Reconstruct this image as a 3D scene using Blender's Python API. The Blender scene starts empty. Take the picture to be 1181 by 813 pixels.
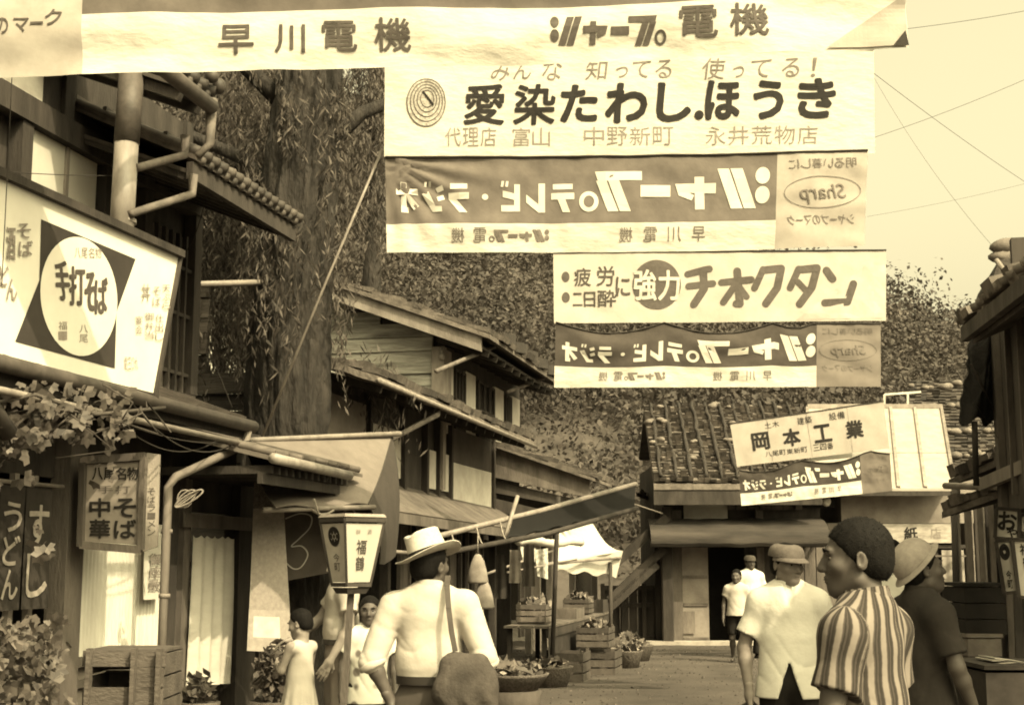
import bpy, math, random
import numpy as np
from mathutils import Vector, Matrix
from mathutils import noise as mnoise
random.seed(11)
PI = math.pi
R = math.radians
sc = bpy.context.scene
col = sc.collection

# ---------------------------------------------------------------- camera
FPX, PW, PH = 1600.0, 1181.0, 813.0
CAM = Vector((0.0, 0.0, 1.55))
PITCH = math.atan2(241.5, FPX)
cd = bpy.data.cameras.new('camera')
cam = bpy.data.objects.new('camera', cd)
col.objects.link(cam)
cam.location = CAM
cam.rotation_euler = (PI / 2 + PITCH, 0, 0)
cd.sensor_fit = 'HORIZONTAL'
cd.sensor_width = 36.0
cd.lens = 36.0 * FPX / PW
cd.clip_start = 0.05
cd.clip_end = 4000
sc.camera = cam

# ---------------------------------------------------------------- sky, sun, exposure
SUN_EL = 47.0
SUN_TRAVEL = Vector((-0.52, 0.62, 0)).normalized()          # horizontal direction the light travels
EXPOSURE = 1.7
SKY_STRENGTH = 0.15
SUN_STRENGTH = 2.0
TONE = (1.0, 0.85, 0.55)                                     # warm sepia light of the old print
w = bpy.data.worlds.new('World')
sc.world = w
w.use_nodes = True
nt = w.node_tree
nt.nodes.clear()
sky = nt.nodes.new('ShaderNodeTexSky')
sky.sky_type = 'NISHITA'
sky.sun_disc = False
sky.sun_elevation = R(SUN_EL)
# the sky's sun stands opposite to the way its light travels
sx, sy = -SUN_TRAVEL.x, -SUN_TRAVEL.y
sky.sun_rotation = math.atan2(sx, sy)
sky.air_density = 1.6
sky.dust_density = 9.0
sky.ozone_density = 1.0
bw = nt.nodes.new('ShaderNodeRGBToBW')
mul = nt.nodes.new('ShaderNodeMix')
mul.data_type = 'RGBA'
mul.blend_type = 'MULTIPLY'
mul.inputs[0].default_value = 1.0
mul.inputs[7].default_value = (1.0, 0.885, 0.53, 1)
bg = nt.nodes.new('ShaderNodeBackground')
bg.inputs[1].default_value = SKY_STRENGTH
wo = nt.nodes.new('ShaderNodeOutputWorld')
nt.links.new(sky.outputs[0], bw.inputs[0])
nt.links.new(bw.outputs[0], mul.inputs[6])
nt.links.new(mul.outputs[2], bg.inputs[0])
nt.links.new(bg.outputs[0], wo.inputs[0])
sd = bpy.data.lights.new('sun', 'SUN')
sd.energy = SUN_STRENGTH
sd.angle = R(0.6)
sd.color = TONE
sun = bpy.data.objects.new('sun', sd)
col.objects.link(sun)
ce = math.cos(R(SUN_EL))
ldir = Vector((SUN_TRAVEL.x * ce, SUN_TRAVEL.y * ce, -math.sin(R(SUN_EL))))
sun.rotation_euler = ldir.to_track_quat('-Z', 'Y').to_euler()
sun.location = (20, -20, 30)
vs = sc.view_settings
vs.view_transform = 'Standard'
vs.look = 'None'
vs.exposure = EXPOSURE
vs.gamma = 1.0
vs.use_curve_mapping = False
sc.cycles.max_bounces = 5
sc.cycles.transparent_max_bounces = 12
sc.cycles.filter_width = 1.9

# ---------------------------------------------------------------- pixel <-> world helpers
_c, _s = math.cos(PITCH), math.sin(PITCH)
def ray(px, py):
    u, v = px - PW / 2, PH / 2 - py
    return Vector((u, FPX * _c - v * _s, FPX * _s + v * _c))
def P(px, py, Y):
    r = ray(px, py)
    return CAM + r * (Y / r.y)
def on_z(px, py, z):
    r = ray(px, py)
    return CAM + r * ((z - CAM.z) / r.z)
D = Vector((0.2149, 0.9766, 0)).normalized()      # along the street
N = Vector((-D.y, D.x, 0))                        # to the left of the street
RZ = math.atan2(D.y, D.x)
OL = Vector((-5.0, 0, 0))                         # left house line
OR = Vector((1.35, 0, 0))                         # right house line
UP = Vector((0, 0, 1))
def LF(s, t, z):                                  # left frame: s along the street, t > 0 into the house
    return OL + D * s + N * t + UP * z
def RF(s, t, z):                                  # right frame: t > 0 into the house
    return OR + D * s - N * t + UP * z
def onL(px, py, t=0.0):
    r = ray(px, py)
    k = (OL + N * t - CAM).dot(N) / r.dot(N)
    p = CAM + r * k
    return (p - OL).dot(D), p.z
def onR(px, py, t=0.0):
    r = ray(px, py)
    k = (OR - N * t - CAM).dot(N) / r.dot(N)
    p = CAM + r * k
    return (p - OR).dot(D), p.z

# ---------------------------------------------------------------- materials
def tint(g):
    """grey value -> warm print tone: whites cream, darks brown."""
    k = min(1.0, max(0.0, g / 0.8))
    g = g * (0.50 + 0.45 * k)
    return (g, g * (0.845 + 0.03 * k + 0.15 * k * k), g * (0.73 + 0.08 * k + 0.10 * k * k), 1)
_mats = {}
def M(name, g, var=0.25, scale=6.0, rough=0.85, stretch=(1, 1, 1), bump=0.0, bscale=40.0, island=0.0, spec=0.25, metal=0.0, g2=None, dist=0.02, trans=0.0):
    """plain weathered surface: base grey g, mottled by noise, optional tone change per loose piece, bump, translucency."""
    if name in _mats: return _mats[name]
    m = bpy.data.materials.new(name)
    m.use_nodes = True
    t = m.node_tree
    b = t.nodes['Principled BSDF']
    b.inputs['Roughness'].default_value = rough
    b.inputs['Specular IOR Level'].default_value = spec
    b.inputs['Metallic'].default_value = metal
    tc = t.nodes.new('ShaderNodeTexCoord')
    mp = t.nodes.new('ShaderNodeMapping')
    mp.inputs['Scale'].default_value = stretch
    t.links.new(tc.outputs['Object'], mp.inputs[0])
    nz = t.nodes.new('ShaderNodeTexNoise')
    nz.inputs['Scale'].default_value = scale
    nz.inputs['Detail'].default_value = 6
    nz.inputs['Roughness'].default_value = 0.65
    t.links.new(mp.outputs[0], nz.inputs['Vector'])
    rp = t.nodes.new('ShaderNodeValToRGB')
    rp.color_ramp.elements[0].position = 0.28
    rp.color_ramp.elements[1].position = 0.72
    lo = g * (1 - var)
    hi = g * (1 + var) if g2 is None else g2
    rp.color_ramp.elements[0].color = tint(lo)
    rp.color_ramp.elements[1].color = tint(min(hi, 0.9))
    t.links.new(nz.outputs['Fac'], rp.inputs[0])
    out = rp.outputs[0]
    if island:
        ge = t.nodes.new('ShaderNodeNewGeometry')
        mr = t.nodes.new('ShaderNodeMapRange')
        mr.inputs[3].default_value = 1 - island
        mr.inputs[4].default_value = 1 + island
        t.links.new(ge.outputs['Random Per Island'], mr.inputs[0])
        mx = t.nodes.new('ShaderNodeVectorMath')
        mx.operation = 'SCALE'
        t.links.new(out, mx.inputs[0])
        t.links.new(mr.outputs[0], mx.inputs['Scale'])
        out = mx.outputs[0]
    t.links.new(out, b.inputs['Base Color'])
    if bump:
        n2 = t.nodes.new('ShaderNodeTexNoise')
        n2.inputs['Scale'].default_value = bscale
        n2.inputs['Detail'].default_value = 4
        t.links.new(mp.outputs[0], n2.inputs['Vector'])
        bp = t.nodes.new('ShaderNodeBump')
        bp.inputs['Strength'].default_value = bump
        bp.inputs['Distance'].default_value = dist
        t.links.new(n2.outputs['Fac'], bp.inputs['Height'])
        t.links.new(bp.outputs[0], b.inputs['Normal'])
    if trans:
        tr = t.nodes.new('ShaderNodeBsdfTranslucent')
        t.links.new(out, tr.inputs[0])
        ms = t.nodes.new('ShaderNodeMixShader')
        ms.inputs[0].default_value = trans
        t.links.new(b.outputs[0], ms.inputs[1])
        t.links.new(tr.outputs[0], ms.inputs[2])
        t.links.new(ms.outputs[0], t.nodes['Material Output'].inputs[0])
    _mats[name] = m
    return m

WOOD_D = M('dark_wood', 0.062, 0.55, 5, stretch=(1, 1, 0.25), bump=0.3, bscale=60, island=0.25)
WOOD_M = M('weathered_wood', 0.14, 0.5, 4, stretch=(1, 1, 0.3), bump=0.4, bscale=50, island=0.3)
WOOD_L = M('pale_wood', 0.27, 0.35, 5, stretch=(1, 1, 0.3), bump=0.3, bscale=60, island=0.2)
PLANK = M('plank_wall', 0.42, 0.6, 5, stretch=(0.3, 0.3, 3), bump=0.6, bscale=25, island=0.5)
PLANK_D = M('dark_plank_wall', 0.10, 0.6, 5, stretch=(0.3, 0.3, 3), bump=0.6, bscale=25, island=0.5)
PLASTER = M('white_plaster', 0.52, 0.16, 3, bump=0.15, bscale=30)
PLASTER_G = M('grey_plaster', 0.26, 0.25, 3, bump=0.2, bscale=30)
PLASTER_S = M('shaded_plaster', 0.10, 0.35, 3, bump=0.2, bscale=30)
TILE = M('roof_tile', 0.085, 0.45, 9, rough=0.6, island=0.35)
METAL = M('zinc_pipe', 0.27, 0.5, 5, rough=0.5, stretch=(1, 1, 0.4), spec=0.5)
METAL_D = M('rusty_pipe', 0.10, 0.45, 9, rough=0.6)
SHEET = M('metal_sheet', 0.38, 0.15, 4, rough=0.5)
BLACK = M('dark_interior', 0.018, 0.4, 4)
PAPER = M('white_paper', 0.60, 0.06, 4, rough=0.9, trans=0.15)
INK = M('black_ink', 0.028, 0.3, 30)
INK_G = M('faded_ink', 0.27, 0.25, 25)
INK_M = M('brown_ink', 0.11, 0.25, 25)
ROPE = M('rope', 0.30, 0.3, 30)
BAMBOO = M('bamboo', 0.27, 0.3, 10, rough=0.5)
STONE = M('roof_stone', 0.19, 0.4, 6, bump=0.4, bscale=20, island=0.4)
SHINGLE = M('bark_shingle', 0.13, 0.5, 6, bump=0.5, bscale=30, island=0.6)
WIRE = M('wire', 0.05, 0.1)
C_WHITE = M('white_cotton', 0.57, 0.06, 5, rough=0.95, trans=0.12, bump=0.3, bscale=10, stretch=(1, 1, 2.2), dist=.03)
C_BEIGE = M('beige_cotton', 0.42, 0.12, 5, rough=0.95, trans=0.12, bump=0.12, bscale=18)
C_DYED = M('dyed_cotton', 0.17, 0.18, 6, rough=0.95, trans=0.10, bump=0.15, bscale=18)
C_DARK = M('dark_cotton', 0.05, 0.3, 6, rough=0.95, bump=0.2, bscale=18)
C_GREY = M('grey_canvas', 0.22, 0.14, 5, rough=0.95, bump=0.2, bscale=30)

# ---------------------------------------------------------------- objects
def put(o, label=None, cat=None, group=None, kind=None):
    if label: o['label'] = label
    if cat: o['category'] = cat
    if group: o['group'] = group
    if kind: o['kind'] = kind
    return o
def thing(name, loc, label, cat, group=None, rz=0.0):
    o = bpy.data.objects.new(name, None)
    col.objects.link(o)
    o.location = loc
    o.rotation_euler = (0, 0, rz)
    o.empty_display_size = 0.2
    return put(o, label, cat, group)
def wmat(o):
    m = Matrix.LocRotScale(o.location, o.rotation_euler, o.scale)
    return m if o.parent is None else wmat(o.parent) @ m
class MB:
    """collects shapes in world coordinates; build() links them as one mesh object."""
    def __init__(s): s.v, s.f, s.mi, s.sm, s.cuts = [], [], [], [], []
    def add(s, vs, fs, mi=0, sm=False):
        b = len(s.v)
        s.cuts.append((b, len(s.f)))
        s.v += [tuple(p) for p in vs]
        for f in fs:
            s.f.append([i + b for i in f]); s.mi.append(mi); s.sm.append(sm)
        return s
    def box8(s, c, mi=0):      # c: 8 corners, 4 bottom ring then 4 top ring
        return s.add(c, [(3, 2, 1, 0), (4, 5, 6, 7), (0, 1, 5, 4), (1, 2, 6, 5), (2, 3, 7, 6), (3, 0, 4, 7)], mi)
    def obox(s, c, ax, ay, az, mi=0):   # centre and three half-axis vectors
        c, ax, ay, az = Vector(c), Vector(ax), Vector(ay), Vector(az)
        return s.box8([c - ax - ay - az, c + ax - ay - az, c + ax + ay - az, c - ax + ay - az, c - ax - ay + az, c + ax - ay + az, c + ax + ay + az, c - ax + ay + az], mi)
    def box(s, lo, hi, mi=0):
        (a, b, c), (d, e, f) = lo, hi
        return s.box8([(a, b, c), (d, b, c), (d, e, c), (a, e, c), (a, b, f), (d, b, f), (d, e, f), (a, e, f)], mi)
    def fbox(s, F, s0, s1, t0, t1, z0, z1, mi=0):   # box in a facade frame
        return s.box8([F(s0, t0, z0), F(s1, t0, z0), F(s1, t1, z0), F(s0, t1, z0), F(s0, t0, z1), F(s1, t0, z1), F(s1, t1, z1), F(s0, t1, z1)], mi)
    def beam(s, a, b, w, h=None, up=UP, mi=0):
        a, b = Vector(a), Vector(b)
        h = h or w
        d = b - a
        L = d.length
        d = d.normalized()
        up = Vector(up)
        if abs(d.dot(up)) > 0.98: up = Vector((0.2, 1, 0))
        x = d.cross(up).normalized()
        y = x.cross(d).normalized()
        return s.obox((a + b) / 2, x * w / 2, d * L / 2, y * h / 2, mi)
    def tube(s, pts, r, n=8, mi=0, sm=True, caps=True):
        pts = [Vector(p) for p in pts]
        rs = r if isinstance(r, (list, tuple)) else [r] * len(pts)
        vs, fs = [], []
        px = None
        for i, p in enumerate(pts):
            d = (pts[min(i + 1, len(pts) - 1)] - pts[max(i - 1, 0)]).normalized()
            if px is None:
                px = d.cross(Vector((0, 0, 1)) if abs(d.z) < 0.95 else Vector((0, 1, 0))).normalized()
            else:
                px = (px - d * px.dot(d)).normalized()
            py = d.cross(px)
            for k in range(n):
                a = 2 * PI * k / n
                vs.append(p + (px * math.cos(a) + py * math.sin(a)) * rs[i])
        for i in range(len(pts) - 1):
            for k in range(n):
                fs.append((i * n + k, i * n + (k + 1) % n, (i + 1) * n + (k + 1) % n, (i + 1) * n + k))
        if caps:
            fs.append(tuple(range(n - 1, -1, -1)))
            fs.append(tuple((len(pts) - 1) * n + k for k in range(n)))
        return s.add(vs, fs, mi, sm)
    def grid(s, fn, nu, nv, mi=0, sm=True, mif=None):
        vs = [fn(i / nu, j / nv) for j in range(nv + 1) for i in range(nu + 1)]
        b = len(s.v)
        s.cuts.append((b, len(s.f)))
        s.v += [tuple(p) for p in vs]
        for j in range(nv):
            for i in range(nu):
                a = b + j * (nu + 1) + i
                s.f.append([a, a + 1, a + nu + 2, a + nu + 1])
                s.mi.append(mif((i + .5) / nu, (j + .5) / nv) if mif else mi)
                s.sm.append(sm)
        return s
    def slab(s, fn, nu, nv, th, mi=0):   # grid with thickness: fn(u, v) top, th a vector
        th = Vector(th)
        s.grid(fn, nu, nv, mi)
        s.grid(lambda u, v: Vector(fn(1 - u, v)) + th, nu, nv, mi)
        for q in (lambda a, b: Vector(fn(a, 0)) + th * (1 - b), lambda a, b: Vector(fn(1 - a, 1)) + th * (1 - b), lambda a, b: Vector(fn(0, 1 - a)) + th * (1 - b), lambda a, b: Vector(fn(1, a)) + th * (1 - b)):
            s.grid(q, max(nu, nv), 1, mi)
        return s
    def prism(s, poly, fn, th, mi=0):   # poly: 2-D outline mapped by fn, thickness vector th
        th = Vector(th)
        a = [Vector(fn(*p)) for p in poly]
        n = len(a)
        return s.add(a + [p + th for p in a], [tuple(range(n)), tuple(range(2 * n - 1, n - 1, -1))] + [(i, i + n, (i + 1) % n + n, (i + 1) % n) for i in range(n)], mi)
    def ell(s, c, r, n=10, m=7, rot=None, mi=0, jit=0.0):
        c = Vector(c)
        vs, fs = [], []
        for j in range(m + 1):
            th = PI * j / m
            for i in range(n):
                ph = 2 * PI * i / n
                q = Vector((r[0] * math.sin(th) * math.cos(ph), r[1] * math.sin(th) * math.sin(ph), r[2] * math.cos(th)))
                if jit: q *= 1 + jit * mnoise.noise(q * 9 + c * 3)
                vs.append(c + (rot @ q if rot else q))
        for j in range(m):
            for i in range(n):
                fs.append((j * n + i, (j + 1) * n + i, (j + 1) * n + (i + 1) % n, j * n + (i + 1) % n))
        return s.add(vs, fs, mi, True)
    def lathe(s, prof, n=24, fn=None, mi=0):
        fn = fn or (lambda x, y, z: (x, y, z))
        vs = [fn(r * math.cos(2 * PI * k / n), r * math.sin(2 * PI * k / n), z) for r, z in prof for k in range(n)]
        fs = [(i * n + k, i * n + (k + 1) % n, (i + 1) * n + (k + 1) % n, (i + 1) * n + k) for i in range(len(prof) - 1) for k in range(n)]
        return s.add(vs, fs, mi, True)
    def split(s, name, mat, parent):
        """every shape added becomes a part of its own."""
        for (v0, f0), (v1, f1) in zip(s.cuts, s.cuts[1:] + [(len(s.v), len(s.f))]):
            m = MB(); m.v = s.v[v0:v1]; m.f = [[i - v0 for i in f] for f in s.f[f0:f1]]; m.mi = s.mi[f0:f1]; m.sm = s.sm[f0:f1]
            m.build(name, mat, parent)
    def build(s, name, mats, parent=None, label=None, cat=None, group=None, kind=None, loc=None):
        if not isinstance(mats, (list, tuple)): mats = [mats]
        a = np.array(s.v, dtype=np.float64).reshape(-1, 3)
        me = bpy.data.meshes.new(name)
        o = bpy.data.objects.new(name, me)
        col.objects.link(o)
        if parent is not None:
            o.parent = parent
            mi = np.array(wmat(parent).inverted())
            a = a @ mi[:3, :3].T + mi[:3, 3]
        else:
            if loc is None:
                lo, hi = a.min(0), a.max(0)
                loc = ((lo[0] + hi[0]) / 2, (lo[1] + hi[1]) / 2, lo[2])
            o.location = loc
            a = a - np.array(loc)
        me.from_pydata(a.tolist(), [], s.f)
        for m in mats: me.materials.append(m)
        me.polygons.foreach_set('material_index', s.mi)
        me.polygons.foreach_set('use_smooth', s.sm)
        me.update()
        return put(o, label, cat, group, kind)
def part(name, mat, parent, fn):
    b = MB(); fn(b)
    return b.build(name, mat, parent)
def parts(name, mat, parent, fn):
    b = MB(); fn(b); b.split(name, mat, parent)
def quadfn(a, b, c, d):
    """bilinear patch: a top left, b top right, c bottom right, d bottom left; (u right, v down)."""
    a, b, c, d = map(Vector, (a, b, c, d))
    return lambda u, v: (a * (1 - u) + b * u) * (1 - v) + (d * (1 - u) + c * u) * v
def sag(a, b, drop, n=14):
    a, b = Vector(a), Vector(b)
    return [a.lerp(b, i / n) - UP * drop * 4 * (i / n) * (1 - i / n) for i in range(n + 1)]
def clone(o, parent=None):
    c = o.copy()
    col.objects.link(c)
    if parent is not None:
        c.parent = parent
        c.matrix_parent_inverse = o.matrix_parent_inverse
    for ch in list(o.children): clone(ch, c)
    return c

# ---------------------------------------------------------------- writing
_tc = {}
def glyphs(text, weight):
    """flat mesh of one line of writing, as (verts, faces, bounds)."""
    k = (text, weight)
    if k in _tc: return _tc[k]
    cu = bpy.data.curves.new('writing', 'FONT')
    cu.body = text
    cu.resolution_u = 3
    cu.offset = weight
    o = bpy.data.objects.new('writing', cu)
    col.objects.link(o)
    bpy.context.view_layer.update()
    me = bpy.data.meshes.new_from_object(o.evaluated_get(bpy.context.evaluated_depsgraph_get()))
    v = [(p.co.x, p.co.y) for p in me.vertices]
    f = [tuple(p.vertices) for p in me.polygons]
    bpy.data.objects.remove(o)
    bpy.data.curves.remove(cu)
    bpy.data.meshes.remove(me)
    if not v: v = [(0, 0)]
    xs, ys = [p[0] for p in v], [p[1] for p in v]
    _tc[k] = (v, f, (min(xs), max(xs), min(ys), max(ys)))
    return _tc[k]
class Ink:
    """flat marks in a sheet's own pixel coordinates (x right, y down), cut fine and laid on the sheet by fn(x, y)."""
    def __init__(s): s.v, s.f, s.mi = [], [], []
    def poly(s, pts, mi=0):
        b = len(s.v)
        s.v += [(p[0], p[1], 0.0) for p in pts]
        s.f.append(tuple(range(b, b + len(pts)))); s.mi.append(mi)
    def text(s, t, x0, y0, x1, y1, weight=0.02, mirror=False, slant=0.0, mi=0):
        v, f, (a, b, c, d) = glyphs(t, min(weight, 0.0))
        e = max(0.0, weight) * .8      # heavier brushes: the sign laid down again a little to each side
        sz = (y1 - y0)
        offs = [(0, 0)] if e < .002 else [(0, 0), (-e, -e), (e, -e), (-e, e), (e, e), (1.3 * e, 0), (-1.3 * e, 0), (0, 1.3 * e), (0, -1.3 * e)]
        for n_, (ox, oy) in enumerate(offs):
            k = len(s.v)
            for x, y in v:
                u, q = (x - a) / max(b - a, 1e-6), (y - c) / max(d - c, 1e-6)
                if mirror: u = 1 - u
                s.v.append((x0 + u * (x1 - x0) + ox * sz + slant * (q - .5) * (y1 - y0) * (-1 if mirror else 1), y1 - q * (y1 - y0) + oy * sz, n_ * .00025))
            for q in f:
                s.f.append(tuple(i + k for i in q)); s.mi.append(mi)
    def column(s, t, x0, y0, x1, y1, weight=0.02, mi=0):
        n = len(t)
        h = (y1 - y0) / n
        for i, ch in enumerate(t):
            if ch != ' ': s.text(ch, x0, y0 + i * h + h * .07, x1, y0 + (i + 1) * h - h * .07, weight, mi=mi)
    def row(s, t, x0, y0, x1, y1, weight=0.02, mirror=False, slant=0.0, mi=0, gap=0.12):
        """each sign fills its own cell, as hand-painted lettering does."""
        n = len(t)
        wd = (x1 - x0) / n
        for i, ch in enumerate(t):
            if ch in ' 　': continue
            k = n - 1 - i if mirror else i
            if ch == '・':
                s.disc(x0 + (k + .5) * wd, (y0 + y1) / 2, wd * .13, wd * .13); continue
            if ch == 'ー':
                s.poly([(x0 + k * wd + wd * .1, y0 + (y1 - y0) * .42), (x0 + (k + 1) * wd - wd * .1, y0 + (y1 - y0) * .42), (x0 + (k + 1) * wd - wd * .1, y0 + (y1 - y0) * .58), (x0 + k * wd + wd * .1, y0 + (y1 - y0) * .58)], mi); continue
            s.text(ch, x0 + k * wd + wd * gap / 2, y0, x0 + (k + 1) * wd - wd * gap / 2, y1, weight, mirror, slant, mi)
    def ring(s, cx, cy, rx, ry, w, n=40, mi=0):
        for i in range(n):
            a, b = 2 * PI * i / n, 2 * PI * (i + 1) / n
            s.poly([(cx + rx * math.cos(a), cy + ry * math.sin(a)), (cx + rx * math.cos(b), cy + ry * math.sin(b)), (cx + (rx - w) * math.cos(b), cy + (ry - w) * math.sin(b)), (cx + (rx - w) * math.cos(a), cy + (ry - w) * math.sin(a))], mi)
    def disc(s, cx, cy, rx, ry, n=24, mi=0):
        s.poly([(cx + rx * math.cos(2 * PI * i / n), cy + ry * math.sin(2 * PI * i / n)) for i in range(n)], mi)
    def stroke(s, pts, w, mi=0):
        for (x0, y0), (x1, y1) in zip(pts, pts[1:]):
            d = math.hypot(x1 - x0, y1 - y0) or 1
            nx, ny = -(y1 - y0) / d * w / 2, (x1 - x0) / d * w / 2
            s.poly([(x0 + nx, y0 + ny), (x1 + nx, y1 + ny), (x1 - nx, y1 - ny), (x0 - nx, y0 - ny)], mi)
    def logo(s, x0, y0, x1, y1, mirror=False, mi=0):
        """heavy slanted katakana wordmark with two dots, double strokes and a ring."""
        P_ = [[(9, 0), (21, 0), (12, 32), (0, 32)]]
        polys = [[(24, 2), (34, 2), (22, 33), (12, 33)], [(35.3, 2), (45, 2), (33, 33), (23.3, 33)],
                 [(46, 13), (80, 13), (77, 22), (66, 26), (64, 22), (68, 20), (46, 21)], [(56, 8), (64, 8), (63, 33), (55, 33)],
                 [(84, 14), (109, 14), (109, 23), (84, 23)],
                 [(108, 3), (147, 3), (144.5, 10), (108, 10)], [(127, 10), (136, 10), (126, 34), (117, 34)], [(137.3, 10), (146, 10), (136, 34), (127.3, 34)]]
        W, H = 160.0, 34.0
        def T(p):
            u = p[0] / W
            if mirror: u = 1 - u
            return (x0 + u * (x1 - x0), y0 + p[1] / H * (y1 - y0))
        for q in polys: s.poly([T(p) for p in q], mi)
        kx, ky = abs(x1 - x0) / W, abs(y1 - y0) / H
        for cy in (8, 23):
            c = T((7, cy)); s.disc(c[0], c[1], 6 * kx, 6.6 * ky, mi=mi)
        c = T((152, 26)); s.ring(c[0], c[1], 8 * kx, 8 * ky, 3.6 * kx, mi=mi)
    BLOCK = {'テ': [[(2, 3), (26, 3), (26, 9), (2, 9)], [(0, 13), (28, 13), (28, 20), (0, 20)], [(11, 20), (20, 20), (14, 34), (5, 34)]],
             'レ': [[(4, 2), (12, 2), (12, 34), (4, 34)], [(12.01, 25), (27, 14), (27, 23), (12.01, 34)]],
             'ビ': [[(3, 3), (10, 3), (10, 33), (3, 33)], [(10.01, 13), (24, 10), (24, 17), (10.01, 20)], [(10.01, 26), (26, 26), (26, 33), (10.01, 33)], [(17, 0), (20, 0), (21, 6), (18, 6)], [(22.5, 0), (25.5, 0), (26.5, 6), (23.5, 6)]],
             'ラ': [[(4, 2), (25, 2), (25, 8), (4, 8)], [(2, 12), (27, 12), (27, 19), (2, 19)], [(17, 19.01), (27, 19.01), (14, 34), (4, 34)]],
             'ジ': [[(3, 4), (11, 7), (9, 12), (1, 9)], [(2, 14), (10, 17), (8, 22), (0, 19)], [(20, 11), (28, 13), (15, 33), (3, 33), (4, 27), (11, 27)], [(16, 0), (19, 0), (20, 6), (17, 6)], [(21.5, 0), (24.5, 0), (25.5, 6), (22.5, 6)]],
             'オ': [[(1, 8), (28, 8), (28, 14.5), (1, 14.5)], [(15, 1), (22, 1), (22, 7.99), (15, 7.99)], [(15, 14.51), (22, 14.51), (22, 34), (13, 34), (13, 28), (15, 28)], [(12, 14.51), (14.9, 14.51), (14.9, 20), (6, 31), (0, 27)]]}
    def block(s, t, x0, y0, x1, y1, mirror=False, mi=0):
        n = len(t); wd = (x1 - x0) / n
        for i, ch in enumerate(t):
            k = n - 1 - i if mirror else i
            cx = x0 + k * wd
            if ch == '・':
                s.disc(cx + wd / 2, (y0 + y1) / 2, wd * .12, wd * .12, 12, mi); continue
            for q in s.BLOCK[ch]:
                s.poly([(cx + wd * (.06 + .88 * ((28 - a) if mirror else a) / 28), y0 + (y1 - y0) * c / 34) for a, c in q], mi)
    def build(s, fn, mats, parent, name='lettering', step=14.0, lift=0.004):
        if not isinstance(mats, (list, tuple)): mats = [mats]
        import bmesh
        bm = bmesh.new()
        vs = [bm.verts.new(p) for p in s.v]
        for f, k in zip(s.f, s.mi):
            try:
                q = bm.faces.new([vs[i] for i in f]); q.material_index = k
            except ValueError: pass
        xs, ys = [p[0] for p in s.v], [p[1] for p in s.v]
        for ax, lo, hi in ((0, min(xs), max(xs)), (1, min(ys), max(ys))):
            k = math.ceil(lo / step) * step
            while k < hi:
                co = (k, 0, 0) if ax == 0 else (0, k, 0)
                no = (1, 0, 0) if ax == 0 else (0, 1, 0)
                bmesh.ops.bisect_plane(bm, geom=bm.verts[:] + bm.edges[:] + bm.faces[:], plane_co=co, plane_no=no, dist=1e-5)
                k += step
        loose = [v for v in bm.verts if not v.link_faces]
        bmesh.ops.delete(bm, geom=loose, context='VERTS')
        inv = wmat(parent).inverted()
        for v in bm.verts:
            x, y, up_ = v.co
            p = Vector(fn(x, y))
            e = 0.5
            n = (Vector(fn(x, y + e)) - p).cross(Vector(fn(x + e, y)) - p)   # towards the reader
            v.co = inv @ (p + n.normalized() * (lift + up_))
        me = bpy.data.meshes.new(name)
        bm.to_mesh(me); bm.free()
        for m in mats: me.materials.append(m)
        o = bpy.data.objects.new(name, me)
        col.objects.link(o)
        o.parent = parent
        return o
# ================================================================ ground, road, hill, wood
GROUND = M('packed_earth', 0.12, 0.4, 1.2, bump=0.5, bscale=14, dist=0.04)
ROAD = M('dirt_road', 0.095, 0.45, 0.9, rough=0.95, bump=0.7, bscale=22, dist=0.03)
HILLM = M('hill_soil', 0.10, 0.5, 0.6, bump=0.5, bscale=6)
b = MB()
b.grid(lambda u, v: Vector((-1500 + 3000 * u, -400 + 3400 * v, 0)), 6, 6)
b.build('ground', GROUND, kind='structure', loc=(0, 0, 0))
b = MB()
def road_pt(u, v):
    s = -12 + 39.2 * v
    l, r = -0.35, 6.0
    p = OL + D * s - N * (l + (r - l) * u)
    crown = 0.02 * math.sin(PI * u)
    return Vector((p.x, p.y, 0.006 + crown + 0.012 * mnoise.noise(Vector((p.x * 1.3, p.y * 1.3, 0))) + 0.012))
b.grid(road_pt, 60, 240)
b.build('road', ROAD, kind='structure', loc=(0, 0, 0))

rgv = np.random.default_rng(14)
def pebbles():
    n = 3200
    s_ = rgv.uniform(14, 27, n); u_ = rgv.random(n)
    out = []
    for a, c in zip(s_, u_):
        q = road_pt(c, (a + 12) / 39.2)
        r = .006 + .016 * rgv.random() ** 3
        j = rgv.uniform(.6, 1.4, 4)
        pts = [q + Vector((r * j[0], 0, 0)), q + Vector((0, r * j[1], 0)), q + Vector((-r * j[2], 0, 0)), q + Vector((0, -r * j[3], 0))]
        top = q + UP * r * .9
        for i in range(4): out.append([pts[i], pts[(i + 1) % 4], top + (pts[(i + 1) % 4] - q) * .3, top + (pts[i] - q) * .3])
    return np.array(out).reshape(-1, 3)
def smooth(x): x = min(1, max(0, x)); return x * x * (3 - 2 * x)
def ridge(x): return min(46, max(9, 28.4 - 0.45 * x))
def hill_z(x, y):
    k = (y - 34.5) / 66.0
    if k <= 0: return -0.05
    f = k ** 0.9 if k < 1 else 1 - 0.35 * smooth((k - 1) / 1.5)
    return ridge(x) * f + 1.6 * mnoise.noise(Vector((x * .06, y * .06, 3.0))) * min(1, k * 4)
b = MB()
b.grid(lambda u, v: (lambda x, y: Vector((x, y, hill_z(x, y))))(-140 + 300 * u, 34 + 140 * v), 110, 60)
b.build('hillside', HILLM, kind='structure', loc=(0, 34, 0))

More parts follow.
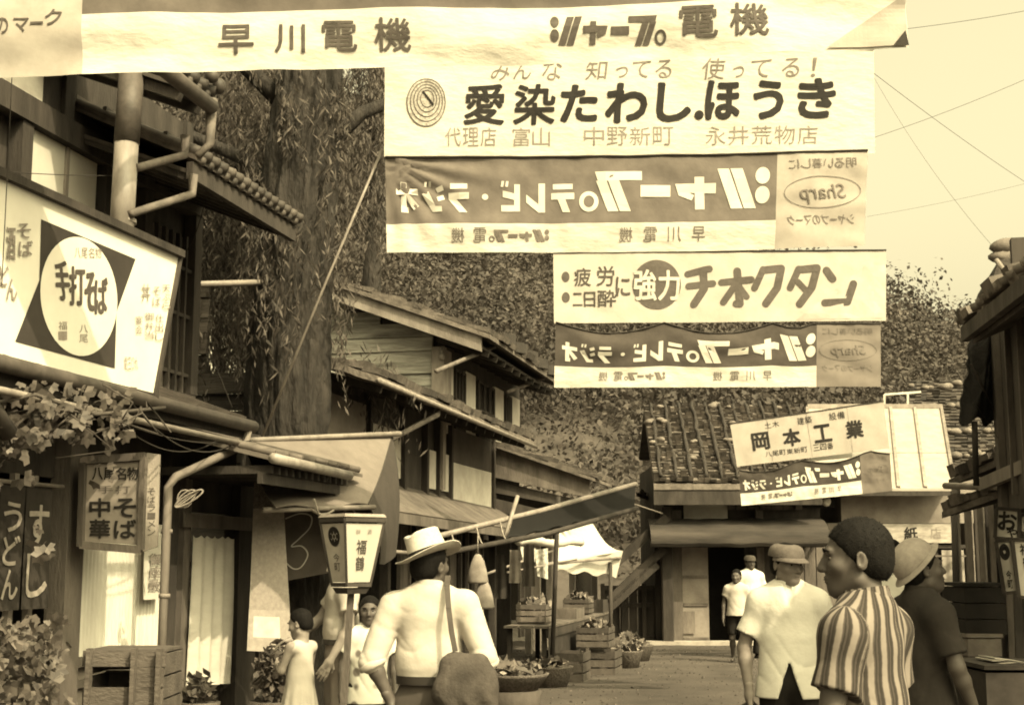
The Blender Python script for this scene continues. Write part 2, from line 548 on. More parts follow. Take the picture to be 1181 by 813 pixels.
def leaf_cloud(name, mat, clumps, seed, flat=0.35):
    """clumps: (centre, radii, leaves, leaf size); real quads spread through each clump's volume."""
    rg = np.random.default_rng(seed)
    V_, n0 = [], 0
    for c, r, n, sz in clumps:
        q = rg.normal(size=(n, 3))
        q /= np.linalg.norm(q, axis=1)[:, None]
        q *= (rg.random(n) ** 0.33)[:, None]
        ctr = np.array(c) + q * np.array(r)
        qn = q / (np.linalg.norm(q, axis=1)[:, None] + 1e-6) / np.array(r); qn /= np.linalg.norm(qn, axis=1)[:, None]
        nn = qn + .55 * rg.normal(size=(n, 3)) * .7
        a = np.cross(nn, rg.normal(size=(n, 3)))
        a /= np.linalg.norm(a, axis=1)[:, None]
        bb = np.cross(nn, a)
        bb /= np.linalg.norm(bb, axis=1)[:, None]
        s1 = sz * (0.6 + 0.8 * rg.random(n))[:, None]
        s2 = s1 * (0.45 + 0.3 * rg.random(n))[:, None]
        V_.append(np.stack([ctr - a * s1, ctr - bb * s2, ctr + a * s1, ctr + bb * s2], 1))
    v = np.concatenate(V_).reshape(-1, 3)
    return mesh_quads(name, v, mat)
def mesh_quads(name, v, mat, parent=None, loc=None):
    n = len(v) // 4
    me = bpy.data.meshes.new(name)
    o = bpy.data.objects.new(name, me)
    col.objects.link(o)
    if parent is not None:
        o.parent = parent
        mi = np.array(wmat(parent).inverted())
        v = v @ mi[:3, :3].T + mi[:3, 3]
    else:
        lo, hi = v.min(0), v.max(0)
        loc = ((lo[0] + hi[0]) / 2, (lo[1] + hi[1]) / 2, lo[2]) if loc is None else loc
        o.location = loc
        v = v - np.array(loc)
    me.vertices.add(len(v)); me.vertices.foreach_set('co', v.astype(np.float32).ravel())
    me.loops.add(4 * n); me.loops.foreach_set('vertex_index', np.arange(4 * n, dtype=np.int32))
    me.polygons.add(n)
    me.polygons.foreach_set('loop_start', np.arange(0, 4 * n, 4, dtype=np.int32))
    me.update(calc_edges=True)
    me.materials.append(mat)
    return o
LEAF = M('hill_leaves', 0.105, 0.62, 0.42, rough=0.7, island=0.32, trans=0.25)
LEAF_N = M('vine_leaf', 0.15, 0.3, 3, rough=0.6, island=0.4, trans=0.3)
LEAF_W = M('willow_leaf', 0.13, 0.3, 1.5, rough=0.7, island=0.55, trans=0.3)
put(mesh_quads('gravel', pebbles(), M('pebble', .10, .5, 9, island=.7)), 'loose gravel and litter scattered over the dirt road', 'gravel', kind='stuff')
rg = random.Random(5)
cl = []
for i in range(1500):
    y = 36 + 70 * rg.random() ** 0.8
    x = rg.uniform(-0.42, 0.48) * y * 1.0
    z = hill_z(x, y)
    if y < 47 and rg.random() < 0.55:      # scrub at the foot of the slope
        r = rg.uniform(0.4, 0.9)
        cl.append(((x, y, z + r * .5), (r * 1.3, r, r * .8), 100, 0.07)); continue
    k = y / 60.0
    r = rg.uniform(1.0, 2.4)
    h = rg.uniform(0.9, 1.6) * r
    cl.append(((x, y, z + h * .6), (r, r, h), int((230 + 80 * rg.random()) * (.5 + .28 * r * r)), 0.062 + 0.040 * k))
    for q in range(2):
        a = rg.uniform(0, 2 * PI)
        cl.append(((x + r * .8 * math.cos(a), y + r * .8 * math.sin(a), z + h * rg.uniform(.2, 1.1)), (r * .5, r * .5, h * .45), 90, 0.06 + 0.042 * k))
for i in range(90):                        # pointed conifers along the right skyline
    x = rg.uniform(14, 60); y = 98 + rg.uniform(-10, 6)
    z = hill_z(x, y)
    H = rg.uniform(1.6, 3.6)
    for j in range(5):
        f = j / 4
        cl.append(((x, y, z + H * (0.15 + .85 * f)), (0.85 * (1 - f * .85), 0.85 * (1 - f * .85), H * .16), 40, 0.2))
o = leaf_cloud('hillside_wood', LEAF, cl, 3)
put(o, 'dense wooded hillside rising behind the whole street', 'wood', kind='stuff')

# ================================================================ far houses across the end of the street
def shingle_roof(bm, fn, nu, nv, rgen, th=0.05, mi=0):
    """courses of loose bark shingles: fn(u, v) is the roof plane, v from ridge to eave."""
    for j in range(nv):
        for i in range(nu):
            u0 = (i + rgen.uniform(-.15, .1)) / nu; u1 = (i + 1 + rgen.uniform(-.1, .25)) / nu
            v0 = (j - .25 + rgen.uniform(-.1, .1)) / nv; v1 = (j + 1.0 + rgen.uniform(-.15, .2)) / nv
            u0, u1 = max(0, u0), min(1, u1); v0, v1 = max(0, v0), min(1.02, v1)
            a, b_, c, d = (Vector(fn(u0, v0)), Vector(fn(u1, v0)), Vector(fn(u1, v1)), Vector(fn(u0, v1)))
            n = (b_ - a).cross(d - a).normalized()
            if n.z < 0: n = -n
            t = th * rgen.uniform(.5, 1.6)
            l0, l1 = n * (.01 + .01 * rgen.random()), n * (t + .02)
            lj = n * rgen.uniform(-.01, .03)
            bm.box8([d + lj, c + lj + l0 * 0, b_ + l0 * 0, a, d + l1 + lj, c + l1 + lj, b_ + l0 + n * .012, a + l0 + n * .012], mi)
def stones_on(root, fn, spots, rgen, r=(0.09, 0.16)):
    for (u, v) in spots:
        p = Vector(fn(u, v)) + UP * .10
        m = MB()
        q = rgen.uniform(*r)
        m.ell(p, (q * rgen.uniform(1, 1.5), q, q * .65), 9, 6, Matrix.Rotation(rgen.uniform(0, PI), 3, 'Z'), jit=.35)
        m.build('roof_stone', STONE, root)

YC = 27.0
def C(px, py, dy=0): return P(px, py, YC + dy)
def xz(px, py): p = P(px, py, YC); return p.x, p.z
rgc = random.Random(21)
house = thing('timber_house', (C(850, 740).x, YC + 2, 0), 'dark timber house at the street end under an uneven stone-weighted shingle roof', 'house')
x0, x1 = xz(762, 600)[0], xz(948, 600)[0]
xd0, xd1 = xz(816, 600)[0], xz(872, 600)[0]
ztop = xz(800, 553)[1]; zpent = xz(800, 600)[1]
def f_(b):
    b.box((x0, YC, 0), (xz(775, 0)[0], YC + .14, zpent + .2))
    b.box((xd1, YC, 0), (xd1 + .14, YC + .14, zpent + .2))
    b.box((x0 - .1, YC + .001, zpent + .201), (x0 + .06, YC + .14, ztop))
    b.box((xz(826, 0)[0], YC + .001, zpent + .21), (xz(834, 0)[0], YC + .1, ztop))
    b.box((xz(900, 0)[0], YC + .001, zpent + .21), (xz(907, 0)[0], YC + .1, ztop))
parts('post', WOOD_M, house, f_)
def f_(b):
    b.box((x0 - .1, YC + .16, zpent), (x1, YC + .26, ztop + .35))
    b.box((xd1 + .15, YC + .05, 0), (x1, YC + .15, zpent))
    b.box((x0 - .1, YC + .27, 0), (x0 - .0, YC + 3.2, ztop + .3))
    b.box((x1 - .1, YC + .27, 0), (x1, YC + 3.2, ztop + .3))
    b.box((x0, YC + 3.1, 0), (x1 - .11, YC + 3.2, ztop + .3))
parts('wall', WOOD_D, house, f_)
part('door_panel', PLASTER_G, house, lambda b: (b.box((xz(775.5, 0)[0], YC + .06, .05), (xd0, YC + .1, zpent)),))
def f_(b):
    a, c = xz(777, 735)[0], xz(802, 735)[0]
    for z in (.08, .72, 1.25): b.box((xz(776, 0)[0], YC + .03, z), (xd0 - .02, YC + .055, z + .05))
    b.box((a + .05, YC + .02, .2), (c, YC + .028, .62))
part('door_rail', WOOD_M, house, f_)
part('doorway', BLACK, house, lambda b: b.box((xd0 + .01, YC + 1.4, 0.02), (xd1 - .01, YC + 1.5, zpent)))
parts('shop_board', WOOD_M, house, lambda b: [b.box((xz(882 + q * 13, 0)[0], YC + .02, .05), (xz(894 + q * 13, 0)[0], YC + .045, zpent - .05)) for q in range(5)])
part('door_cloth', PLASTER, house, lambda b: b.grid(lambda u, v: Vector((xz(876 + 12 * u, 0)[0], YC - .02 + .02 * math.sin(u * 7), xz(0, 632 + 34 * v)[1])), 6, 4))
part('window_blind', PLASTER, house, lambda b: b.grid(lambda u, v: Vector((xz(778, 0)[0] + u * (xz(826, 0)[0] - xz(778, 0)[0]), YC + .06 - .05 * math.sin(PI * u), xz(800, 601 - 31 * v)[1])), 8, 6))
def f_(b):
    for q in range(5):
        b.box((xz(836 + q * 13, 0)[0], YC + .10, zpent + .21), (xz(848 + q * 13, 0)[0], YC + .14, ztop - .1))
parts('shutter', WOOD_M, house, f_)
part('window_opening', BLACK, house, lambda b: b.box((xz(908, 0)[0], YC + .08, zpent + .25), (xz(944, 0)[0], YC + .13, ztop - .05)))
# rolled pent roof over the doors, with pale rafter ends
xa, xb = xz(746, 612)[0], xz(947, 612)[0]
def pent(u, v):
    a = v * 2.3 + .2
    return Vector((xa + u * (xb - xa), YC + .16 - .95 * math.sin(a * .68), zpent - .36 + .40 * math.cos(a * .72) + .03 * mnoise.noise(Vector((u * 9, v * 3, 1)))))
part('pent_roof', M('rolled_bark', 0.06, 0.6, 3, stretch=(.3, 1, 2), bump=.4), house, lambda b: b.slab(pent, 30, 8, (0, .04, -.06)))
def f_(b):
    for q in range(24):
        x = xa + .1 + q * (xb - xa - .2) / 23
        b.box((x - .022, YC - .72, zpent - .42), (x + .022, YC + .15, zpent - .37))
part('rafter_ends', WOOD_L, house, f_)
part('fascia', WOOD_D, house, lambda b: b.box((xa, YC - .6, zpent - .52), (xb, YC - .55, zpent - .425)))
# main roof
er = P(754, 556, YC - .8); rr = P(767, 470, YC + 2.2)
xe0, xe1 = er.x, P(948, 556, YC - .8).x
fnr = lambda u, v: Vector((xe0 + u * (xe1 - xe0) + .12 * (1 - v), rr.y + v * (er.y - rr.y), rr.z + v * (er.z - rr.z)))
b = MB(); b.slab(lambda u, v: Vector(fnr(u, v)) - UP * .04, 4, 4, (0, 0, -.10)); b.slab(lambda u, v: Vector((fnr(u, 0).x, rr.y + v * 1.3, rr.z - v * .9 - .02)), 2, 2, (0, 0, -.1))
shingle_roof(b, fnr, 30, 30, rgc, .06)
roof = b.build('roof', SHINGLE, house)
b = MB()
for k in range(11):      # upright ribs of stacked bark, the dark columns on the roof
    u = (k + .5) / 11
    pts = [Vector(fnr(u + rgc.uniform(-.006, .006), v / 14)) + UP * (.07 + rgc.uniform(0, .06)) for v in range(15)]
    b.tube(pts, [.022 + rgc.uniform(0, .03) for _ in pts], 6)
b.build('roof_batten', M('bark_rib', .05, .5, 6, bump=.4), roof)
stones_on(roof, fnr, r=(.05, .10), spots=[(rgc.random(), rgc.choice((.06, .3, .55, .8)) + rgc.uniform(-.05, .05)) for _ in range(30)], rgen=rgc)
part('eave_board', WOOD_D, house, lambda b: b.box((xe0, YC - .78, er.z - .42), (xe1, YC - .70, er.z - .12)))

# second far house, bright metal sheet roof
house2 = thing('plaster_house', (C(1030, 740).x, YC + 2, 0), 'plaster house at the street end roofed with bright framed metal sheets', 'house')
xs0, xs1 = xz(951, 0)[0], xz(1108, 0)[0]
ze = xz(1050, 568)[1]
def f_(b):
    b.box((xs0, YC + .12, xz(0, 603)[1]), (xs1, YC + .3, ze + .3))
    b.box((xs0, YC + .31, 0), (xs0 + .1, YC + 6, ze))
    b.box((xs1 - .1, YC + .31, 0), (xs1, YC + 6, ze))
    b.box((xs0 + .101, YC + 5.9, 0), (xs1 - .101, YC + 6, ze))
parts('wall', PLASTER_G, house2, f_)
part('shop_front', BLACK, house2, lambda b: b.box((xs0 + .1, YC + 1.5, 0.02), (xs1 - .1, YC + 1.6, 2.4)))
def f_(b):
    for q in (951, 1000, 1048, 1100): b.box((xz(q, 0)[0], YC + .05, 0), (xz(q + 6, 0)[0], YC + .15, xz(0, 604)[1]))
    b.box((xs0, YC - .02, xz(0, 632)[1]), (xs1, YC + .045, xz(0, 628)[1]))
parts('post', WOOD_D, house2, f_)
part('shelf_board', WOOD_M, house2, lambda b: (b.box((xs0, YC - .25, xz(0, 642)[1]), (xs1 - .3, YC + .0, xz(0, 640)[1])), b.box((xs0 + .2, YC - .3, .55), (xs1 - .4, YC + .02, .62))))
def f_(b):
    for q, wd, g_ in ((960, 12, 0), (980, 20, 0), (1062, 24, 0), (1040, 9, 0)):
        b.grid(lambda u, v: Vector((xz(q + wd * u, 0)[0], YC + .3 + .03 * math.sin(u * 12), xz(0, 634 + 70 * v)[1])), 8, 4)
parts('shop_curtain', C_BEIGE, house2, f_)
e2 = P(1010, 563, YC - .5); r2 = P(1035, 470, YC + 3.6)
X20, X21 = P(930, 563, YC - .5).x, P(1102, 563, YC - .5).x
X2t = P(1086, 470, YC + 3.6).x; X2l = P(931, 470, YC + 3.6).x
fn2 = quadfn((X2l, r2.y, r2.z), (X2t, r2.y, r2.z), (X21, e2.y, e2.z), (X20, e2.y, e2.z))
b = MB(); b.slab(fn2, 10, 8, (0, 0, -.05)); rf = b.build('roof', SHEET, house2)
def f_(b):
    for u in (.002, .33, .62, .80, .998): b.beam(Vector(fn2(u, 0)) + UP * .02, Vector(fn2(u, 1)) + UP * .02, .06, .05)
    b.beam(Vector(fn2(0, .003)) + UP * .03, Vector(fn2(1, .003)) + UP * .03, .12, .1)
    b.beam(Vector(fn2(0, .60)) + UP * .003, Vector(fn2(1, .60)) + UP * .003, .02, .02)
b = MB(); f_(b); b.build('roof_batten', WOOD_L, rf)
part('eave_board', WOOD_D, house2, lambda b: b.box((X20, e2.y, e2.z - .14), (X21, e2.y + .06, e2.z - .055)))
lb = P(953, 578, YC - .1)
part('lamp', PLASTER, house2, lambda b: b.ell(lb, (.09, .09, .1), 12, 8))
sg = MB(); sg.box((xz(957, 0)[0], YC - .08, xz(0, 626)[1]), (xz(1072, 0)[0], YC - .03, xz(0, 604)[1]))
so = sg.build('shop_board', M('old_signboard', .36, .35, 4, stretch=(1, 1, 3)), label='long weathered board with faint writing over the far shop', cat='signboard')
I = Ink(); I.text('紙', 1016, 608, 1030, 622, .03); I.text('店', 1044, 609, 1056, 621, .01, mi=1); I.text('用', 976, 609, 990, 621, .01, mi=1)
I.build(lambda x, y: Vector((xz(x, 0)[0], YC - .08, xz(0, y)[1])), [INK, INK_G], so)

# third house behind, with stones and a white rail
rgd = random.Random(4)
h3 = thing('shingled_house', (P(1105, 600, 33).x, 34, 0), 'house behind the bright roof, its bark shingles held by rows of pale stones', 'house')
A3, B3 = P(1050, 440, 36), P(1112, 540, 32)
A3b = P(1170, 440, 36)
fn3 = quadfn(A3, A3b, P(1175, 548, 31.6), P(1040, 548, 31.6))
b = MB(); b.slab(lambda u, v: Vector(fn3(u, v)) - UP * .04, 3, 3, (0, 0, -.12)); shingle_roof(b, fn3, 18, 28, rgd, .05)
r3 = b.build('roof', M('grey_shingle', .075, .5, 6, bump=.5, island=.6), h3)
stones_on(r3, fn3, [((i + .5) / 12 + rgd.uniform(-.03, .03), v + rgd.uniform(-.03, .03)) for v in (.1, .35, .6, .85) for i in range(12)], rgd)
part('wall', WOOD_D, h3, lambda b: b.box((B3.x - 1.2, 32.2, 0), (P(1170, 500, 33).x, 36.5, P(1100, 548, 31.6).z - .15)))
part('roof_rail', PLASTER, h3, lambda b: (b.beam(P(1020, 455, 33), P(1062, 452, 33), .05), b.beam(P(1047, 454, 33), P(1047, 480, 33), .05), b.beam(P(1020, 455, 33), P(1020, 480, 33), .05), ))

# lean-to braces and dark gate at the left of the timber house
br = thing('timber_shores', (C(730, 740).x, YC, 0), 'pair of thick dark timber props leaning from the timber house corner', 'props')
for q in (((769, 596), (703, 656)), ((766, 632), (703, 692)), ((757, 650), (690, 712))):
    part('shore', WOOD_D, br, lambda b, q=q: b.beam(C(q[0][0], q[0][1], -.35), C(q[1][0], q[1][1], -.35), .16, .2, up=(0, 1, 0)))
part('upright', WOOD_D, br, lambda b: b.beam((C(768, 600).x, YC - .22, 0), (C(768, 598).x, YC - .22, C(768, 585).z), .18))
gt = thing('board_gate', (C(730, 740).x, YC + .5, 0), 'low dark board gate under the leaning timber props', 'gate')
xg0, xg1 = C(690, 0).x, C(758, 0).x; zg = C(730, 676).z
part('board_panel', M('gate_board', .06, .5, 4, stretch=(1, 1, .3), island=.3), gt, lambda b: [b.box((xg0 + i * (xg1 - xg0) / 7, YC + .5, .03), (xg0 + (i + .96) * (xg1 - xg0) / 7, YC + .53, zg)) for i in range(7)])
def f_(b):
    for z in (.04, zg * .62, zg - .08): b.box((xg0 - .03, YC + .44, z), (xg1, YC + .495, z + .09))
    for i in (0, 2.33, 4.66, 7): b.box((xg0 + i * (xg1 - xg0) / 7 - .04, YC + .40, .0), (xg0 + i * (xg1 - xg0) / 7 + .04, YC + .435, zg + .05))
part('gate_frame', WOOD_D, gt, f_)
b = MB(); b.box((C(655, 0).x, YC - .35, 0.0), (C(870, 0).x, YC - .02, .075)); b.box((C(560, 0).x, YC + 1.2, 0), (xg0 - .2, YC + 1.4, .4))
b.build('kerb', M('kerb_stone', .38, .25, 5, bump=.3), kind='structure')
# ================================================================ left: the noodle shop
rga = random.Random(8)
shop = thing('noodle_shop', LF(9.5, 1.5, 0), 'two-storey timber noodle shop with white panels at the left', 'house', rz=RZ)
def FB(*a): return lambda b: b.fbox(LF, *a)
# body: end walls, back, floors
def f_(b):
    b.fbox(LF, 5.5, 12.0, .42, .52, 2.7, 5.3)
    b.fbox(LF, 11.9, 12.0, .525, 4.5, 0, 5.2)
    b.fbox(LF, 5.5, 11.89, 4.4, 4.5, 0, 5.2)
    b.fbox(LF, 5.5, 5.6, .525, 4.39, 0, 5.2)
parts('wall', WOOD_D, shop, f_)
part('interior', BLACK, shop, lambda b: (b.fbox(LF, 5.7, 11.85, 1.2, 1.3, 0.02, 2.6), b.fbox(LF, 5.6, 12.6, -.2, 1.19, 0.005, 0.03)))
part('ceiling_board', WOOD_D, shop, lambda b: b.fbox(LF, 5.6, 12.8, .02, 4.3, 2.60, 2.68))
# upper storey
def f_(b):
    b.fbox(LF, 5.5, 12.0, .28, .40, 4.52, 4.70)        # head beam
    b.fbox(LF, 5.5, 12.0, .29, .39, 2.75, 2.95)
    for s in (8.2, 9.22, 10.36, 11.0, 11.92): b.fbox(LF, s, s + .13, .30, .41, 2.96, 4.515)
    for s in (8.0, 9.75, 10.75, 11.7): b.fbox(LF, s, s + .12, .31, .41, 4.705, 5.3)
parts('timber_frame', WOOD_D, shop, f_)
parts('plaster_panel', PLASTER, shop, lambda b: [b.fbox(LF, a, c, .34, .41, 4.705, 5.28) for a, c in ((6.0, 7.99), (8.13, 9.5))])
part('wall_board', WOOD_D, shop, lambda b: b.fbox(LF, 9.51, 11.69, .345, .41, 4.705, 5.28))  # dark wood tone stands in for shade under the upper roof
for a, c, m_ in ((7.0, 8.19, PLASTER), (8.34, 9.0, PLASTER), (9.42, 10.30, PAPER)):
    wd = part('window', m_, shop, lambda b: b.fbox(LF, a, c, .35, .41, 2.96, 4.515))
    def f_(b):
        k = 2
        for i in range(1, k): b.fbox(LF, a + (c - a) * i / k - .02, a + (c - a) * i / k + .02, .33, .349, 2.97, 4.51)
    b = MB(); f_(b); b.build('window_bar', WOOD_L, wd)
def f_(b):
    for i in range(6): b.fbox(LF, 11.14 + i * .13, 11.17 + i * .13, .32, .36, 2.96, 4.3)
    for z in (3.1, 3.6, 4.0): b.fbox(LF, 11.13, 11.92, .325, .355, z, z + .03)
wd = part('window', M('old_paper', .30, .2, 4), shop, FB(11.13, 11.915, .37, .41, 2.96, 4.3))
b = MB(); f_(b); b.build('window_lattice', WOOD_D, wd)
# tiled roof courses: round cover tiles seen end-on
def tiled(b, s0, s1, t0, z0, t1, z1, pitch=.14, r=.042, mi=0):
    """tile slope from eave (t0, z0) to top (t1, z1): pans plus rows of round covers with disc ends."""
    b.slab(lambda u, v: LF(s0 + u * (s1 - s0), t1 + v * (t0 - t1), z1 + v * (z0 - z1)), 1, 1, (0, 0, -.045), mi)
    n = int((s1 - s0) / pitch)
    for i in range(n + 1):
        s = s0 + .03 + i * (s1 - s0 - .06) / n
        b.tube([LF(s, t0 - .03, z0 + .012), LF(s, (t0 + t1) / 2, (z0 + z1) / 2 + .014), LF(s, t1, z1 + .012)], r, 8, mi)
        if i < n:
            m = s + .5 * (s1 - s0 - .06) / n
            b.tube([LF(m, t0 - .015, z0 - .035), LF(m, t0 - .01 + .12, z0 - .035 + .12 * (z1 - z0) / (t1 - t0))], r * .8, 8, mi)
def courses(b, s0, s1, t0, z0, t1, z1, n, mi=0):
    for k in range(1, n):
        f = k / n
        b.beam(LF(s0, t0 + f * (t1 - t0), z0 + f * (z1 - z0) + .02), LF(s1, t0 + f * (t1 - t0), z0 + f * (z1 - z0) + .02), .03, .11, mi=mi)
b = MB(); tiled(b, 9.95, 11.98, -.62, 4.43, .6, 4.98); courses(b, 9.95, 11.98, -.62, 4.43, .6, 4.98, 5)
b.tube([LF(9.95, .6, 5.02), LF(11.98, .6, 5.02)], .11, 10)
b.build('side_roof', TILE, shop)
def f_(b):
    b.fbox(LF, 9.95, 11.96, -.60, -.55, 4.25, 4.375)
    b.slab(lambda u, v: LF(9.96 + u * 2.0, -.54 + v * 1.1, 4.33 + .42 * v), 1, 1, (0, 0, -.03))
    for i in range(7): b.beam(LF(10.0 + i * .28, -.56, 4.27), LF(10.0 + i * .28, .3, 4.62), .05, .06)
part('eave_soffit', WOOD_D, shop, f_)
b = MB(); tiled(b, 4.5, 9.8, -.15, 5.45, 1.4, 6.15); courses(b, 4.5, 9.8, -.15, 5.45, 1.4, 6.15, 6); b.build('main_roof', TILE, shop)
b = MB(); tiled(b, 9.32, 9.8, -.80, 4.80, .28, 5.27); courses(b, 9.32, 9.8, -.8, 4.8, .28, 5.27, 5)
b.tube([LF(9.82, -.78, 4.84), LF(9.82, .26, 5.29)], .06, 8)
b.ell(LF(9.82, -.84, 4.87), (.05, .06, .06), 8, 6)
b.ell(LF(9.70, -.84, 4.90), (.05, .05, .05), 8, 6)
b.build('corner_roof', TILE, shop)
def f_(b):
    b.slab(lambda u, v: LF(9.33 + u * .45, -.78 + v * 1.15, 4.73 + .45 * v), 1, 1, (0, 0, -.03))
    for i in range(2): b.beam(LF(9.4 + i * .28, -.76, 4.66), LF(9.4 + i * .28, .28, 5.06), .05, .07)
part('roof_soffit', WOOD_D, shop, f_)
b = MB()
b.tube([LF(8.72, -.88, 4.67), LF(9.62, -.88, 4.65)], .055, 10)
b.build('gutter', METAL_D, shop)
def f_(b):   # hopper and offset rain pipes
    b.tube([LF(9.66, -.86, 4.72), LF(9.66, -.86, 4.40), LF(9.60, -.80, 4.30)], [.045, .030, .026], 10)
    for (a, c) in (((213, 179), (158, 194)), ((222, 224), (150, 247))):
        p = onL(a[0], a[1], -.62); q = onL(c[0], c[1], -.50)
        b.tube([LF(p[0], -.62, p[1] + .14), LF(p[0], -.62, p[1]), LF(q[0], -.5, q[1])], [.036, .028, .028], 10)
parts('rain_pipe', M('dull_pipe', .17, .5, 6, rough=.7), shop, f_)
a_, b_, c_ = onL(152, 84, -.42), onL(146, 166, -.42), onL(139, 290, -.42)
part('stovepipe', METAL_D, shop, lambda b: b.tube([LF(a_[0], -.42, a_[1]), LF(b_[0], -.42, b_[1])], .085, 14))
def f_(b):
    b.tube([LF(b_[0], -.42, b_[1] + .02), LF(c_[0], -.42, c_[1])], .080, 14)
    for z in (.52, .78): b.tube([LF(b_[0] + .0, -.42, b_[1] - z), LF(b_[0], -.42, b_[1] - z - .03)], .087, 14)
part('stovepipe_sleeve', METAL, shop, f_)
# lower pent roof (metal) with gutter
def f_(b):
    b.slab(lambda u, v: LF(5.2 + u * 6.0, .29 - v * .86, 2.93 - v * .30), 1, 1, (0, 0, -.035))
    for i in range(21): b.beam(LF(5.3 + i * .29, .28, 2.945), LF(5.3 + i * .29, -.56, 2.65), .025, .03)
part('pent_roof', M('rusty_roofing', .10, .5, 4), shop, f_)
def f_(b):
    for i in range(24): b.beam(LF(5.3 + i * .25, .2, 2.845), LF(5.3 + i * .25, -.52, 2.585), .045, .05)
    b.fbox(LF, 5.2, 11.15, -.56, -.53, 2.50, 2.585)
part('pent_rafters', WOOD_D, shop, f_)
part('gutter', METAL_D, shop, lambda b: (b.tube([LF(5.0, -.62, 2.62), LF(11.12, -.62, 2.585)], .048, 10),))
part('bamboo_rail', BAMBOO, shop, lambda b: b.tube([LF(5.0, -.70, 2.46), LF(10.9, -.66, 2.43)], .022, 8))
g0 = onL(287, 492, -.62); g1 = onL(210, 553, -.45); g2 = onL(203, 752, -.32)
part('downpipe', M('bamboo_pipe', .25, .3, 6, stretch=(1, 1, .3)), shop, lambda b: (b.tube([LF(g0[0], -.62, g0[1]), LF(g0[0] - .02, -.60, g0[1] - .14), LF(g1[0], -.40, g1[1] + .02), LF(g1[0] - .03, -.36, g1[1] - .05), LF(g1[0], -.34, .1)], .032, 10),
    [b.tube([LF(g1[0] - .012, -.352, z), LF(g1[0] - .012, -.352, z + .03)], .042, 10) for z in (.75, 1.3, 1.75)]))
# lower eave continuing up the street
def f_(b):
    b.slab(lambda u, v: LF(10.7 + u * 2.1, .25 - v * 1.2, 2.62 - v * .30), 1, 1, (0, 0, -.03))
    for i in range(8): b.tube([LF(10.75 + i * .28, .25, 2.65), LF(10.75 + i * .28, -.95, 2.35)], .03, 6)
part('low_eave', M('zinc_roofing', .16, .45, 4), shop, f_)
part('low_gutter', METAL, shop, lambda b: b.tube([LF(10.6, -1.0, 2.30), LF(12.3, -1.0, 2.275)], .04, 10))
def f_(b):
    for i in range(13): b.fbox(LF, 10.75 + i * .14, 10.79 + i * .14, -.93, .1, 2.20, 2.26)
    b.fbox(LF, 10.65, 12.35, -.90, -.86, 2.12, 2.195)
part('low_rafters', WOOD_D, shop, f_)
# ground floor front
PL = onL(64, 700, 0)[0]; PR = onL(84, 700, 0)[0]
part('post', WOOD_M, shop, FB(PL, PR, -.06, .08, 0, 2.55))
def f_(b):
    q = [onL(x, 700, 0)[0] for x in (189, 200, 208, 216, 270, 292)]
    b.fbox(LF, q[0], q[1], -.02, .1, 0, 2.55)
    b.fbox(LF, q[4], q[5], -.03, .11, 0, 2.3)
    b.fbox(LF, 5.5, 5.62, -.02, .1, 0, 2.55)
parts('post', WOOD_D, shop, f_)
part('post', WOOD_M, shop, FB(onL(208, 700, 0)[0], onL(216, 700, 0)[0], -.01, .09, 0, 2.3))
part('lintel', WOOD_M, shop, FB(onL(207, 600)[0], onL(292, 600)[0], -.05, -.031, 1.82, 1.93))
part('transom_panel', WOOD_D, shop, lambda b: (b.fbox(LF, PR + .01, 12.35, .05, .09, 1.95, 2.55), b.fbox(LF, 5.63, PL - .01, .05, .09, 2.1, 2.55)))
wz0, wz1 = onL(135, 752)[1], onL(135, 610)[1]
sA, sB = PR + .01, onL(188, 700)[0]
bl = MB()
bl.grid(lambda u, v: LF(sA + u * (sB - sA), .02 + .012 * math.sin(u * 2 * PI * 26), wz0 + v * (wz1 - wz0)), 208, 2)
part_bl = bl.build('window_screen', M('reed_screen', .58, .15, 5, stretch=(1, 1, .3)), shop)
part('window_sill', WOOD_M, shop, lambda b: (b.fbox(LF, sA, sB, -.05, .05, wz0 - .06, wz0), b.fbox(LF, sA, sB, -.03, .05, wz0 - .20, wz0 - .15)))
part('wainscot', PLASTER_G, shop, lambda b: (b.fbox(LF, sA, sB, .0, .05, 0, wz0 - .205), b.fbox(LF, sA, sB, .01, .05, wz0 - .149, wz0 - .061)))
def f_(b):
    for s in (8.35, 8.62, 8.9, 9.12): b.fbox(LF, s, s + .05, .02, .06, .0, 2.1)
    b.fbox(LF, 5.62, PL, .01, .065, .95, 1.05)
part('window_mullion', WOOD_L, shop, f_)
part('wainscot', WOOD_M, shop, FB(5.63, PL - .01, .03, .07, 0, .949))
# paper strip notice
sp = MB(); s_a, z_a = onL(166, 604, -.06); s_b, z_b = onL(190, 690, -.06)
sp.grid(lambda u, v: LF(s_a + .02 + u * (s_b - s_a - .07), -.07 + .01 * math.sin(3 * v), z_a + (z_b - z_a) * v), 3, 10)
o = sp.build('paper_notice', PAPER, label='narrow white paper notice hanging beside the bamboo downpipe', cat='notice')
I = Ink(); I.column('御座敷', 2, 30, 8, 72, .01)
I.build(lambda x, y: LF(s_a + .02 + x / 10 * (s_b - s_a - .07), -.072, z_a + (z_b - z_a) * y / 80), INK_G, o)

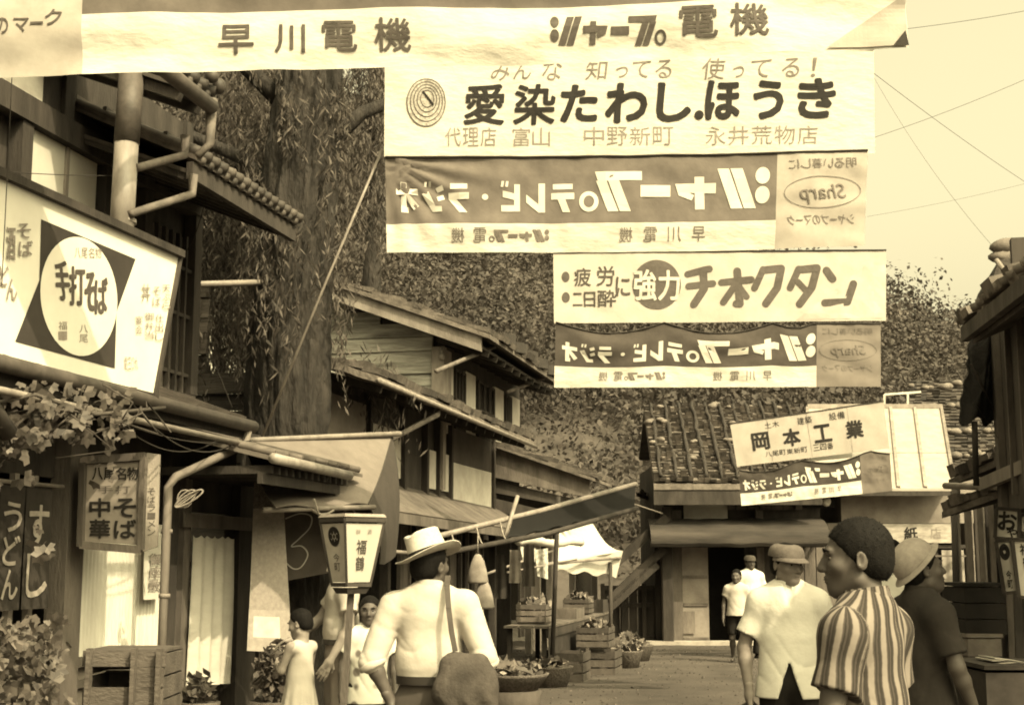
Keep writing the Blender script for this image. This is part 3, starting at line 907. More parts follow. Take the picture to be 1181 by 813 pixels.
# white door curtain
ct = MB(); c0, c1 = onL(216, 700, -.02)[0], onL(263, 700, -.02)[0]; cz1, cz0 = onL(240, 618)[1], onL(240, 786)[1]
ct.grid(lambda u, v: LF(c0 + u * (c1 - c0) + .02 * math.sin(v * 3) * u, -.05 + .018 * math.sin(u * 24 + v) * (.4 + v), cz1 - v * (cz1 - cz0) * (1 + .03 * u) - .02 * abs(math.sin(u * 18)) * (1 - v)), 40, 20)
ct.build('door_curtain', C_WHITE, label='long white cotton curtain hanging in the noodle shop doorway', cat='curtain')
ct = MB(); d0, d1 = onL(262, 700, .25)[0], onL(276, 700, .25)[0]
ct.grid(lambda u, v: LF(d0 + u * (d1 - d0), .22 + .012 * math.sin(u * 14), 1.22 - v * .55), 14, 8)
ct.build('side_curtain', C_WHITE, label='short white cloth hung deep in the doorway by the dark pillar', cat='curtain')
ct = MB(); d0, d1 = onL(257, 640, .2)[0], onL(278, 640, .2)[0]
ct.grid(lambda u, v: LF(d0 + u * (d1 - d0), .17 + .012 * math.sin(u * 9), 1.78 - v * .42), 10, 6)
o = ct.build('half_curtain', C_DYED, label='small dyed half curtain with a pale curve above the doorway', cat='curtain')
I = Ink(); I.ring(2, 18, 9, 14, 1.5)
I.build(lambda x, y: LF(d0 + x / 20 * (d1 - d0), .165 + .012 * math.sin(x / 20 * 9), 1.78 - y / 40 * .42) , C_WHITE, o, lift=.012)

# dark split curtain with white letters
nr = thing('split_curtain', LF(8.7, -.12, 1.35), 'dark split curtain with large white letters at the left edge', 'curtain', rz=RZ)
n0, n1 = onL(-70, 620, -.10)[0], onL(60, 620, -.10)[0]; nz1, nz0 = onL(40, 560, -.10)[1], onL(40, 702, -.10)[1]
edges = [onL(x, 620, -.10)[0] for x in (-70, -33, -2, 29, 60)]
for i in range(4):
    ea, eb = edges[i] + .008, edges[i + 1] - .008
    fn = lambda u, v, ea=ea, eb=eb, i=i: LF(ea + u * (eb - ea), -.10 + .012 * math.sin(u * 5 + i * 2) * v + .004 * i, nz1 - v * (nz1 - nz0))
    b = MB(); b.grid(fn, 8, 10)
    pn = b.build('cloth_panel', C_DARK, nr)
    I = Ink(); I.column(('手', 'そ', 'うどん', 'すし')[i] if i > 1 else ('打ち', 'そば')[i], 14, 26 if i > 1 else 40, 88, 186, .02)
    I.build(lambda x, y, fn=fn: fn(x / 100, y / 200), M('resist_dyed_letter', .36, .2, 20), pn, lift=.006)
b = MB(); b.tube([LF(n0 - .1, -.10, nz1 + .01), LF(n1 + .1, -.10, nz1 + .01)], .014, 8); b.build('rod', BAMBOO, nr)

# lamp box sign by the post
lx0, lz1 = onL(92, 528, -.30); lx1, lz0 = onL(166, 632, -.30)
lamp = thing('lamp_box', LF((lx0 + lx1) / 2, -.30, lz0), 'square box lamp with brushed noodle writing hung on the shop post', 'lamp sign', rz=RZ)
YL = 9.15
LP = lambda x, y, dy=0.0: P(x, y, YL + dy)
part('lamp_face', M('lamp_paper', .30, .15, 4), lamp, lambda b: b.prism([(100, 536), (163, 532), (160, 628), (97, 624)], lambda x, y: LP(x, y), (0, .22, 0)))
def f_(b):
    for a, c in (((95, 531), (168, 526)), ((93, 628), (163, 634))):
        b.beam(LP(*a, -.01), LP(*c, -.01), .045, .05); b.beam(LP(*a, .23), LP(*c, .23), .045, .05)
    for a, c in (((96, 530), (93, 630)), ((166, 527), (162, 634))):
        b.beam(LP(*a, -.012), LP(*c, -.012), .04, .04); b.beam(LP(*a, .232), LP(*c, .232), .04, .04)
part('lamp_frame', WOOD_M, lamp, f_)
part('lamp_side', WOOD_L, lamp, lambda b: b.prism([(169, 522), (184, 524), (181, 630), (165, 636)], lambda x, y: P(x, y, YL + .12 - (x - 184) * -.002), (0, .03, 0)))
I = Ink(); I.row('八尾名物', 106, 539, 160, 553, .02); I.row('手打', 112, 560, 152, 569, .0, mi=1)
I.column('そば', 132, 573, 157, 622, .025); I.column('中華', 104, 573, 127, 622, .025)
I.build(lambda x, y: LP(x, y), [INK, INK_M], lamp.children[0], lift=.006)
I = Ink(); I.column('そばラーメン', 170, 562, 179, 618, .0)
I.build(lambda x, y: P(x, y, YL + .12 - (x - 184) * -.002), [INK_M], [c for c in lamp.children if c.name.startswith('lamp_side')][0], lift=.004)

# the large shop sign on the pent roof
TL, TR, BL = P(-66, 176, 7.12), P(207, 297, 9.4), P(-70, 394, 7.12)
n_ = (TR - TL).cross(BL - TL)
BR = CAM + ray(178, 455) * ((TL - CAM).dot(n_) / ray(178, 455).dot(n_))
sfn = quadfn(TL, TR, BR, BL)
nrm = ((TR - TL).cross(BL - TL)).normalized()
if nrm.y > 0: nrm = -nrm
sign = thing('shop_signboard', sfn(.5, 1), 'large white signboard with an oval on dark corners above the noodle shop', 'signboard', rz=RZ)
b = MB(); b.slab(sfn, 6, 4, -nrm * .05); b.build('board', M('sign_enamel', .62, .05, 3, rough=.6), sign)
def f_(b):
    b.beam(TL + nrm * .01 + UP * .02, TR + nrm * .01 + UP * .02, .07, .05)
    b.beam(BL + nrm * .01 - UP * .015, BR + nrm * .01 - UP * .015, .05, .03)
    b.beam(TR + nrm * .005, BR + nrm * .005, .03, .03)
part('sign_frame', WOOD_D, sign, f_)
part('sign_brace', WOOD_D, sign, lambda b: [b.beam(Vector(sfn(u, .1)) - nrm * .06, Vector(sfn(u, .1)) - nrm * .5 - UP * .05, .04) for u in (.2, .5, .85)] + [b.beam(Vector(sfn(u, .97)) - nrm * .03, Vector(sfn(u, .97)) - nrm * .05 - UP * .16, .05) for u in (.2, .5, .85)])
# bilinear inverse: photo pixel on the sign -> (u, v); solved once per mark in the sign's own plane
def on_sign(x, y):
    r = ray(x, y)
    k = (TL - CAM).dot(nrm) / r.dot(nrm)
    return CAM + r * k
SIGN_D = M('sign_dark_paint', .055, .2, 6)
I = Ink()
I.poly([(47, 253), (156, 299), (134, 360), (45, 323)]); I.poly([(45, 323), (134, 360), (132, 425), (17, 394)])
I.build(on_sign, SIGN_D, [c for c in sign.children if c.name.startswith('board')][0], name='dark_corners', step=30, lift=.003)
I = Ink()
I.poly([(90 + 44 * math.cos(a) + 6 * math.sin(a), 342 + 15 * math.cos(a) - 67 * math.sin(a)) for a in [2 * PI * k / 48 for k in range(48)]])
I.build(on_sign, M('sign_enamel', .62), [c for c in sign.children if c.name.startswith('board')][0], name='oval', step=30, lift=.006)
I = Ink()
mk = I
mk.row('手', 62, 302, 79, 346, .02, slant=-.1, mi=1); mk.text('打', 79, 308, 96, 352, .02, mi=1); mk.text('そ', 97, 315, 108, 358, .03, mi=1); mk.text('ば', 108, 321, 122, 362, .02, mi=1)
mk.row('八尾名物', 84, 286, 116, 298, 0, mi=2); mk.column('福一', 66, 370, 76, 393, 0, mi=2); mk.column('八尾', 90, 374, 100, 396, 0, mi=2)
mk.column('天ぷら', 186, 328, 195, 358, 0, mi=2); mk.column('そば', 175, 330, 184, 354, 0, mi=2); mk.column('丼', 162, 326, 172, 350, 0, mi=2)
mk.column('仕出し', 178, 362, 187, 394, 0, mi=2); mk.column('御弁当', 166, 360, 176, 392, 0, mi=2); mk.column('宴会', 155, 364, 163, 386, 0, mi=2)
mk.row('電三〇九', 142, 412, 158, 426, 0, mi=2)
mk.text('そ', 18, 258, 34, 275, .01, slant=-.1, mi=3); mk.text('ば', 20, 278, 36, 296, .01, mi=3); mk.text('酒', 6, 262, 16, 300, .01, mi=3); mk.text('う', -16, 300, 0, 320, .01, mi=3)
mk.text('ど', -2, 308, 8, 330, .01, mi=3); mk.text('ん', 6, 322, 18, 346, .01, mi=3); mk.text('名', -30, 270, -8, 300, .01, mi=3); mk.text('代', -32, 305, -14, 330, .01, mi=3)
I.build(on_sign, [SIGN_D, INK_M, INK_G, INK_G], [c for c in sign.children if c.name.startswith('board')][0], step=30, lift=.009)

# cloth strip beyond the doorway
st = thing('cloth_strip', LF(12.15, -.35, .8), 'long coarse cloth strip with a white lower patch beside the doorway', 'banner', rz=RZ)
sf = quadfn(P(293, 556, 11.6), P(326, 553, 11.75), P(337, 752, 11.7), P(285, 750, 11.4))
wv = lambda u, v: Vector(sf(u, v)) + Vector((0, 1, 0)) * .02 * math.sin(4 * u + 3 * v)
b = MB(); b.grid(lambda u, v: wv(u, .16 + .6 * v), 8, 16); b.build('cloth', M('coarse_hemp', .33, .15, 30, bump=.3, bscale=120), st)
b = MB(); b.grid(lambda u, v: wv(u, .16 * v), 8, 4); b.build('header', M('printed_header', .16, .6, 60), st)
b = MB(); b.grid(lambda u, v: wv(u, .76 + .24 * v) - Vector((0, .01, 0)), 8, 6, mif=lambda u, v: 1 if .15 < v < .7 and .1 < u < .8 else 0); b.build('patch', [M('hemp_patch', .36, .15, 20), M('bleached_patch', .52, .12, 10)], st)

# ================================================================ willow between the houses
LEAFM = LEAF_W
tr = thing('willow_tree', (P(342, 500, 14.6).x, 14.6, 0), 'old willow with a thick trunk and long hanging strands between the houses', 'tree')
rgt = random.Random(31)
BARK = M('willow_bark', .042, .6, 9, stretch=(1, 1, .3), bump=.8, bscale=26, dist=.05)
def trunk(b):
    base = Vector((P(334, 500, 13.55).x, 13.55, 0))
    nz_, na_ = 130, 84
    def tp(u, v):
        z = v * 7.4; a = 2 * PI * u
        c = base + Vector((-.10 * math.sin(z * .45) + .02 * z, .05 * math.sin(z), z))
        r = .455 - .018 * z + .22 * math.exp(-z / .35)
        ca, sa = math.cos(a), math.sin(a)
        r *= 1 + .10 * mnoise.noise(Vector((ca * 1.3, sa * 1.3, z * .5)))
        f = mnoise.noise(Vector((ca * 5.5, sa * 5.5, z * 1.1 + .3 * mnoise.noise(Vector((ca * 3, sa * 3, z * 3))))))
        g = mnoise.noise(Vector((ca * 11, sa * 11, z * 2.6 + 7)))
        r += .10 * (abs(f) ** .7 - .45) + .045 * (abs(g) - .3)
        return c + Vector((r * ca, r * sa, 0))
    b.grid(lambda u, v: tp(u, v), na_, nz_)
    for (z, dx, dy, L) in ((5.0, -1.4, .2, 1.0), (5.4, 1.6, .5, 1.2), (6.0, -2.2, -.6, 1.4), (6.2, 1.2, -1.0, 1.0), (6.6, .3, 1.4, 1.2)):
        p0 = base + UP * z
        b.tube([p0, p0 + Vector((dx * .4, dy * .4, L * .6)), p0 + Vector((dx, dy, L)), p0 + Vector((dx * 1.6, dy * 1.6, L * 1.1))], [.10, .07, .05, .02], 8)
part('trunk', BARK, tr, trunk)
def strands(specs, seed):
    """hanging willow strands: each a line of narrow leaves along a drooping curve."""
    rgn = np.random.default_rng(seed)
    out = []
    for (x, y, z, L, n, sway) in specs:
        f = np.linspace(0, 1, n)
        ph = rgn.random() * 6
        cx = x + sway * f ** 1.5 + .04 * np.sin(f * 7 + ph); cy = y + .5 * sway * f + .04 * np.cos(f * 5 + ph); cz = z - L * f
        c = np.stack([cx, cy, cz], 1) + rgn.normal(size=(n, 3)) * .03
        a = np.stack([rgn.normal(size=n) * .55, rgn.normal(size=n) * .55, -np.ones(n)], 1)
        a /= np.linalg.norm(a, axis=1)[:, None]
        bb = np.cross(a, rgn.normal(size=(n, 3))); bb /= np.linalg.norm(bb, axis=1)[:, None]
        s1 = (.038 + .036 * rgn.random(n))[:, None]; s2 = s1 * .17
        out.append(np.stack([c - a * s1, c - bb * s2, c + a * s1, c + bb * s2], 1))
    return np.concatenate(out).reshape(-1, 3)
sp_ = []
tx = P(342, 500, 14.6).x
for i in range(300):
    x = tx + rgt.uniform(-1.3, -.38) if rgt.random() < .84 else tx + rgt.uniform(.35, .95)
    y = 14.6 + rgt.uniform(-.6, 1.4)
    z = rgt.uniform(4.7, 7.2)
    L = rgt.uniform(.8, 2.3)
    if x > tx: z = rgt.uniform(5.6, 7.4); L = rgt.uniform(.5, 1.2)
    sp_.append((x, y, z, L, int(L * 62), rgt.uniform(-.15, .15)))
for i in range(20):
    sp_.append((tx + rgt.uniform(-.4, .4), 14.9 + rgt.uniform(.2, .8), rgt.uniform(5, 7.2), rgt.uniform(.8, 2), 90, rgt.uniform(-.1, .1)))
for i in range(60):      # strands lying on the trunk
    a = rgt.uniform(-PI, 0)
    sp_.append((P(334, 500, 13.55).x + .52 * math.cos(a), 13.55 + .52 * math.sin(a), rgt.uniform(4.0, 6.6), rgt.uniform(.4, 1.3), 44, rgt.uniform(-.05, .05)))
for i in range(50):     # low loose sprays at the left behind the shop
    sp_.append((tx + rgt.uniform(-1.1, -.3), 14.9 + rgt.uniform(-.4, .3), rgt.uniform(3.2, 4.4), rgt.uniform(.4, 1.1), 44, rgt.uniform(-.2, .2)))
for i in range(22):      # sprays reaching over the barn roof to the right
    sp_.append((tx + rgt.uniform(.3, 1.1), 15.0 + rgt.uniform(-.4, .5), rgt.uniform(3.1, 3.9), rgt.uniform(.25, .7), 16, rgt.uniform(.0, .5)))
mesh_quads('crown', strands(sp_, 4), LEAFM, parent=tr)
# second, thinner trunk behind
tr2 = thing('willow_tree', (P(428, 300, 19.5).x, 19.5, 0), 'thinner willow half hidden behind the barn roof and banners', 'tree')
part('trunk', BARK, tr2, lambda b: b.tube([Vector((P(432, 300, 19.5).x, 19.5, z)) + Vector((.04 * math.sin(z * 2), 0, 0)) for z in np.linspace(0, 9, 19)], [.2 - .006 * i for i in range(19)], 14))
sp_ = [(P(428, 300, 19.5).x + rgt.uniform(-.28, .3), 19.4 + rgt.uniform(-.4, .4), rgt.uniform(7.0, 9.2), rgt.uniform(.5, 1.5), 60, rgt.uniform(-.08, .08)) for i in range(110)]
mesh_quads('crown', strands(sp_, 9), LEAFM, parent=tr2)

# ================================================================ plank barn and the houses up the left side
barn = thing('plank_barn', LF(18, 2, 0), 'old plank barn with a deep gable board beyond the willow', 'house', rz=RZ)
SB = 19.0
zE = 4.5
def gable(t): return zE + .02 + (t + .55) * .37
def f_(b):     # end wall of wide warped planks
    z = 2.6
    while z < 6.0:
        h = rga.uniform(.11, .19)
        tmax = 4.6
        tmin = .16 if gable(.2) > z + h else max(.16, (z + h - zE) / .37 - .3)
        if tmin < tmax:
            o_ = rga.uniform(0, .04); k = rga.uniform(-.015, .015)
            b.box8([LF(SB - .03 - o_, tmin, z), LF(SB - .03 - o_, tmax, z + k), LF(SB + .02, tmax, z + k), LF(SB + .02, tmin, z), LF(SB - .01 - o_, tmin, z + h), LF(SB - .01 - o_, tmax, z + h + k), LF(SB + .02, tmax, z + h + k), LF(SB + .02, tmin, z + h)])
        z += h * 1.03
part('end_planks', PLANK, barn, f_)
part('corner_post', WOOD_L, barn, lambda b: (b.fbox(LF, SB - .09, SB + .05, -.02, .15, 2.5, 4.42), b.fbox(LF, SB + .051, SB + .35, -.01, .08, 3.4, 4.4)))
part('gable_board', WOOD_L, barn, lambda b: b.box8([LF(SB - .45, -.62, zE - .22), LF(SB - .45, 3.0, gable(3.0) - .20), LF(SB - .38, 3.0, gable(3.0) - .20), LF(SB - .38, -.62, zE - .22), LF(SB - .45, -.62, zE + .02), LF(SB - .45, 3.0, gable(3.0) + .03), LF(SB - .38, 3.0, gable(3.0) + .03), LF(SB - .38, -.62, zE + .02)]))
def f_(b):
    b.slab(lambda u, v: LF(SB - .5 + u * 5.6, 3.1 - v * 3.85, gable(3.1) + .05 - v * (gable(3.1) - gable(-.75))), 1, 1, (0, 0, -.06))
    shingle_roof(b, lambda u, v: LF(SB - .5 + u * 5.6, 3.1 - v * 3.85, gable(3.1) + .05 - v * (gable(3.1) - gable(-.75))), 20, 12, rga, .05)
    b.slab(lambda u, v: LF(SB - .5 + u * 5.6, 3.1 + v * 3.4, gable(3.1) + .05 - v * 1.3), 1, 1, (0, 0, -.06))
part('roof', SHINGLE, barn, f_)
def f_(b):
    for i in range(6): b.slab(lambda u, v, i=i: LF(SB + .2 + i * .8 + u * .78, -.78 - .02 * math.sin(PI * u), zE - .02 + .15 * v + .08 * u), 2, 1, N * .03)
part('eave_bark', M('eave_bark', .06, .5, 5, bump=.5), barn, f_)
part('soffit', WOOD_D, barn, lambda b: (b.slab(lambda u, v: LF(SB - .3 + u * 5.3, -.6 + v * 1.0, zE - .12 + .33 * v), 1, 1, (0, 0, -.04)), [b.beam(LF(SB + i * .5, -.62, zE - .20), LF(SB + i * .5, .1, zE + .04), .06, .08) for i in range(10)]))
part('upper_wall', WOOD_D, barn, lambda b: (b.fbox(LF, SB + .1, 24.4, .12, .25, 2.5, 4.7), b.fbox(LF, 24.3, 24.4, .26, 4.6, 0, 5.0), b.fbox(LF, SB + .1, 24.29, 4.5, 4.6, 0, 4.8)))
for a, c in ((19.45, 19.8), (20.5, 21.1), (22.35, 23.0), (23.6, 24.25)):
    part('plaster_panel', PLASTER, barn, FB(a, c, .08, .119, 3.3, 4.3))
for a, c in ((19.86, 20.4), (21.2, 22.25), (23.1, 23.5)):
    wd = part('window', M('dim_glass', .05, .3, 3, rough=.3), barn, FB(a, c, .09, .119, 3.4, 4.25))
    b = MB()
    for i in range(4): b.fbox(LF, a + (c - a) * i / 3 - .02, a + (c - a) * i / 3 + .02, .05, .088, 3.4, 4.25)
    for z in (3.4, 3.8, 4.22): b.fbox(LF, a, c, .055, .085, z, z + .035)
    b.build('window_frame', WOOD_D, wd)
def f_(b):
    for (a, c, t) in (((575, 398), (503, 428), -.55), ((634, 434), (585, 452), -.6)):
        p, q = onL(*a, t), onL(*c, t + .3)
        b.tube([LF(p[0], t, p[1] + .1), LF(p[0], t, p[1]), LF(q[0], t + .3, q[1])], .03, 8)
parts('rain_pipe', M('dull_pipe', .17), barn, f_)
lp = LF(SB - .12, .0, 4.28)
part('lamp', METAL, barn, lambda b: (b.ell(lp, (.04, .04, .05), 10, 8), b.tube([lp, lp + UP * .12], .02, 8)))
# lower front block with its own pent roof
low = thing('plaster_shop', LF(18, .5, 0), 'shop front with white upper panels and a bark pent roof below the barn', 'house', rz=RZ)
def f_(b):
    z = .0
    while z < 4.3:
        h = rga.uniform(.14, .22); o_ = rga.uniform(0, .03); t0_ = .1 if z < 3.3 else 1.3
        b.box8([LF(14.37 - o_, t0_, z), LF(14.37 - o_, 4.0, z), LF(14.42, 4.0, z), LF(14.42, t0_, z), LF(14.39 - o_, t0_, z + h), LF(14.39 - o_, 4.0, z + h), LF(14.42, 4.0, z + h), LF(14.42, t0_, z + h)])
        z += h * 1.04
part('end_planks', PLANK_D, low, f_)
def f_(b):
    b.fbox(LF, 14.43, 22.2, .10, .2, 2.2, 3.5)
    b.fbox(LF, 22.1, 22.2, .21, 2.0, 0, 3.5)
part('wall', WOOD_D, low, f_)
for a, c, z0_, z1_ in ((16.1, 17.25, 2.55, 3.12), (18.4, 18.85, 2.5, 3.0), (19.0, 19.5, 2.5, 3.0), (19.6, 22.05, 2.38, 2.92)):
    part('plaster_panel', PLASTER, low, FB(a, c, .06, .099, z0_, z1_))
part('plaster_panel', PLASTER_S, low, FB(19.6, 22.05, .06, .099, 2.93, 3.4))  # upper half of the white panel: eave shade put into the plaster colour
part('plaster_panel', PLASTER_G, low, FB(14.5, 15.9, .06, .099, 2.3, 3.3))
def f_(b):
    for s in (14.4, 15.95, 17.3, 18.3, 18.88, 19.52, 22.08): b.fbox(LF, s, s + .09, .02, .101, 2.2, 3.45)
    for s in (14.4, 16.6, 18.9, 22.05): b.fbox(LF, s, s + .11, -.0, .099, 0, 2.2)
parts('timber_frame', WOOD_D, low, f_)
def mid(u, v): return LF(14.2 + u * 7.7, .1 - v * .75, 3.62 - v * .24 + .02 * mnoise.noise(Vector((u * 14, v * 3, 2))))
def f_(b):
    b.slab(mid, 24, 2, (0, 0, -.07)); shingle_roof(b, mid, 26, 4, rga, .05)
part('pent_roof', SHINGLE, low, f_)
part('soffit', WOOD_D, low, lambda b: [b.beam(LF(14.4 + i * .5, .1, 3.48), LF(14.4 + i * .5, -.6, 3.27), .05, .07) for i in range(15)])
part('eave_pole', BAMBOO, low, lambda b: (b.tube([P(432, 450, 13.9) + Vector((0, 0, -3.0)) * 0, P(432, 450, 13.9)], .03) if 0 else b.tube([LF(14.1, -.66, 3.33), LF(21.9, -.66, 3.30)], .03, 8)))
def f_(b):    # wide sloping boards under the white panels
    b.box8([LF(15.0, -.55, 2.05), LF(22.4, -.55, 1.98), LF(22.4, .09, 2.36), LF(15.0, .09, 2.46), LF(15.0, -.57, 2.08), LF(22.4, -.57, 2.01), LF(22.4, .09, 2.40), LF(15.0, .09, 2.5)])
    b.box8([LF(15.0, -.60, 1.95), LF(22.4, -.60, 1.88), LF(22.4, -.54, 1.88), LF(15.0, -.54, 1.95), LF(15.0, -.60, 2.06), LF(22.4, -.60, 1.99), LF(22.4, -.54, 1.99), LF(15.0, -.54, 2.06)])
part('lower_hood', WOOD_M, low, f_)
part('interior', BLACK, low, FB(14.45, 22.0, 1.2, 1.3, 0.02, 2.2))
def f_(b):
    for s in (17.2, 17.6, 18.0, 19.5, 20.1, 20.5, 20.9, 21.4): b.fbox(LF, s, s + .05, .03, .08, .3, 2.15)
    for s in (17.25, 19.55, 20.95): b.fbox(LF, s, s + .4, .06, .075, .35, 2.15)
parts('sliding_door', WOOD_M, low, f_)
def f_(b):
    p, q = onL(500, 478, -.55), onL(432, 522, -.3)
    b.tube([LF(p[0], -.6, p[1] + .15), LF(p[0], -.6, p[1]), LF(q[0], -.2, q[1])], .033, 8)
part('rain_pipe', M('dull_pipe', .17), low, f_)

# farthest left shop with a plain verge and white cloth awnings
far = thing('verge_shop', LF(26, .5, 0), 'low shop at the bend with a broad weathered verge board', 'house', rz=RZ)
v0, v1 = P(560, 512, 22.0), P(680, 553, 22.0)
def f_(b):
    b.prism([(560, 512), (680, 552), (680, 574), (560, 548)], lambda x, y: P(x, y, 22.0), (0, .06, 0))
part('verge_board', WOOD_M, far, f_)
dd = D * 7.5
def f_(b):
    b.slab(lambda u, v: (v0.lerp(v1, -.5 + 1.56 * v)) + D * (-.15 + u * 7.5) + UP * .05, 2, 2, (0, 0, -.05))
    shingle_roof(b, lambda u, v: (v0.lerp(v1, -.5 + 1.56 * v)) + D * (-.15 + u * 7.5) + UP * .05, 16, 8, rga, .05)
part('roof', SHINGLE, far, f_)
part('rafter_boards', WOOD_D, far, lambda b: (b.prism([(560, 552), (676, 578), (676, 588), (560, 566)], lambda x, y: P(x, y, 22.1), (0, .05, 0)), b.prism([(560, 572), (660, 596), (660, 606), (560, 588)], lambda x, y: P(x, y, 22.05), (0, .05, 0))))
def f_(b):
    b.fbox(LF, 22.5, 29.0, .35, .45, 1.9, 2.9)
    b.fbox(LF, 28.9, 29.0, .46, 3.0, 0, 2.9)
    b.fbox(LF, 22.45, 22.5, .3, 3.0, 0, 3.0)
part('wall', WOOD_D, far, f_)
def f_(b):
    for x, w_ in ((612, 3), (622, 3), (636, 4), (662, 4), (688, 5)):
        s = onL(x, 690, -.05)[0]; b.fbox(LF, s, s + .1, -.06, .05, 0, 2.4)
parts('post', WOOD_L, far, f_)
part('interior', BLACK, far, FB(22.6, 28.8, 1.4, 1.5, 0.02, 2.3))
q0, q1 = onL(666, 690, .1)[0], onL(684, 690, .1)[0]
part('reed_panel', M('reed_panel', .24, .3, 10, stretch=(1, 1, 3)), far, FB(q0, q1, .1, .14, .62, 2.2))
part('plaster_panel', PLASTER, far, FB(q0, q1, .08, .14, .05, .61))
q2, q3 = onL(600, 690, .1)[0], onL(618, 690, .1)[0]
part('reed_panel', M('reed_panel', .24), far, FB(q2, q3, .1, .14, .3, 2.2))
part('doorstep', M('kerb_stone', .38), far, FB(onL(655, 740)[0], 29.2, -.5, .3, 0.0, .14))
# ================================================================ awnings and stalls on the left
aw = thing('canvas_awning', P(360, 590, 12.0) * 1, 'large pale canvas awning on a front pole with one side flap hanging', 'awning')
A_TL, A_TR, A_BR, A_BL = P(280, 508, 11.9), P(452, 500, 13.6), P(424, 582, 12.0), P(318, 585, 10.9)
def awf(u, v):
    p = quadfn(A_TL, A_TR, A_BR, A_BL)(u, v)
    return p - UP * .06 * math.sin(PI * v) + UP * .02 * math.sin(u * 9) * v
part('canvas', C_GREY, aw, lambda b: b.slab(awf, 16, 12, (0, .006, -.008)))
F_B, F_C = P(456, 636, 13.5), P(436, 650, 12.3)
def flap(u, v):
    e = Vector(awf(1, v)); g = F_B.lerp(F_C, v)
    return e.lerp(g, u) + Vector((.05 * math.sin(u * 3.1) + .015 * math.sin(v * 9) * u, 0, -.05 * math.sin(PI * v) * u))
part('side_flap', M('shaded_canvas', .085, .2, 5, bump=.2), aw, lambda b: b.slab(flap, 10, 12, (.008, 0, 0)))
def f_(b):
    b.tube([A_BL + Vector((-.1, 0, -.02)), A_BR + Vector((.06, 0, -.02))], .022, 8)
    b.tube([A_TL, A_TR + Vector((.08, 0, 0))], .025, 8)
    b.tube([F_B + Vector((-.2, -.2, .02)), P(475, 638, 13.8)], .02, 8)
parts('pole', BAMBOO, aw, f_)
part('tie_rope', ROPE, aw, lambda b: (b.tube(sag(P(355, 583, 11.3), P(385, 588, 11.5), .05), .01, 6), b.tube([P(362, 575, 11.3), P(368, 594, 11.3)], .01, 6)))
# dyed cloth with outlined letters under it
hc = thing('dyed_hanging', P(370, 665, 12.4), 'dyed cloth with large outlined letters hanging under the canvas awning', 'banner')
hq = quadfn(P(318, 588, 12.2), P(438, 574, 12.9), P(408, 655, 12.7), P(318, 672, 12.2))
hf = lambda u, v: Vector(hq(u, v)) + Vector((0, .03 * math.sin(u * 9 + v * 2), 0))
b = MB(); b.grid(hf, 20, 12); cl_ = b.build('cloth', M('dyed_grey', .13, .2, 5, bump=.15), hc)
I = Ink()
def curve(pts, n=8):
    out = []
    for i in range(len(pts) - 1):
        p0, p1, p2, p3 = pts[max(i - 1, 0)], pts[i], pts[i + 1], pts[min(i + 2, len(pts) - 1)]
        for k in range(n):
            t = k / n
            out.append(tuple(.5 * (2 * p1[j] + (p2[j] - p0[j]) * t + (2 * p0[j] - 5 * p1[j] + 4 * p2[j] - p3[j]) * t * t + (3 * p1[j] - p0[j] - 3 * p2[j] + p3[j]) * t ** 3) for j in (0, 1)))
    return out + [pts[-1]]
I.stroke(curve([(8, 12), (22, 8), (34, 14), (34, 28), (24, 40), (16, 48), (28, 50), (36, 62), (30, 76), (20, 76), (8, 64)]), 1.5)
I.stroke(curve([(64, 26), (60, 44), (56, 62), (62, 70), (68, 58), (70, 40), (78, 18), (70, 10), (62, 18)]), 1.5)
I.build(lambda x, y: hf(x / 100, y / 90), C_WHITE, cl_, step=6, lift=.01)
part('rod', BAMBOO, hc, lambda b: b.tube([P(310, 588, 12.2), P(442, 573, 12.9)], .018, 8))

# long pole awning with dark cloth over the stalls
da = thing('pole_awning', P(640, 600, 16.0), 'dark cloth stretched along two long bamboo poles over the stalls', 'awning')
p1a, p1b, p2a, p2b = P(490, 622, 13.5), P(733, 558, 17.3), P(500, 640, 13.2), P(735, 586, 16.6)
part('pole', BAMBOO, da, lambda b: b.tube([p1a, p1a.lerp(p1b, .5) - UP * .02, p1b], .03, 8))
part('pole', WOOD_D, da, lambda b: b.tube([p2a, p2a.lerp(p2b, .5) - UP * .05, p2b], .028, 8))
parts('cross_pole', BAMBOO, da, lambda b: (b.tube([P(582, 620, 14.6), P(597, 572, 14.9)], .022, 8), b.tube([P(728, 580, 16.8), P(764, 592, 19.5)], .008, 6), b.tube([P(712, 562, 17.2), P(720, 582, 16.9)], .02, 6)))
dq = lambda u, v: p1a.lerp(p1b, .36 + .64 * u).lerp(p2a.lerp(p2b, .30 + .68 * u), v) + UP * (-.12 * math.sin(PI * v) * (.4 + .6 * math.sin(PI * u)) + .012 * math.sin(u * 40) * v)
part('cloth', M('black_cloth', .007, .4, 6, rough=.95), da, lambda b: b.slab(dq, 24, 8, (0, .008, -.008)))
part('tie_rope', ROPE, da, lambda b: [b.tube(sag(p1a.lerp(p1b, f), p2a.lerp(p2b, f), .03, 6), .008, 5) for f in (.1, .2, .3)])
part('leg_pole', WOOD_D, da, lambda b: (b.tube([Vector((p2b.x - .1, p2b.y, 0)) + Vector((-.9, 1.2, 0)), p2b + Vector((-.9, 1.2, .2))], .03, 8),))

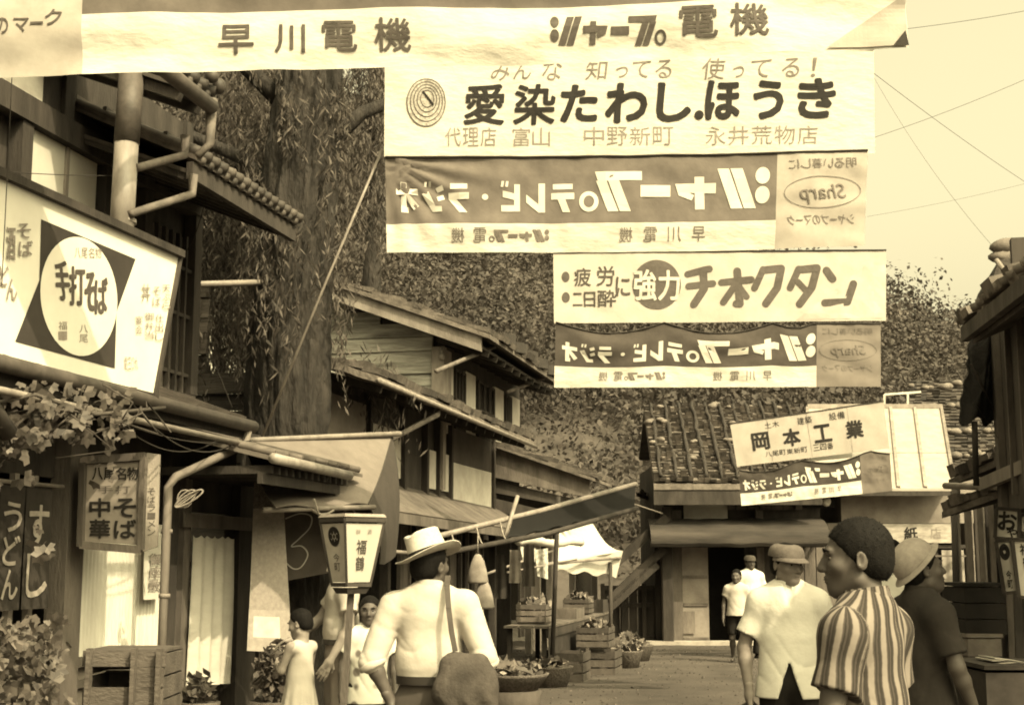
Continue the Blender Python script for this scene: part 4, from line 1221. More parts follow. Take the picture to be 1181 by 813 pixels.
# small white cloth awnings
wa = thing('cloth_awning', P(680, 640, 21), 'sunlit white cloth awning sloping off the last shop front', 'awning')
wq = quadfn(P(640, 606, 22.2), P(684, 604, 23.4), P(718, 635, 22.6), P(640, 650, 20.9))
part('cloth', C_WHITE, wa, lambda b: b.slab(lambda u, v: Vector(wq(u, v)) - UP * (.12 * math.sin(PI * v) * (.5 + u * .5) + .012 * mnoise.noise(Vector((u * 4, v * 4, 8)))), 18, 18, (0, .01, -.01)))
vq0 = quadfn(P(640, 650, 20.9), P(718, 635, 22.6), P(710, 664, 22.6), P(642, 658, 20.9))
vq = lambda u, v: Vector(vq0(u, v)) + Vector((0, .06 * math.sin(u * 11), .03 * math.sin(u * 17) * v))
part('valance', C_WHITE, wa, lambda b: b.slab(vq, 20, 6, (.004, .01, 0)))
part('rail', BAMBOO, wa, lambda b: b.tube([P(628, 650, 20.4), P(716, 643, 22.5)], .022, 8))
part('leg_pole', WOOD_D, wa, lambda b: b.tube([Vector((P(704, 700, 22.3).x, 22.3, 0)), P(704, 648, 22.3)], .03, 8))
wb = thing('rolled_awning', P(630, 625, 19), 'rolled white cloth with ragged ends drooping above the middle stall', 'awning')
def f_(b):
    pa, pb = P(598, 624, 18.6), P(670, 626, 20.6)
    b.tube([pa.lerp(pb, i / 30) + UP * (.02 * math.sin(i * .3) + .008 * mnoise.noise(Vector((i * .9, 0, 0)))) for i in range(31)], [.058 + .014 * mnoise.noise(Vector((i * .45, 3, 0))) for i in range(31)], 14)
part('cloth_roll', C_WHITE, wb, f_)
for k, q in enumerate((((600, 630), (618, 632), (617, 648), (603, 645)), ((617, 634), (632, 632), (632, 668), (620, 664)))):
    fn = quadfn(*[P(x, y, 18.6 + .3 * k) for x, y in q])
    part('hanging_end', M('printed_cloth', .42, .6, 25), wb, lambda b: b.slab(lambda u, v: Vector(fn(u, v)) + Vector((0, .03 * math.sin(u * 7), 0)), 6, 6, (0, .01, 0)))
part('rail', BAMBOO, wb, lambda b: (b.tube([P(560, 662, 17.4), P(640, 634, 19.8)], .018, 8), b.tube([P(585, 660, 17.5), P(665, 645, 20.4)], .014, 8)))
# paper lanterns / hanging goods by the man's hat
for k, (x, y, r, lab) in enumerate(((551, 655, .10, 'upper pale paper bag hanging from the stall pole beside the straw hat'), (558, 684, .09, 'lower pale paper bag hanging from the stall pole behind the white shirt'))):
    b = MB(); c = P(x, y, 13.0)
    b.lathe([(.01, .13), (.03, .12), (.06, .06), (.085, -.03), (.10, -.12), (.085, -.14), (.0, -.14)], 14, lambda a, d, e: c + Vector((a, d * .6, e)))
    b.tube([c + UP * .12, c + UP * .30], .006, 5)
    b.build('paper_bag', M('brown_paper_bag', .30, .3, 9), label=lab, cat='bag')

# stall tables, crates and baskets
rgl = np.random.default_rng(6)
def leaves(center, radii, n, sz, seed):
    rg_ = np.random.default_rng(seed)
    q = rg_.normal(size=(n, 3)); q /= np.linalg.norm(q, axis=1)[:, None]; q *= (rg_.random(n) ** .4)[:, None]
    c = np.array(center) + q * np.array(radii)
    a = rg_.normal(size=(n, 3)); a /= np.linalg.norm(a, axis=1)[:, None]
    e = np.cross(a, rg_.normal(size=(n, 3))); e /= np.linalg.norm(e, axis=1)[:, None]
    s1 = sz * (.6 + .8 * rg_.random(n))[:, None]
    return np.stack([c - a * s1, c - e * s1 * .5, c + a * s1, c + e * s1 * .5], 1).reshape(-1, 3)

CR = M('crate_wood', .11, .35, 6, stretch=(1, 1, .5), bump=.3, island=.3)
CR_L = M('crate_wood_pale', .18, .3, 6, bump=.3, island=.3)
def crate(name, F, s, t, z, ls, lt, h, mat, label, group=None, slats=3):
    """open slatted box with corner posts: s along the street."""
    root = thing(name, F(s, t, z), label, 'crate', group, RZ)
    def f_(b):
        for i in range(slats):
            z0 = z + .02 + i * (h - .02) / slats; z1 = z0 + (h - .02) / slats * .82
            b.fbox(F, s - ls / 2, s + ls / 2, t - lt / 2, t - lt / 2 + .014, z0, z1)
            b.fbox(F, s - ls / 2, s + ls / 2, t + lt / 2 - .014, t + lt / 2, z0, z1)
            b.fbox(F, s - ls / 2, s - ls / 2 + .014, t - lt / 2 + .016, t + lt / 2 - .016, z0 + .002, z1 - .002)
            b.fbox(F, s + ls / 2 - .014, s + ls / 2, t - lt / 2 + .016, t + lt / 2 - .016, z0 + .002, z1 - .002)
        b.fbox(F, s - ls / 2 + .015, s + ls / 2 - .015, t - lt / 2 + .015, t + lt / 2 - .015, z, z + .018)
    part('slats', mat, root, f_)
    def g_(b):
        for a in (-1, 1):
            for c in (-1, 1): b.fbox(F, s + a * (ls / 2 - .03) - .02, s + a * (ls / 2 - .03) + .02, t + c * (lt / 2 - .035) - .02, t + c * (lt / 2 - .035) + .02, z + .02, z + h + .01)
    parts('corner_post', mat, root, g_)
    return root
fr = thing('stall_table', LF(20.0, -1.2, 0), 'low plank stall table along the left shop fronts', 'table', rz=RZ)
part('table_top', WOOD_M, fr, lambda b: [b.fbox(LF, 18.6, 24.2, -1.5 + i * .2, -1.32 + i * .2, .72, .75) for i in range(3)])
for s in (18.7, 20.5, 22.3, 24.0):
    for t in (-1.45, -1.0):
        part('leg', WOOD_D, fr, FB(s, s + .06, t, t + .06, 0, .719))
part('apron', WOOD_D, fr, FB(18.62, 24.18, -1.49, -1.46, .60, .715))
gp = 'wooden crates stacked before the left stalls'
crate('wooden_crate', LF, 19.3, -1.62, .0, .6, .5, .42, CR, 'wooden crate on the ground at the near end of the stall table', gp)
crate('wooden_crate', LF, 20.6, -1.85, .0, .7, .5, .36, CR, 'wide wooden crate on the ground halfway along the stall table', gp)
crate('wooden_crate', LF, 20.5, -1.80, .38, .6, .45, .30, CR, 'crate stacked on top of the wide one by the stall table', gp)
crate('wooden_crate', LF, 22.0, -1.75, .0, .6, .45, .45, CR_L, 'paler crate on the ground toward the far end of the stall table', gp)
crate('wooden_crate', LF, 19.3, -1.18, .76, .5, .4, .26, CR_L, 'pale crate standing on the near end of the stall table', gp)
crate('wooden_crate', LF, 22.6, -1.2, .76, .5, .4, .24, CR, 'dark crate standing on the far half of the stall table', gp)
for k, (s_, t_, z_, lab) in enumerate(((19.3, -1.18, 1.0, 'greens heaped in the pale crate on the near table end'), (20.5, -1.8, .66, 'greens heaped in the crate stacked by the stall table'), (22.6, -1.2, .98, 'greens piled in the dark crate on the far half of the table'))):
    q_ = LF(s_, t_, z_)
    put(mesh_quads('produce_heap', np.array(leaves(tuple(q_), (.2, .2, .10), 160, .07, 20 + k)), M('produce', .2, .5, 4, island=.6)), lab, 'produce')
for k, (s_, t_, w_, h_, m_, lab) in enumerate(((21.2, -1.25, .7, .14, WOOD_M, 'shallow tray lying on the middle of the stall table'), (23.6, -1.25, .5, .20, WOOD_D, 'dark box on the far end of the stall table'))):
    b = MB(); b.fbox(LF, s_ - w_ / 2, s_ + w_ / 2, t_ - .22, t_ - .2, .752, .752 + h_); b.fbox(LF, s_ - w_ / 2, s_ + w_ / 2, t_ + .2, t_ + .22, .752, .752 + h_)
    b.fbox(LF, s_ - w_ / 2, s_ - w_ / 2 + .02, t_ - .199, t_ + .199, .753, .75 + h_); b.fbox(LF, s_ + w_ / 2 - .02, s_ + w_ / 2, t_ - .199, t_ + .199, .753, .75 + h_); b.fbox(LF, s_ - w_ / 2 + .021, s_ + w_ / 2 - .021, t_ - .199, t_ + .199, .753, .77)
    b.build('stall_tray', m_, label=lab, cat='tray')
b = MB(); b.grid(lambda u, v: LF(18.7 + 5.4 * u, -1.475 - .012 * math.sin(u * 70) * v, .6 - .56 * v), 90, 4)
b.build('table_skirt', M('skirt_cloth', .05, .4, 6), label='dark cloth skirt hanging to the ground along the stall table', cat='cloth')
bs = thing('produce_basket', P(592, 775, 14.5) * 1, 'round woven basket heaped with greens on a tub beside the stall', 'basket')
bc = P(590, 783, 14.2)
bs.location = (bc.x, bc.y, 0)
part('basket', M('basket_weave', .16, .5, 40, bump=.6), bs, lambda b: b.lathe([(.0, -.10), (.26, -.10), (.36, .03), (.38, .06), (.34, .06), (.25, -.07), (0, -.07)], 24, lambda x, y, z: Vector((bc.x + x, bc.y + y, bc.z + z))))
part('tub', CR, bs, lambda b: b.lathe([(.0, .01), (.27, .01), (.30, bc.z - .105), (.0, bc.z - .105)], 20, lambda x, y, z: Vector((bc.x + x, bc.y + y, z))))
mesh_quads('greens', leaves((bc.x, bc.y, bc.z + .07), (.33, .33, .12), 260, .07, 2), M('produce', .2, .5, 4, island=.6), parent=bs)

gb = 'woven baskets standing before the left stalls'
for k, (s_, t_, r_, lab) in enumerate(((21.6, -2.05, .26, 'small woven basket of greens on the ground beside the wide crate'), (23.0, -2.0, .30, 'woven basket of greens on the ground past the paler crate'), (18.3, -1.55, .30, 'woven basket of greens close behind the bag of the straw-hatted man'), (24.6, -1.7, .24, 'farthest small woven basket before the last shop step'))):
    q_ = LF(s_, t_, 0)
    bk = thing('woven_basket', q_, lab, 'basket', gb)
    part('basket', M('basket_weave', .16), bk, lambda b: b.lathe([(0, .005), (r_ * .75, .005), (r_, .26), (r_ * 1.05, .28), (r_ * .95, .28), (r_ * .7, .03), (0, .03)], 20, lambda x, y, z: Vector((q_.x + x, q_.y + y, z))))
    mesh_quads('greens', np.array(leaves((q_.x, q_.y, .28), (r_ * .85, r_ * .85, .10), 150, .065, 60 + k)), M('produce', .2, .5, 4, island=.6), parent=bk)
for k, (x, y0_, y1_, Yh, g_, lab) in enumerate(((578, 640, 690, 15.0, .05, 'dark cloth hanging under the pole awning nearest the straw hat'), (594, 634, 672, 15.6, .30, 'pale cloth hanging second along the pole awning'), (610, 628, 676, 16.2, .10, 'brown cloth hanging farthest along the pole awning'))):
    fnh = quadfn(P(x - 6, y0_, Yh), P(x + 6, y0_, Yh), P(x + 7, y1_, Yh), P(x - 7, y1_, Yh))
    b = MB(); b.slab(lambda u, v: Vector(fnh(u, v)) + Vector((0, .02 * math.sin(u * 9), 0)), 8, 6, (0, .006, 0)); b.build('hanging_cloth', M('hung_cloth_%d' % k, g_, .3, 6), label=lab, cat='cloth')
# foreground crate in front of the noodle shop window
fc = thing('slatted_crate', P(172, 813, 8.3) * 1, 'rough wooden crate with a hand slot standing before the shop window', 'crate')
YF = 8.6
K = lambda x, y, d=0.0: P(x, y, YF + d)
fc.location = (K(172, 800).x, YF, 0)
WC = M('weathered_crate', .13, .35, 6, stretch=(.4, 1, 1), bump=.5, bscale=60)
zt, zb = K(172, 750).z, 0.30
xl, xr = K(131, 0).x, K(217, 0).x
zs = [K(172, y).z for y in (750, 768, 793, 814, 836, 858)]
def f_(b):
    j_ = lambda: rgl.uniform(-.006, .006)
    for (a, c, x0_, x1_) in ((zs[1], zs[0], xl - .01, xr + .01), (zs[3] + .005, zs[2], xl, xr), (zs[4] + .01, zs[3] - .005, xl, xr), (zs[5], zs[4] - .004, xl, xr), (.30, zs[5] - .012, xl, xr), (.06, .28, xl, xr), (zs[2] + .004, zs[1] - .006, K(183, 0).x, xr)):
        b.box8([Vector((x0_, YF + j_(), a + j_())), Vector((x1_, YF + j_(), a + j_())), Vector((x1_, YF + .022, a)), Vector((x0_, YF + .022, a)), Vector((x0_, YF + j_(), c + j_())), Vector((x1_, YF + j_(), c + j_())), Vector((x1_, YF + .022, c)), Vector((x0_, YF + .022, c))])
    n = 7
    for i in range(n):
        z0_, z1_ = .05 + i * (zs[0] - .06) / n, .05 + (i + .9) * (zs[0] - .06) / n
        b.box((xl, YF + .024, z0_), (xl + .02, YF + .476, z1_)); b.box((xr - .02, YF + .024, z0_), (xr, YF + .476, z1_)); b.box((xl, YF + .478, z0_), (xr, YF + .5, z1_ + .008))
part('slats', WC, fc, f_)
part('lid', WC, fc, lambda b: [b.box((xl + .01, YF + .026 + i * .115, zs[0] - .014), (xr - .01, YF + .134 + i * .115, zs[0] + .004)) for i in range(4)])  # lid added to keep sun out, so the inside behind the slot stays dark
part('crate_bottom', WC, fc, lambda b: b.box((xl + .022, YF + .026, .30), (xr - .022, YF + .474, .32)))
def f_(b):
    for q in (137, 185, 212):
        b.beam(Vector((K(q, 0).x, YF - .021, 0.0)), Vector((K(q, 0).x + .006, YF - .021, zs[0] + .015)), .07, .026, up=(1, 0, 0))
parts('corner_post', WC, fc, f_)
put(mesh_quads('straw_packing', np.array(leaves((K(165, 0).x, YF + .25, zs[3]), (.16, .14, .05), 120, .05, 41)), M('produce', .2, .5, 4, island=.6)), 'dry packing straw inside the crate with a hand slot', 'straw')

# bonbori lantern on its post
ln = thing('street_lantern', Vector((P(392, 800, 8.0).x, 8.0, 0)), 'tapered paper lantern with a flower crest on a thin wooden post', 'lantern')
LB = Vector((P(408, 640, 8.0).x, 8.0, 0))
zT, zB = P(404, 600, 8.0).z, P(404, 674, 8.0).z
rt, rb_ = .185, .108
ang = R(6)
def cor(k, z):    # four corners, tapered
    f = (z - zB) / (zT - zB); r = rb_ + (rt - rb_) * f
    a = -PI / 2 + ang * -1 + k * PI / 2
    return Vector((LB.x - .012 + r * math.cos(a), 8.0 + r * math.sin(a), z))
PAPL = M('lantern_paper', .56, .06, 4, trans=.25)
PAPS = M('lantern_paper_shaded', .44, .15, 5)  # darker copy of the paper: shade of the left face put into its colour
faces = []
for k in range(4):
    q = quadfn(cor(k, zT - .02), cor(k + 1, zT - .02), cor(k + 1, zB + .015), cor(k, zB + .015))
    b = MB(); b.grid(q, 2, 2)
    faces.append((b.build('paper_face', PAPL if k in (0, 1, 2) else PAPS, ln), q))
def f_(b):
    for k in range(4):
        o_ = lambda p: p + (p - Vector((LB.x - .012, 8.0, p.z))).normalized() * .004
        b.beam(o_(cor(k, zB)), o_(cor(k, zT)), .012)
        b.beam(o_(cor(k, zT)), o_(cor(k + 1, zT)), .014, .022)
        b.beam(o_(cor(k, zB)), o_(cor(k + 1, zB)), .014, .022)
part('lantern_frame', WOOD_D, ln, f_)
part('lantern_roof', WOOD_L, ln, lambda b: b.box8([cor(k, zT + .017) + (cor(k, zT) - cor(k + 2, zT)) * .03 for k in range(4)] + [cor(k, zT + .035) - (cor(k, zT) - cor(k + 2, zT)) * .02 for k in range(4)]))
part('lantern_base', WOOD_D, ln, lambda b: b.box8([cor(k, zB - .05) - (cor(k, zB) - cor(k + 2, zB)) * .05 for k in range(4)] + [cor(k, zB - .017) + (cor(k, zB) - cor(k + 2, zB)) * .02 for k in range(4)]))
part('post', WOOD_M, ln, lambda b: b.beam(Vector((LB.x - .08, 8.0, 0)), Vector((LB.x - .012, 8.0, zB - .04)), .032))
I = Ink(); I.column('福鶴', 32, 26, 62, 82, .01); I.text('御', 28, 10, 40, 18, 0, mi=1); I.text('酒', 60, 10, 72, 18, 0, mi=1)
I.build(lambda x, y: faces[0][1](x / 100, y / 100), [INK_M, INK_G], faces[0][0], lift=.003)
I = Ink(); I.ring(50, 22, 26, 17, 8)
for k in range(6): I.disc(50 + 13 * math.cos(k * PI / 3), 22 + 9 * math.sin(k * PI / 3), 5.5, 4.2, 12)
I.disc(50, 22, 5, 3.5, 12)
I.column('今町', 34, 50, 66, 82, .0, mi=1)
I.build(lambda x, y: faces[3][1](x / 100, y / 100), [INK, INK_M], faces[3][0], lift=.003)

# ================================================================ right side
rgr = random.Random(77)
rh = thing('corner_house', RF(8.5, 1.0, 0), 'near house at the right edge, stones weighing down its ragged eaves', 'house', rz=RZ)
def f_(b):
    b.fbox(RF, 5.5, 10.3, .0, .12, 1.9, 3.35)
    b.fbox(RF, 10.2, 10.3, .121, 3.5, 0, 3.9)
    b.fbox(RF, 5.5, 10.19, 3.4, 3.5, 0, 3.9)
part('wall', M('brown_boards', .10, .4, 4, stretch=(1, 1, .3)), rh, f_)
part('corner_post', WOOD_M, rh, lambda b: b.fbox(RF, 10.15, 10.34, -.05, -.002, 0, 3.2))
parts('batten', WOOD_M, rh, lambda b: [b.fbox(RF, s, s + .06, -.04, -.002, 2.0, 3.2) for s in (9.6, 9.0, 8.4, 7.8)])
E1, E2 = P(1112, 376, 9.4), P(1230, 278, 6.6)
ro = quadfn(E1, E2, E2 - N * 2.6 + UP * 1.1, E1 - N * 2.6 + UP * 1.1)
rq = lambda u, v: Vector(ro(u, v)) + UP * .03
def f_(b):
    b.slab(lambda u, v: Vector(ro(u, v)), 2, 2, (0, 0, -.05)); shingle_roof(b, lambda u, v: Vector(ro(1 - u, 1 - v)) + UP * .01, 14, 8, rgr, .05)
    for i in range(16): b.tube([Vector(ro(i / 15, 0)) - Vector(N) * -.05 + UP * .035, Vector(ro(i / 15, .3)) + UP * .035], .028, 7)
b = MB(); f_(b); rroof = b.build('roof', M('pale_tile', .24, .4, 6, island=.4), rh)
def f_(b):
    b.slab(lambda u, v: Vector(ro(u, .02 + .5 * v)) - UP * .12, 2, 2, (0, 0, -.03))
    for i in range(12): b.beam(Vector(ro(i / 11, .02)) - UP * .10, Vector(ro(i / 11, .6)) - UP * .10, .06, .08)
    b.beam(E1 - UP * .06, E2 - UP * .06, .05, .10)
part('soffit', WOOD_M, rh, f_)
# upper ragged roof edge with stones
T1, T2 = P(1146, 318, 11.0), P(1215, 310, 9.0)
def f_(b):
    b.slab(quadfn(P(1140, 330, 11.2), P(1230, 330, 9.2), P(1230, 330, 9.2) - N * 2.5 + UP * .1, P(1150, 330, 11.2) - N * 2.5 + UP * .1), 3, 3, (0, 0, -.08))
    b.prism([(1138, 345), (1146, 318), (1152, 300), (1165, 298), (1190, 300), (1190, 345)], lambda x, y: P(x, y, 10.6), (.3, 1.4, 0))
part('upper_eave', SHINGLE, rh, f_)
for k, (x, y, r) in enumerate(((1163, 285, .11), (1176, 287, .10), (1170, 300, .07), (1158, 297, .09), (1179, 302, .12))):
    b = MB(); b.ell(P(x, y, 10.9), (r * 1.3, r, r * .6), 10, 7, jit=.35); b.build('roof_stone', STONE, rh)
part('verge_stick', BAMBOO, rh, lambda b: b.tube([P(1149, 300, 10.4), P(1195, 362, 10.1)], .02, 7))
# dark ragged cloth below the eave
hg = MB()
hq2 = quadfn(P(1124, 372, 10.0), P(1151, 372, 10.2), P(1151, 486, 10.2), P(1111, 486, 9.9))
hg.slab(lambda u, v: Vector(hq2(u, v)) + Vector((.07 * mnoise.noise(Vector((u * 2, v * 7, 4))) * (1 - u), .08 * math.sin(u * 8 + v * 2), -.03 * math.sin(u * 11))), 14, 24, (0, .03, 0))
hg.build('hanging_tarp', M('black_tarp', .02, .5, 6, bump=.5), label='black ragged tarpaulin hanging under the eave at the right', cat='tarpaulin')
part('eave_prop', WOOD_D, rh, lambda b: (b.tube([P(1124, 486, 9.95), P(1126, 560, 9.95)], .022, 7), b.tube([P(1120, 420, 9.8), P(1150, 480, 10.1)], .008, 5)))

# low shop on the right with bark pent roofs
rs = thing('bark_roof_shop', RF(12.5, 1.0, 0), 'low dark shop on the right under two layers of bark eaves', 'house', rz=RZ)
e0, e1 = P(1088, 590, 12.6), P(1230, 545, 9.6)
def pf(a, c, rise, back):
    return quadfn(a, c, c - N * back + UP * rise, a - N * back + UP * rise)
def f_(b):
    for (a, c) in ((P(1094, 553, 13.0), P(1172, 520, 11.6)), (P(1086, 590, 12.8), P(1150, 566, 11.8))):
        q = pf(a, c, .35, 1.3)
        b.slab(q, 2, 2, (0, 0, -.06)); shingle_roof(b, lambda u, v: q(1 - u, 1 - v), 9, 7, rgr, .06)
part('roof', SHINGLE, rs, f_)
part('verge_board', WOOD_L, rs, lambda b: b.beam(P(1132, 559, 10.3), P(1215, 524, 8.6), .05, .09))
part('lower_roof', SHINGLE, rs, lambda b: b.slab(quadfn(P(1132, 556, 10.3), P(1215, 520, 8.6), P(1215, 520, 8.6) - N * 1.4 + UP * .5, P(1132, 556, 10.3) - N * 1.4 + UP * .5), 2, 2, (0, 0, -.05)))
part('bamboo_gutter', BAMBOO, rs, lambda b: (b.tube([P(1090, 560, 12.7), P(1155, 562, 11.6)], .03, 8), b.tube([P(1102, 562, 12.75), P(1104, 580, 12.75)], .04, 8)))
def f_(b):
    b.fbox(RF, 10.4, 15.2, .55, .65, 0, 2.9)
    b.fbox(RF, 15.1, 15.2, .66, 3.0, 0, 2.6)
part('wall', M('shop_dark_wall', .05, .4, 4), rs, f_)
def f_(b):
    for x in (1100, 1127, 1140, 1152):
        s = onR(x, 640, .45)[0]; b.fbox(RF, s, s + .10, .44, .549, 0, 2.3)
parts('post', WOOD_D, rs, f_)
def f_(b):
    for xa_, xb_ in ((1114, 1124), (1129, 1137), (1142, 1150)):
        a = onR(xa_, 640, .40)[0]; c = onR(xb_, 640, .40)[0]
        b.grid(lambda u, v: RF(a + (c - a) * u, .40 + .02 * math.sin(u * 10), 2.15 - v * 1.1), 8, 4)
parts('shop_curtain', M('shop_cloth', .22, .3, 6), rs, f_)
pp = thing('thin_pole', Vector((P(1101, 700, 14.6).x, 14.6, 0)), 'thin dark pole beside a pale board at the right shop corner', 'pole')
part('shaft', WOOD_D, pp, lambda b: b.tube([Vector((P(1100, 700, 14.6).x, 14.6, 0)), P(1100, 566, 14.6)], .035, 8))
part('pale_strip', WOOD_L, pp, lambda b: b.beam(P(1106, 720, 14.65), P(1105, 586, 14.65), .035, .02))
# writing boards
bd = []
def board(name, quad, Y, mat, label, marks, group=None):
    root = MB()
    pts = [P(x, y, Y) for x, y in quad]
    fn = quadfn(*pts)
    root.slab(fn, 2, 2, (0, .03, 0))
    o = root.build(name, [mat], label=label, cat='signboard', group=group)
    f2 = MB()
    for i in range(4): f2.beam(pts[i] - Vector((0, .006, 0)), pts[(i + 1) % 4] - Vector((0, .006, 0)), .022, .02)
    f2.build('board_frame', WOOD_D, o)
    I = Ink(); marks(I)
    I.build(lambda x, y: fn(x / 100, y / 100), [INK, INK_M], o, lift=.004)
    return o
PB = M('sign_paper', .50, .12, 4)
board('notice_board', ((1149, 586), (1175, 588), (1175, 622), (1147, 620)), 9.3, PB, 'upper notice board with one bold brushed sign at the right edge', lambda I: (I.text('お', 12, 10, 88, 70, .04), I.text('や', 50, 62, 92, 96, .02)))
board('notice_board', ((1148, 624), (1166, 622), (1174, 682), (1158, 684)), 9.1, PB, 'narrow leaning board with a round crest below the brushed notice', lambda I: (I.ring(46, 22, 34, 16, 12), [I.disc(46 + 15 * math.cos(k * 1.05), 22 + 7 * math.sin(k * 1.05), 8, 4, 10) for k in range(6)], I.text('今', 34, 58, 70, 74, .02), I.text('町', 36, 76, 70, 92, .02)))
board('notice_board', ((1167, 622), (1200, 622), (1203, 690), (1175, 688)), 8.9, PB, 'wide leaning white board cut by the right edge of the picture', lambda I: (I.text('鶴', 30, 30, 66, 50, .02), I.text('福', 24, 8, 60, 27, .02), I.text('酒', 36, 56, 70, 80, .02)))
board('notice_board', ((1176, 594), (1200, 592), (1200, 616), (1176, 614)), 9.35, PB, 'small white board above the wide leaning one', lambda I: I.text('一', 20, 30, 90, 45, .02))
bp_ = MB(); bp_.beam(Vector((P(1170, 690, 9.2).x, 9.2, 0)), P(1170, 590, 9.45), .05); bp_.beam(Vector((P(1190, 690, 9.2).x, 9.25, 0)), P(1190, 590, 9.45), .05)
bp_.build('board_stand', WOOD_D, label='dark wooden stand carrying the notice boards at the right', cat='stand')
# boxes under the boards
def rbox(name, x0, x1, ya, yb, Y, depth, mat, label, z0=None, lid=None):
    a, c = P(x0, yb, Y), P(x1, yb, Y)
    zt_ = P(x0, ya, Y).z; zb_ = P(x0, yb, Y).z if z0 is None else z0
    root = thing(name, ((a.x + c.x) / 2, Y + depth / 2, zb_), label, 'box')
    def f_(b):
        n = 3
        for i in range(n):
            za = zb_ + i * (zt_ - zb_) / n; zc = zb_ + (i + .94) * (zt_ - zb_) / n
            b.box((a.x, Y, za), (c.x, Y + .02, zc)); b.box((a.x, Y + .021, za), (a.x + .02, Y + depth - .021, zc)); b.box((c.x - .02, Y + .021, za), (c.x, Y + depth - .021, zc)); b.box((a.x, Y + depth - .02, za), (c.x, Y + depth, zc))
    part('side_boards', mat, root, f_)
    part('lid', lid or mat, root, lambda b: b.box((a.x - .01, Y - .01, zt_), (c.x + .01, Y + depth + .01, zt_ + .025)))
    return root
rbox('tea_chest', 1114, 1162, 676, 732, 9.9, .5, M('black_chest', .03, .4, 5), 'tall black chest standing on the pale box at the right', None)
rbox('pale_box', 1119, 1158, 735, 800, 9.85, .55, M('pale_box_wood', .22, .35, 5, bump=.3), 'pale scuffed box under the black chest at the right')
rbox('display_chest', 1140, 1235, 772, 840, 8.3, .6, M('chest_wood', .07, .4, 5), 'long dark chest low at the right edge', 0.02)
rbox('base_chest', 1112, 1165, 802, 860, 9.8, .65, M('chest_wood', .07), 'dark base chest on the ground under the pale box', 0.02)
b = MB(); c = P(1160, 766, 8.5)
for i in range(3): b.slab(lambda u, v, i=i: c + Vector((-.12 + .5 * u + .02 * i, -.05 + .3 * v, .012 * i + .02 * math.sin(u * 5 + i))), 6, 3, (0, 0, -.006))
b.build('paper_stack', PB, label='few loose papers lying on the long dark chest', cat='papers')
# bicycle leaning beside the shop (mostly in shade)
bi = thing('bicycle', Vector((P(1098, 760, 10.6).x, 10.6, 0)), 'dark bicycle parked in the shade behind the man in the round hat', 'bicycle')
bx = P(1094, 760, 10.6).x; by = 10.6
def bp2(u, z, off=0): return Vector((bx, by, 0)) + D * u + N * off + UP * z
for nm, u in (('wheel', 0.0), ('wheel', 1.08)):
    b = MB(); n = 28
    b.tube([bp2(u + .33 * math.cos(2 * PI * k / n), .345 + .33 * math.sin(2 * PI * k / n)) for k in range(n + 1)], .02, 8, caps=False)
    w_ = b.build(nm, M('tyre_rubber', .02, .3), bi)
    b = MB()
    for k in range(14): b.tube([bp2(u, .345), bp2(u + .31 * math.cos(2 * PI * k / 14), .345 + .31 * math.sin(2 * PI * k / 14))], .003, 4)
    b.build('spokes', METAL, w_)
def f_(b):
    for a, c in (((.0, .345), (.14, .95)), ((.12, .86), (.64, .80)), ((.10, .72), (.50, .30)), ((.50, .30), (.64, .88)), ((.50, .30), (1.08, .345)), ((.62, .78), (1.08, .345))):
        b.tube([bp2(*a), bp2(*c)], .016, 8)
part('frame', M('black_enamel', .02, .2, 4, rough=.3), bi, f_)
part('handlebar', METAL, bi, lambda b: b.tube([bp2(.36, .98, -.26), bp2(.18, 1.0, -.24), bp2(.12, .98, 0), bp2(.18, 1.0, .24), bp2(.36, .98, .26)], .013, 8))
part('saddle', M('saddle_leather', .03, .3), bi, lambda b: b.ell(bp2(.68, .93), (.10, .14, .045), 12, 8))
part('pedal', METAL_D, bi, lambda b: (b.tube([bp2(.50, .30, -.12), bp2(.50, .30, .12)], .012, 6), b.obox(bp2(.62, .22, -.15), D * .05, N * .04, UP * .012), b.obox(bp2(.38, .38, .15), D * .05, N * .04, UP * .012)))
# ================================================================ banners across the street
def banner(name, label, corners, Y, region, shape=None, nu=64, nv=18, mats=None, w=None, h=None):
    """cloth sheet: corners in photo pixels (top left, top right, bottom right, bottom left) hung at distance Y;
    local coordinates are pixels along the cloth; region(u, v) picks the dyed part; shape(u, v) -> (dx, dy, dz) folds."""
    pts = [P(x, y, Y) for x, y in corners]
    q = quadfn(*pts)
    shp = shape or (lambda u, v: (0, 0, 0))
    f = lambda u, v: Vector(q(u, v)) + Vector(shp(u, v))
    root = thing(name, f(.5, 1), label, 'banner', 'cloth banners strung across the street')
    W = w or math.hypot(corners[1][0] - corners[0][0], corners[1][1] - corners[0][1])
    H = h or math.hypot(corners[3][0] - corners[0][0], corners[3][1] - corners[0][1])
    b = MB(); b.grid(f, nu, nv, mif=region)
    cl = b.build('cloth', mats, root)
    rp = MB()
    top = [f(i / 24, 0) - Vector((0, .004, 0)) + UP * .004 for i in range(25)]
    rp.tube(top, .009, 6)
    rp.build('hanging_rope', M('tarred_rope', .05, .3), root)
    return root, cl, (lambda x, y: f(x / W, y / H)), W, H, f
def folds(amp, n, ph=0.0, tall=.35, tw=.012):
    def s(u, v):
        d = amp * (math.sin(u * n + ph + v * 1.3) * .55 + .45 * math.sin(u * n * 2.3 + ph * 2 - v)) * (.35 + tall * v)
        d += amp * 1.1 * mnoise.noise(Vector((u * 11, v * 3.5, ph))) + amp * .35 * mnoise.noise(Vector((u * 34, v * 6, ph + 4)))
        return (0, d, tw * math.sin(u * 5 + ph) * 0)
    return s
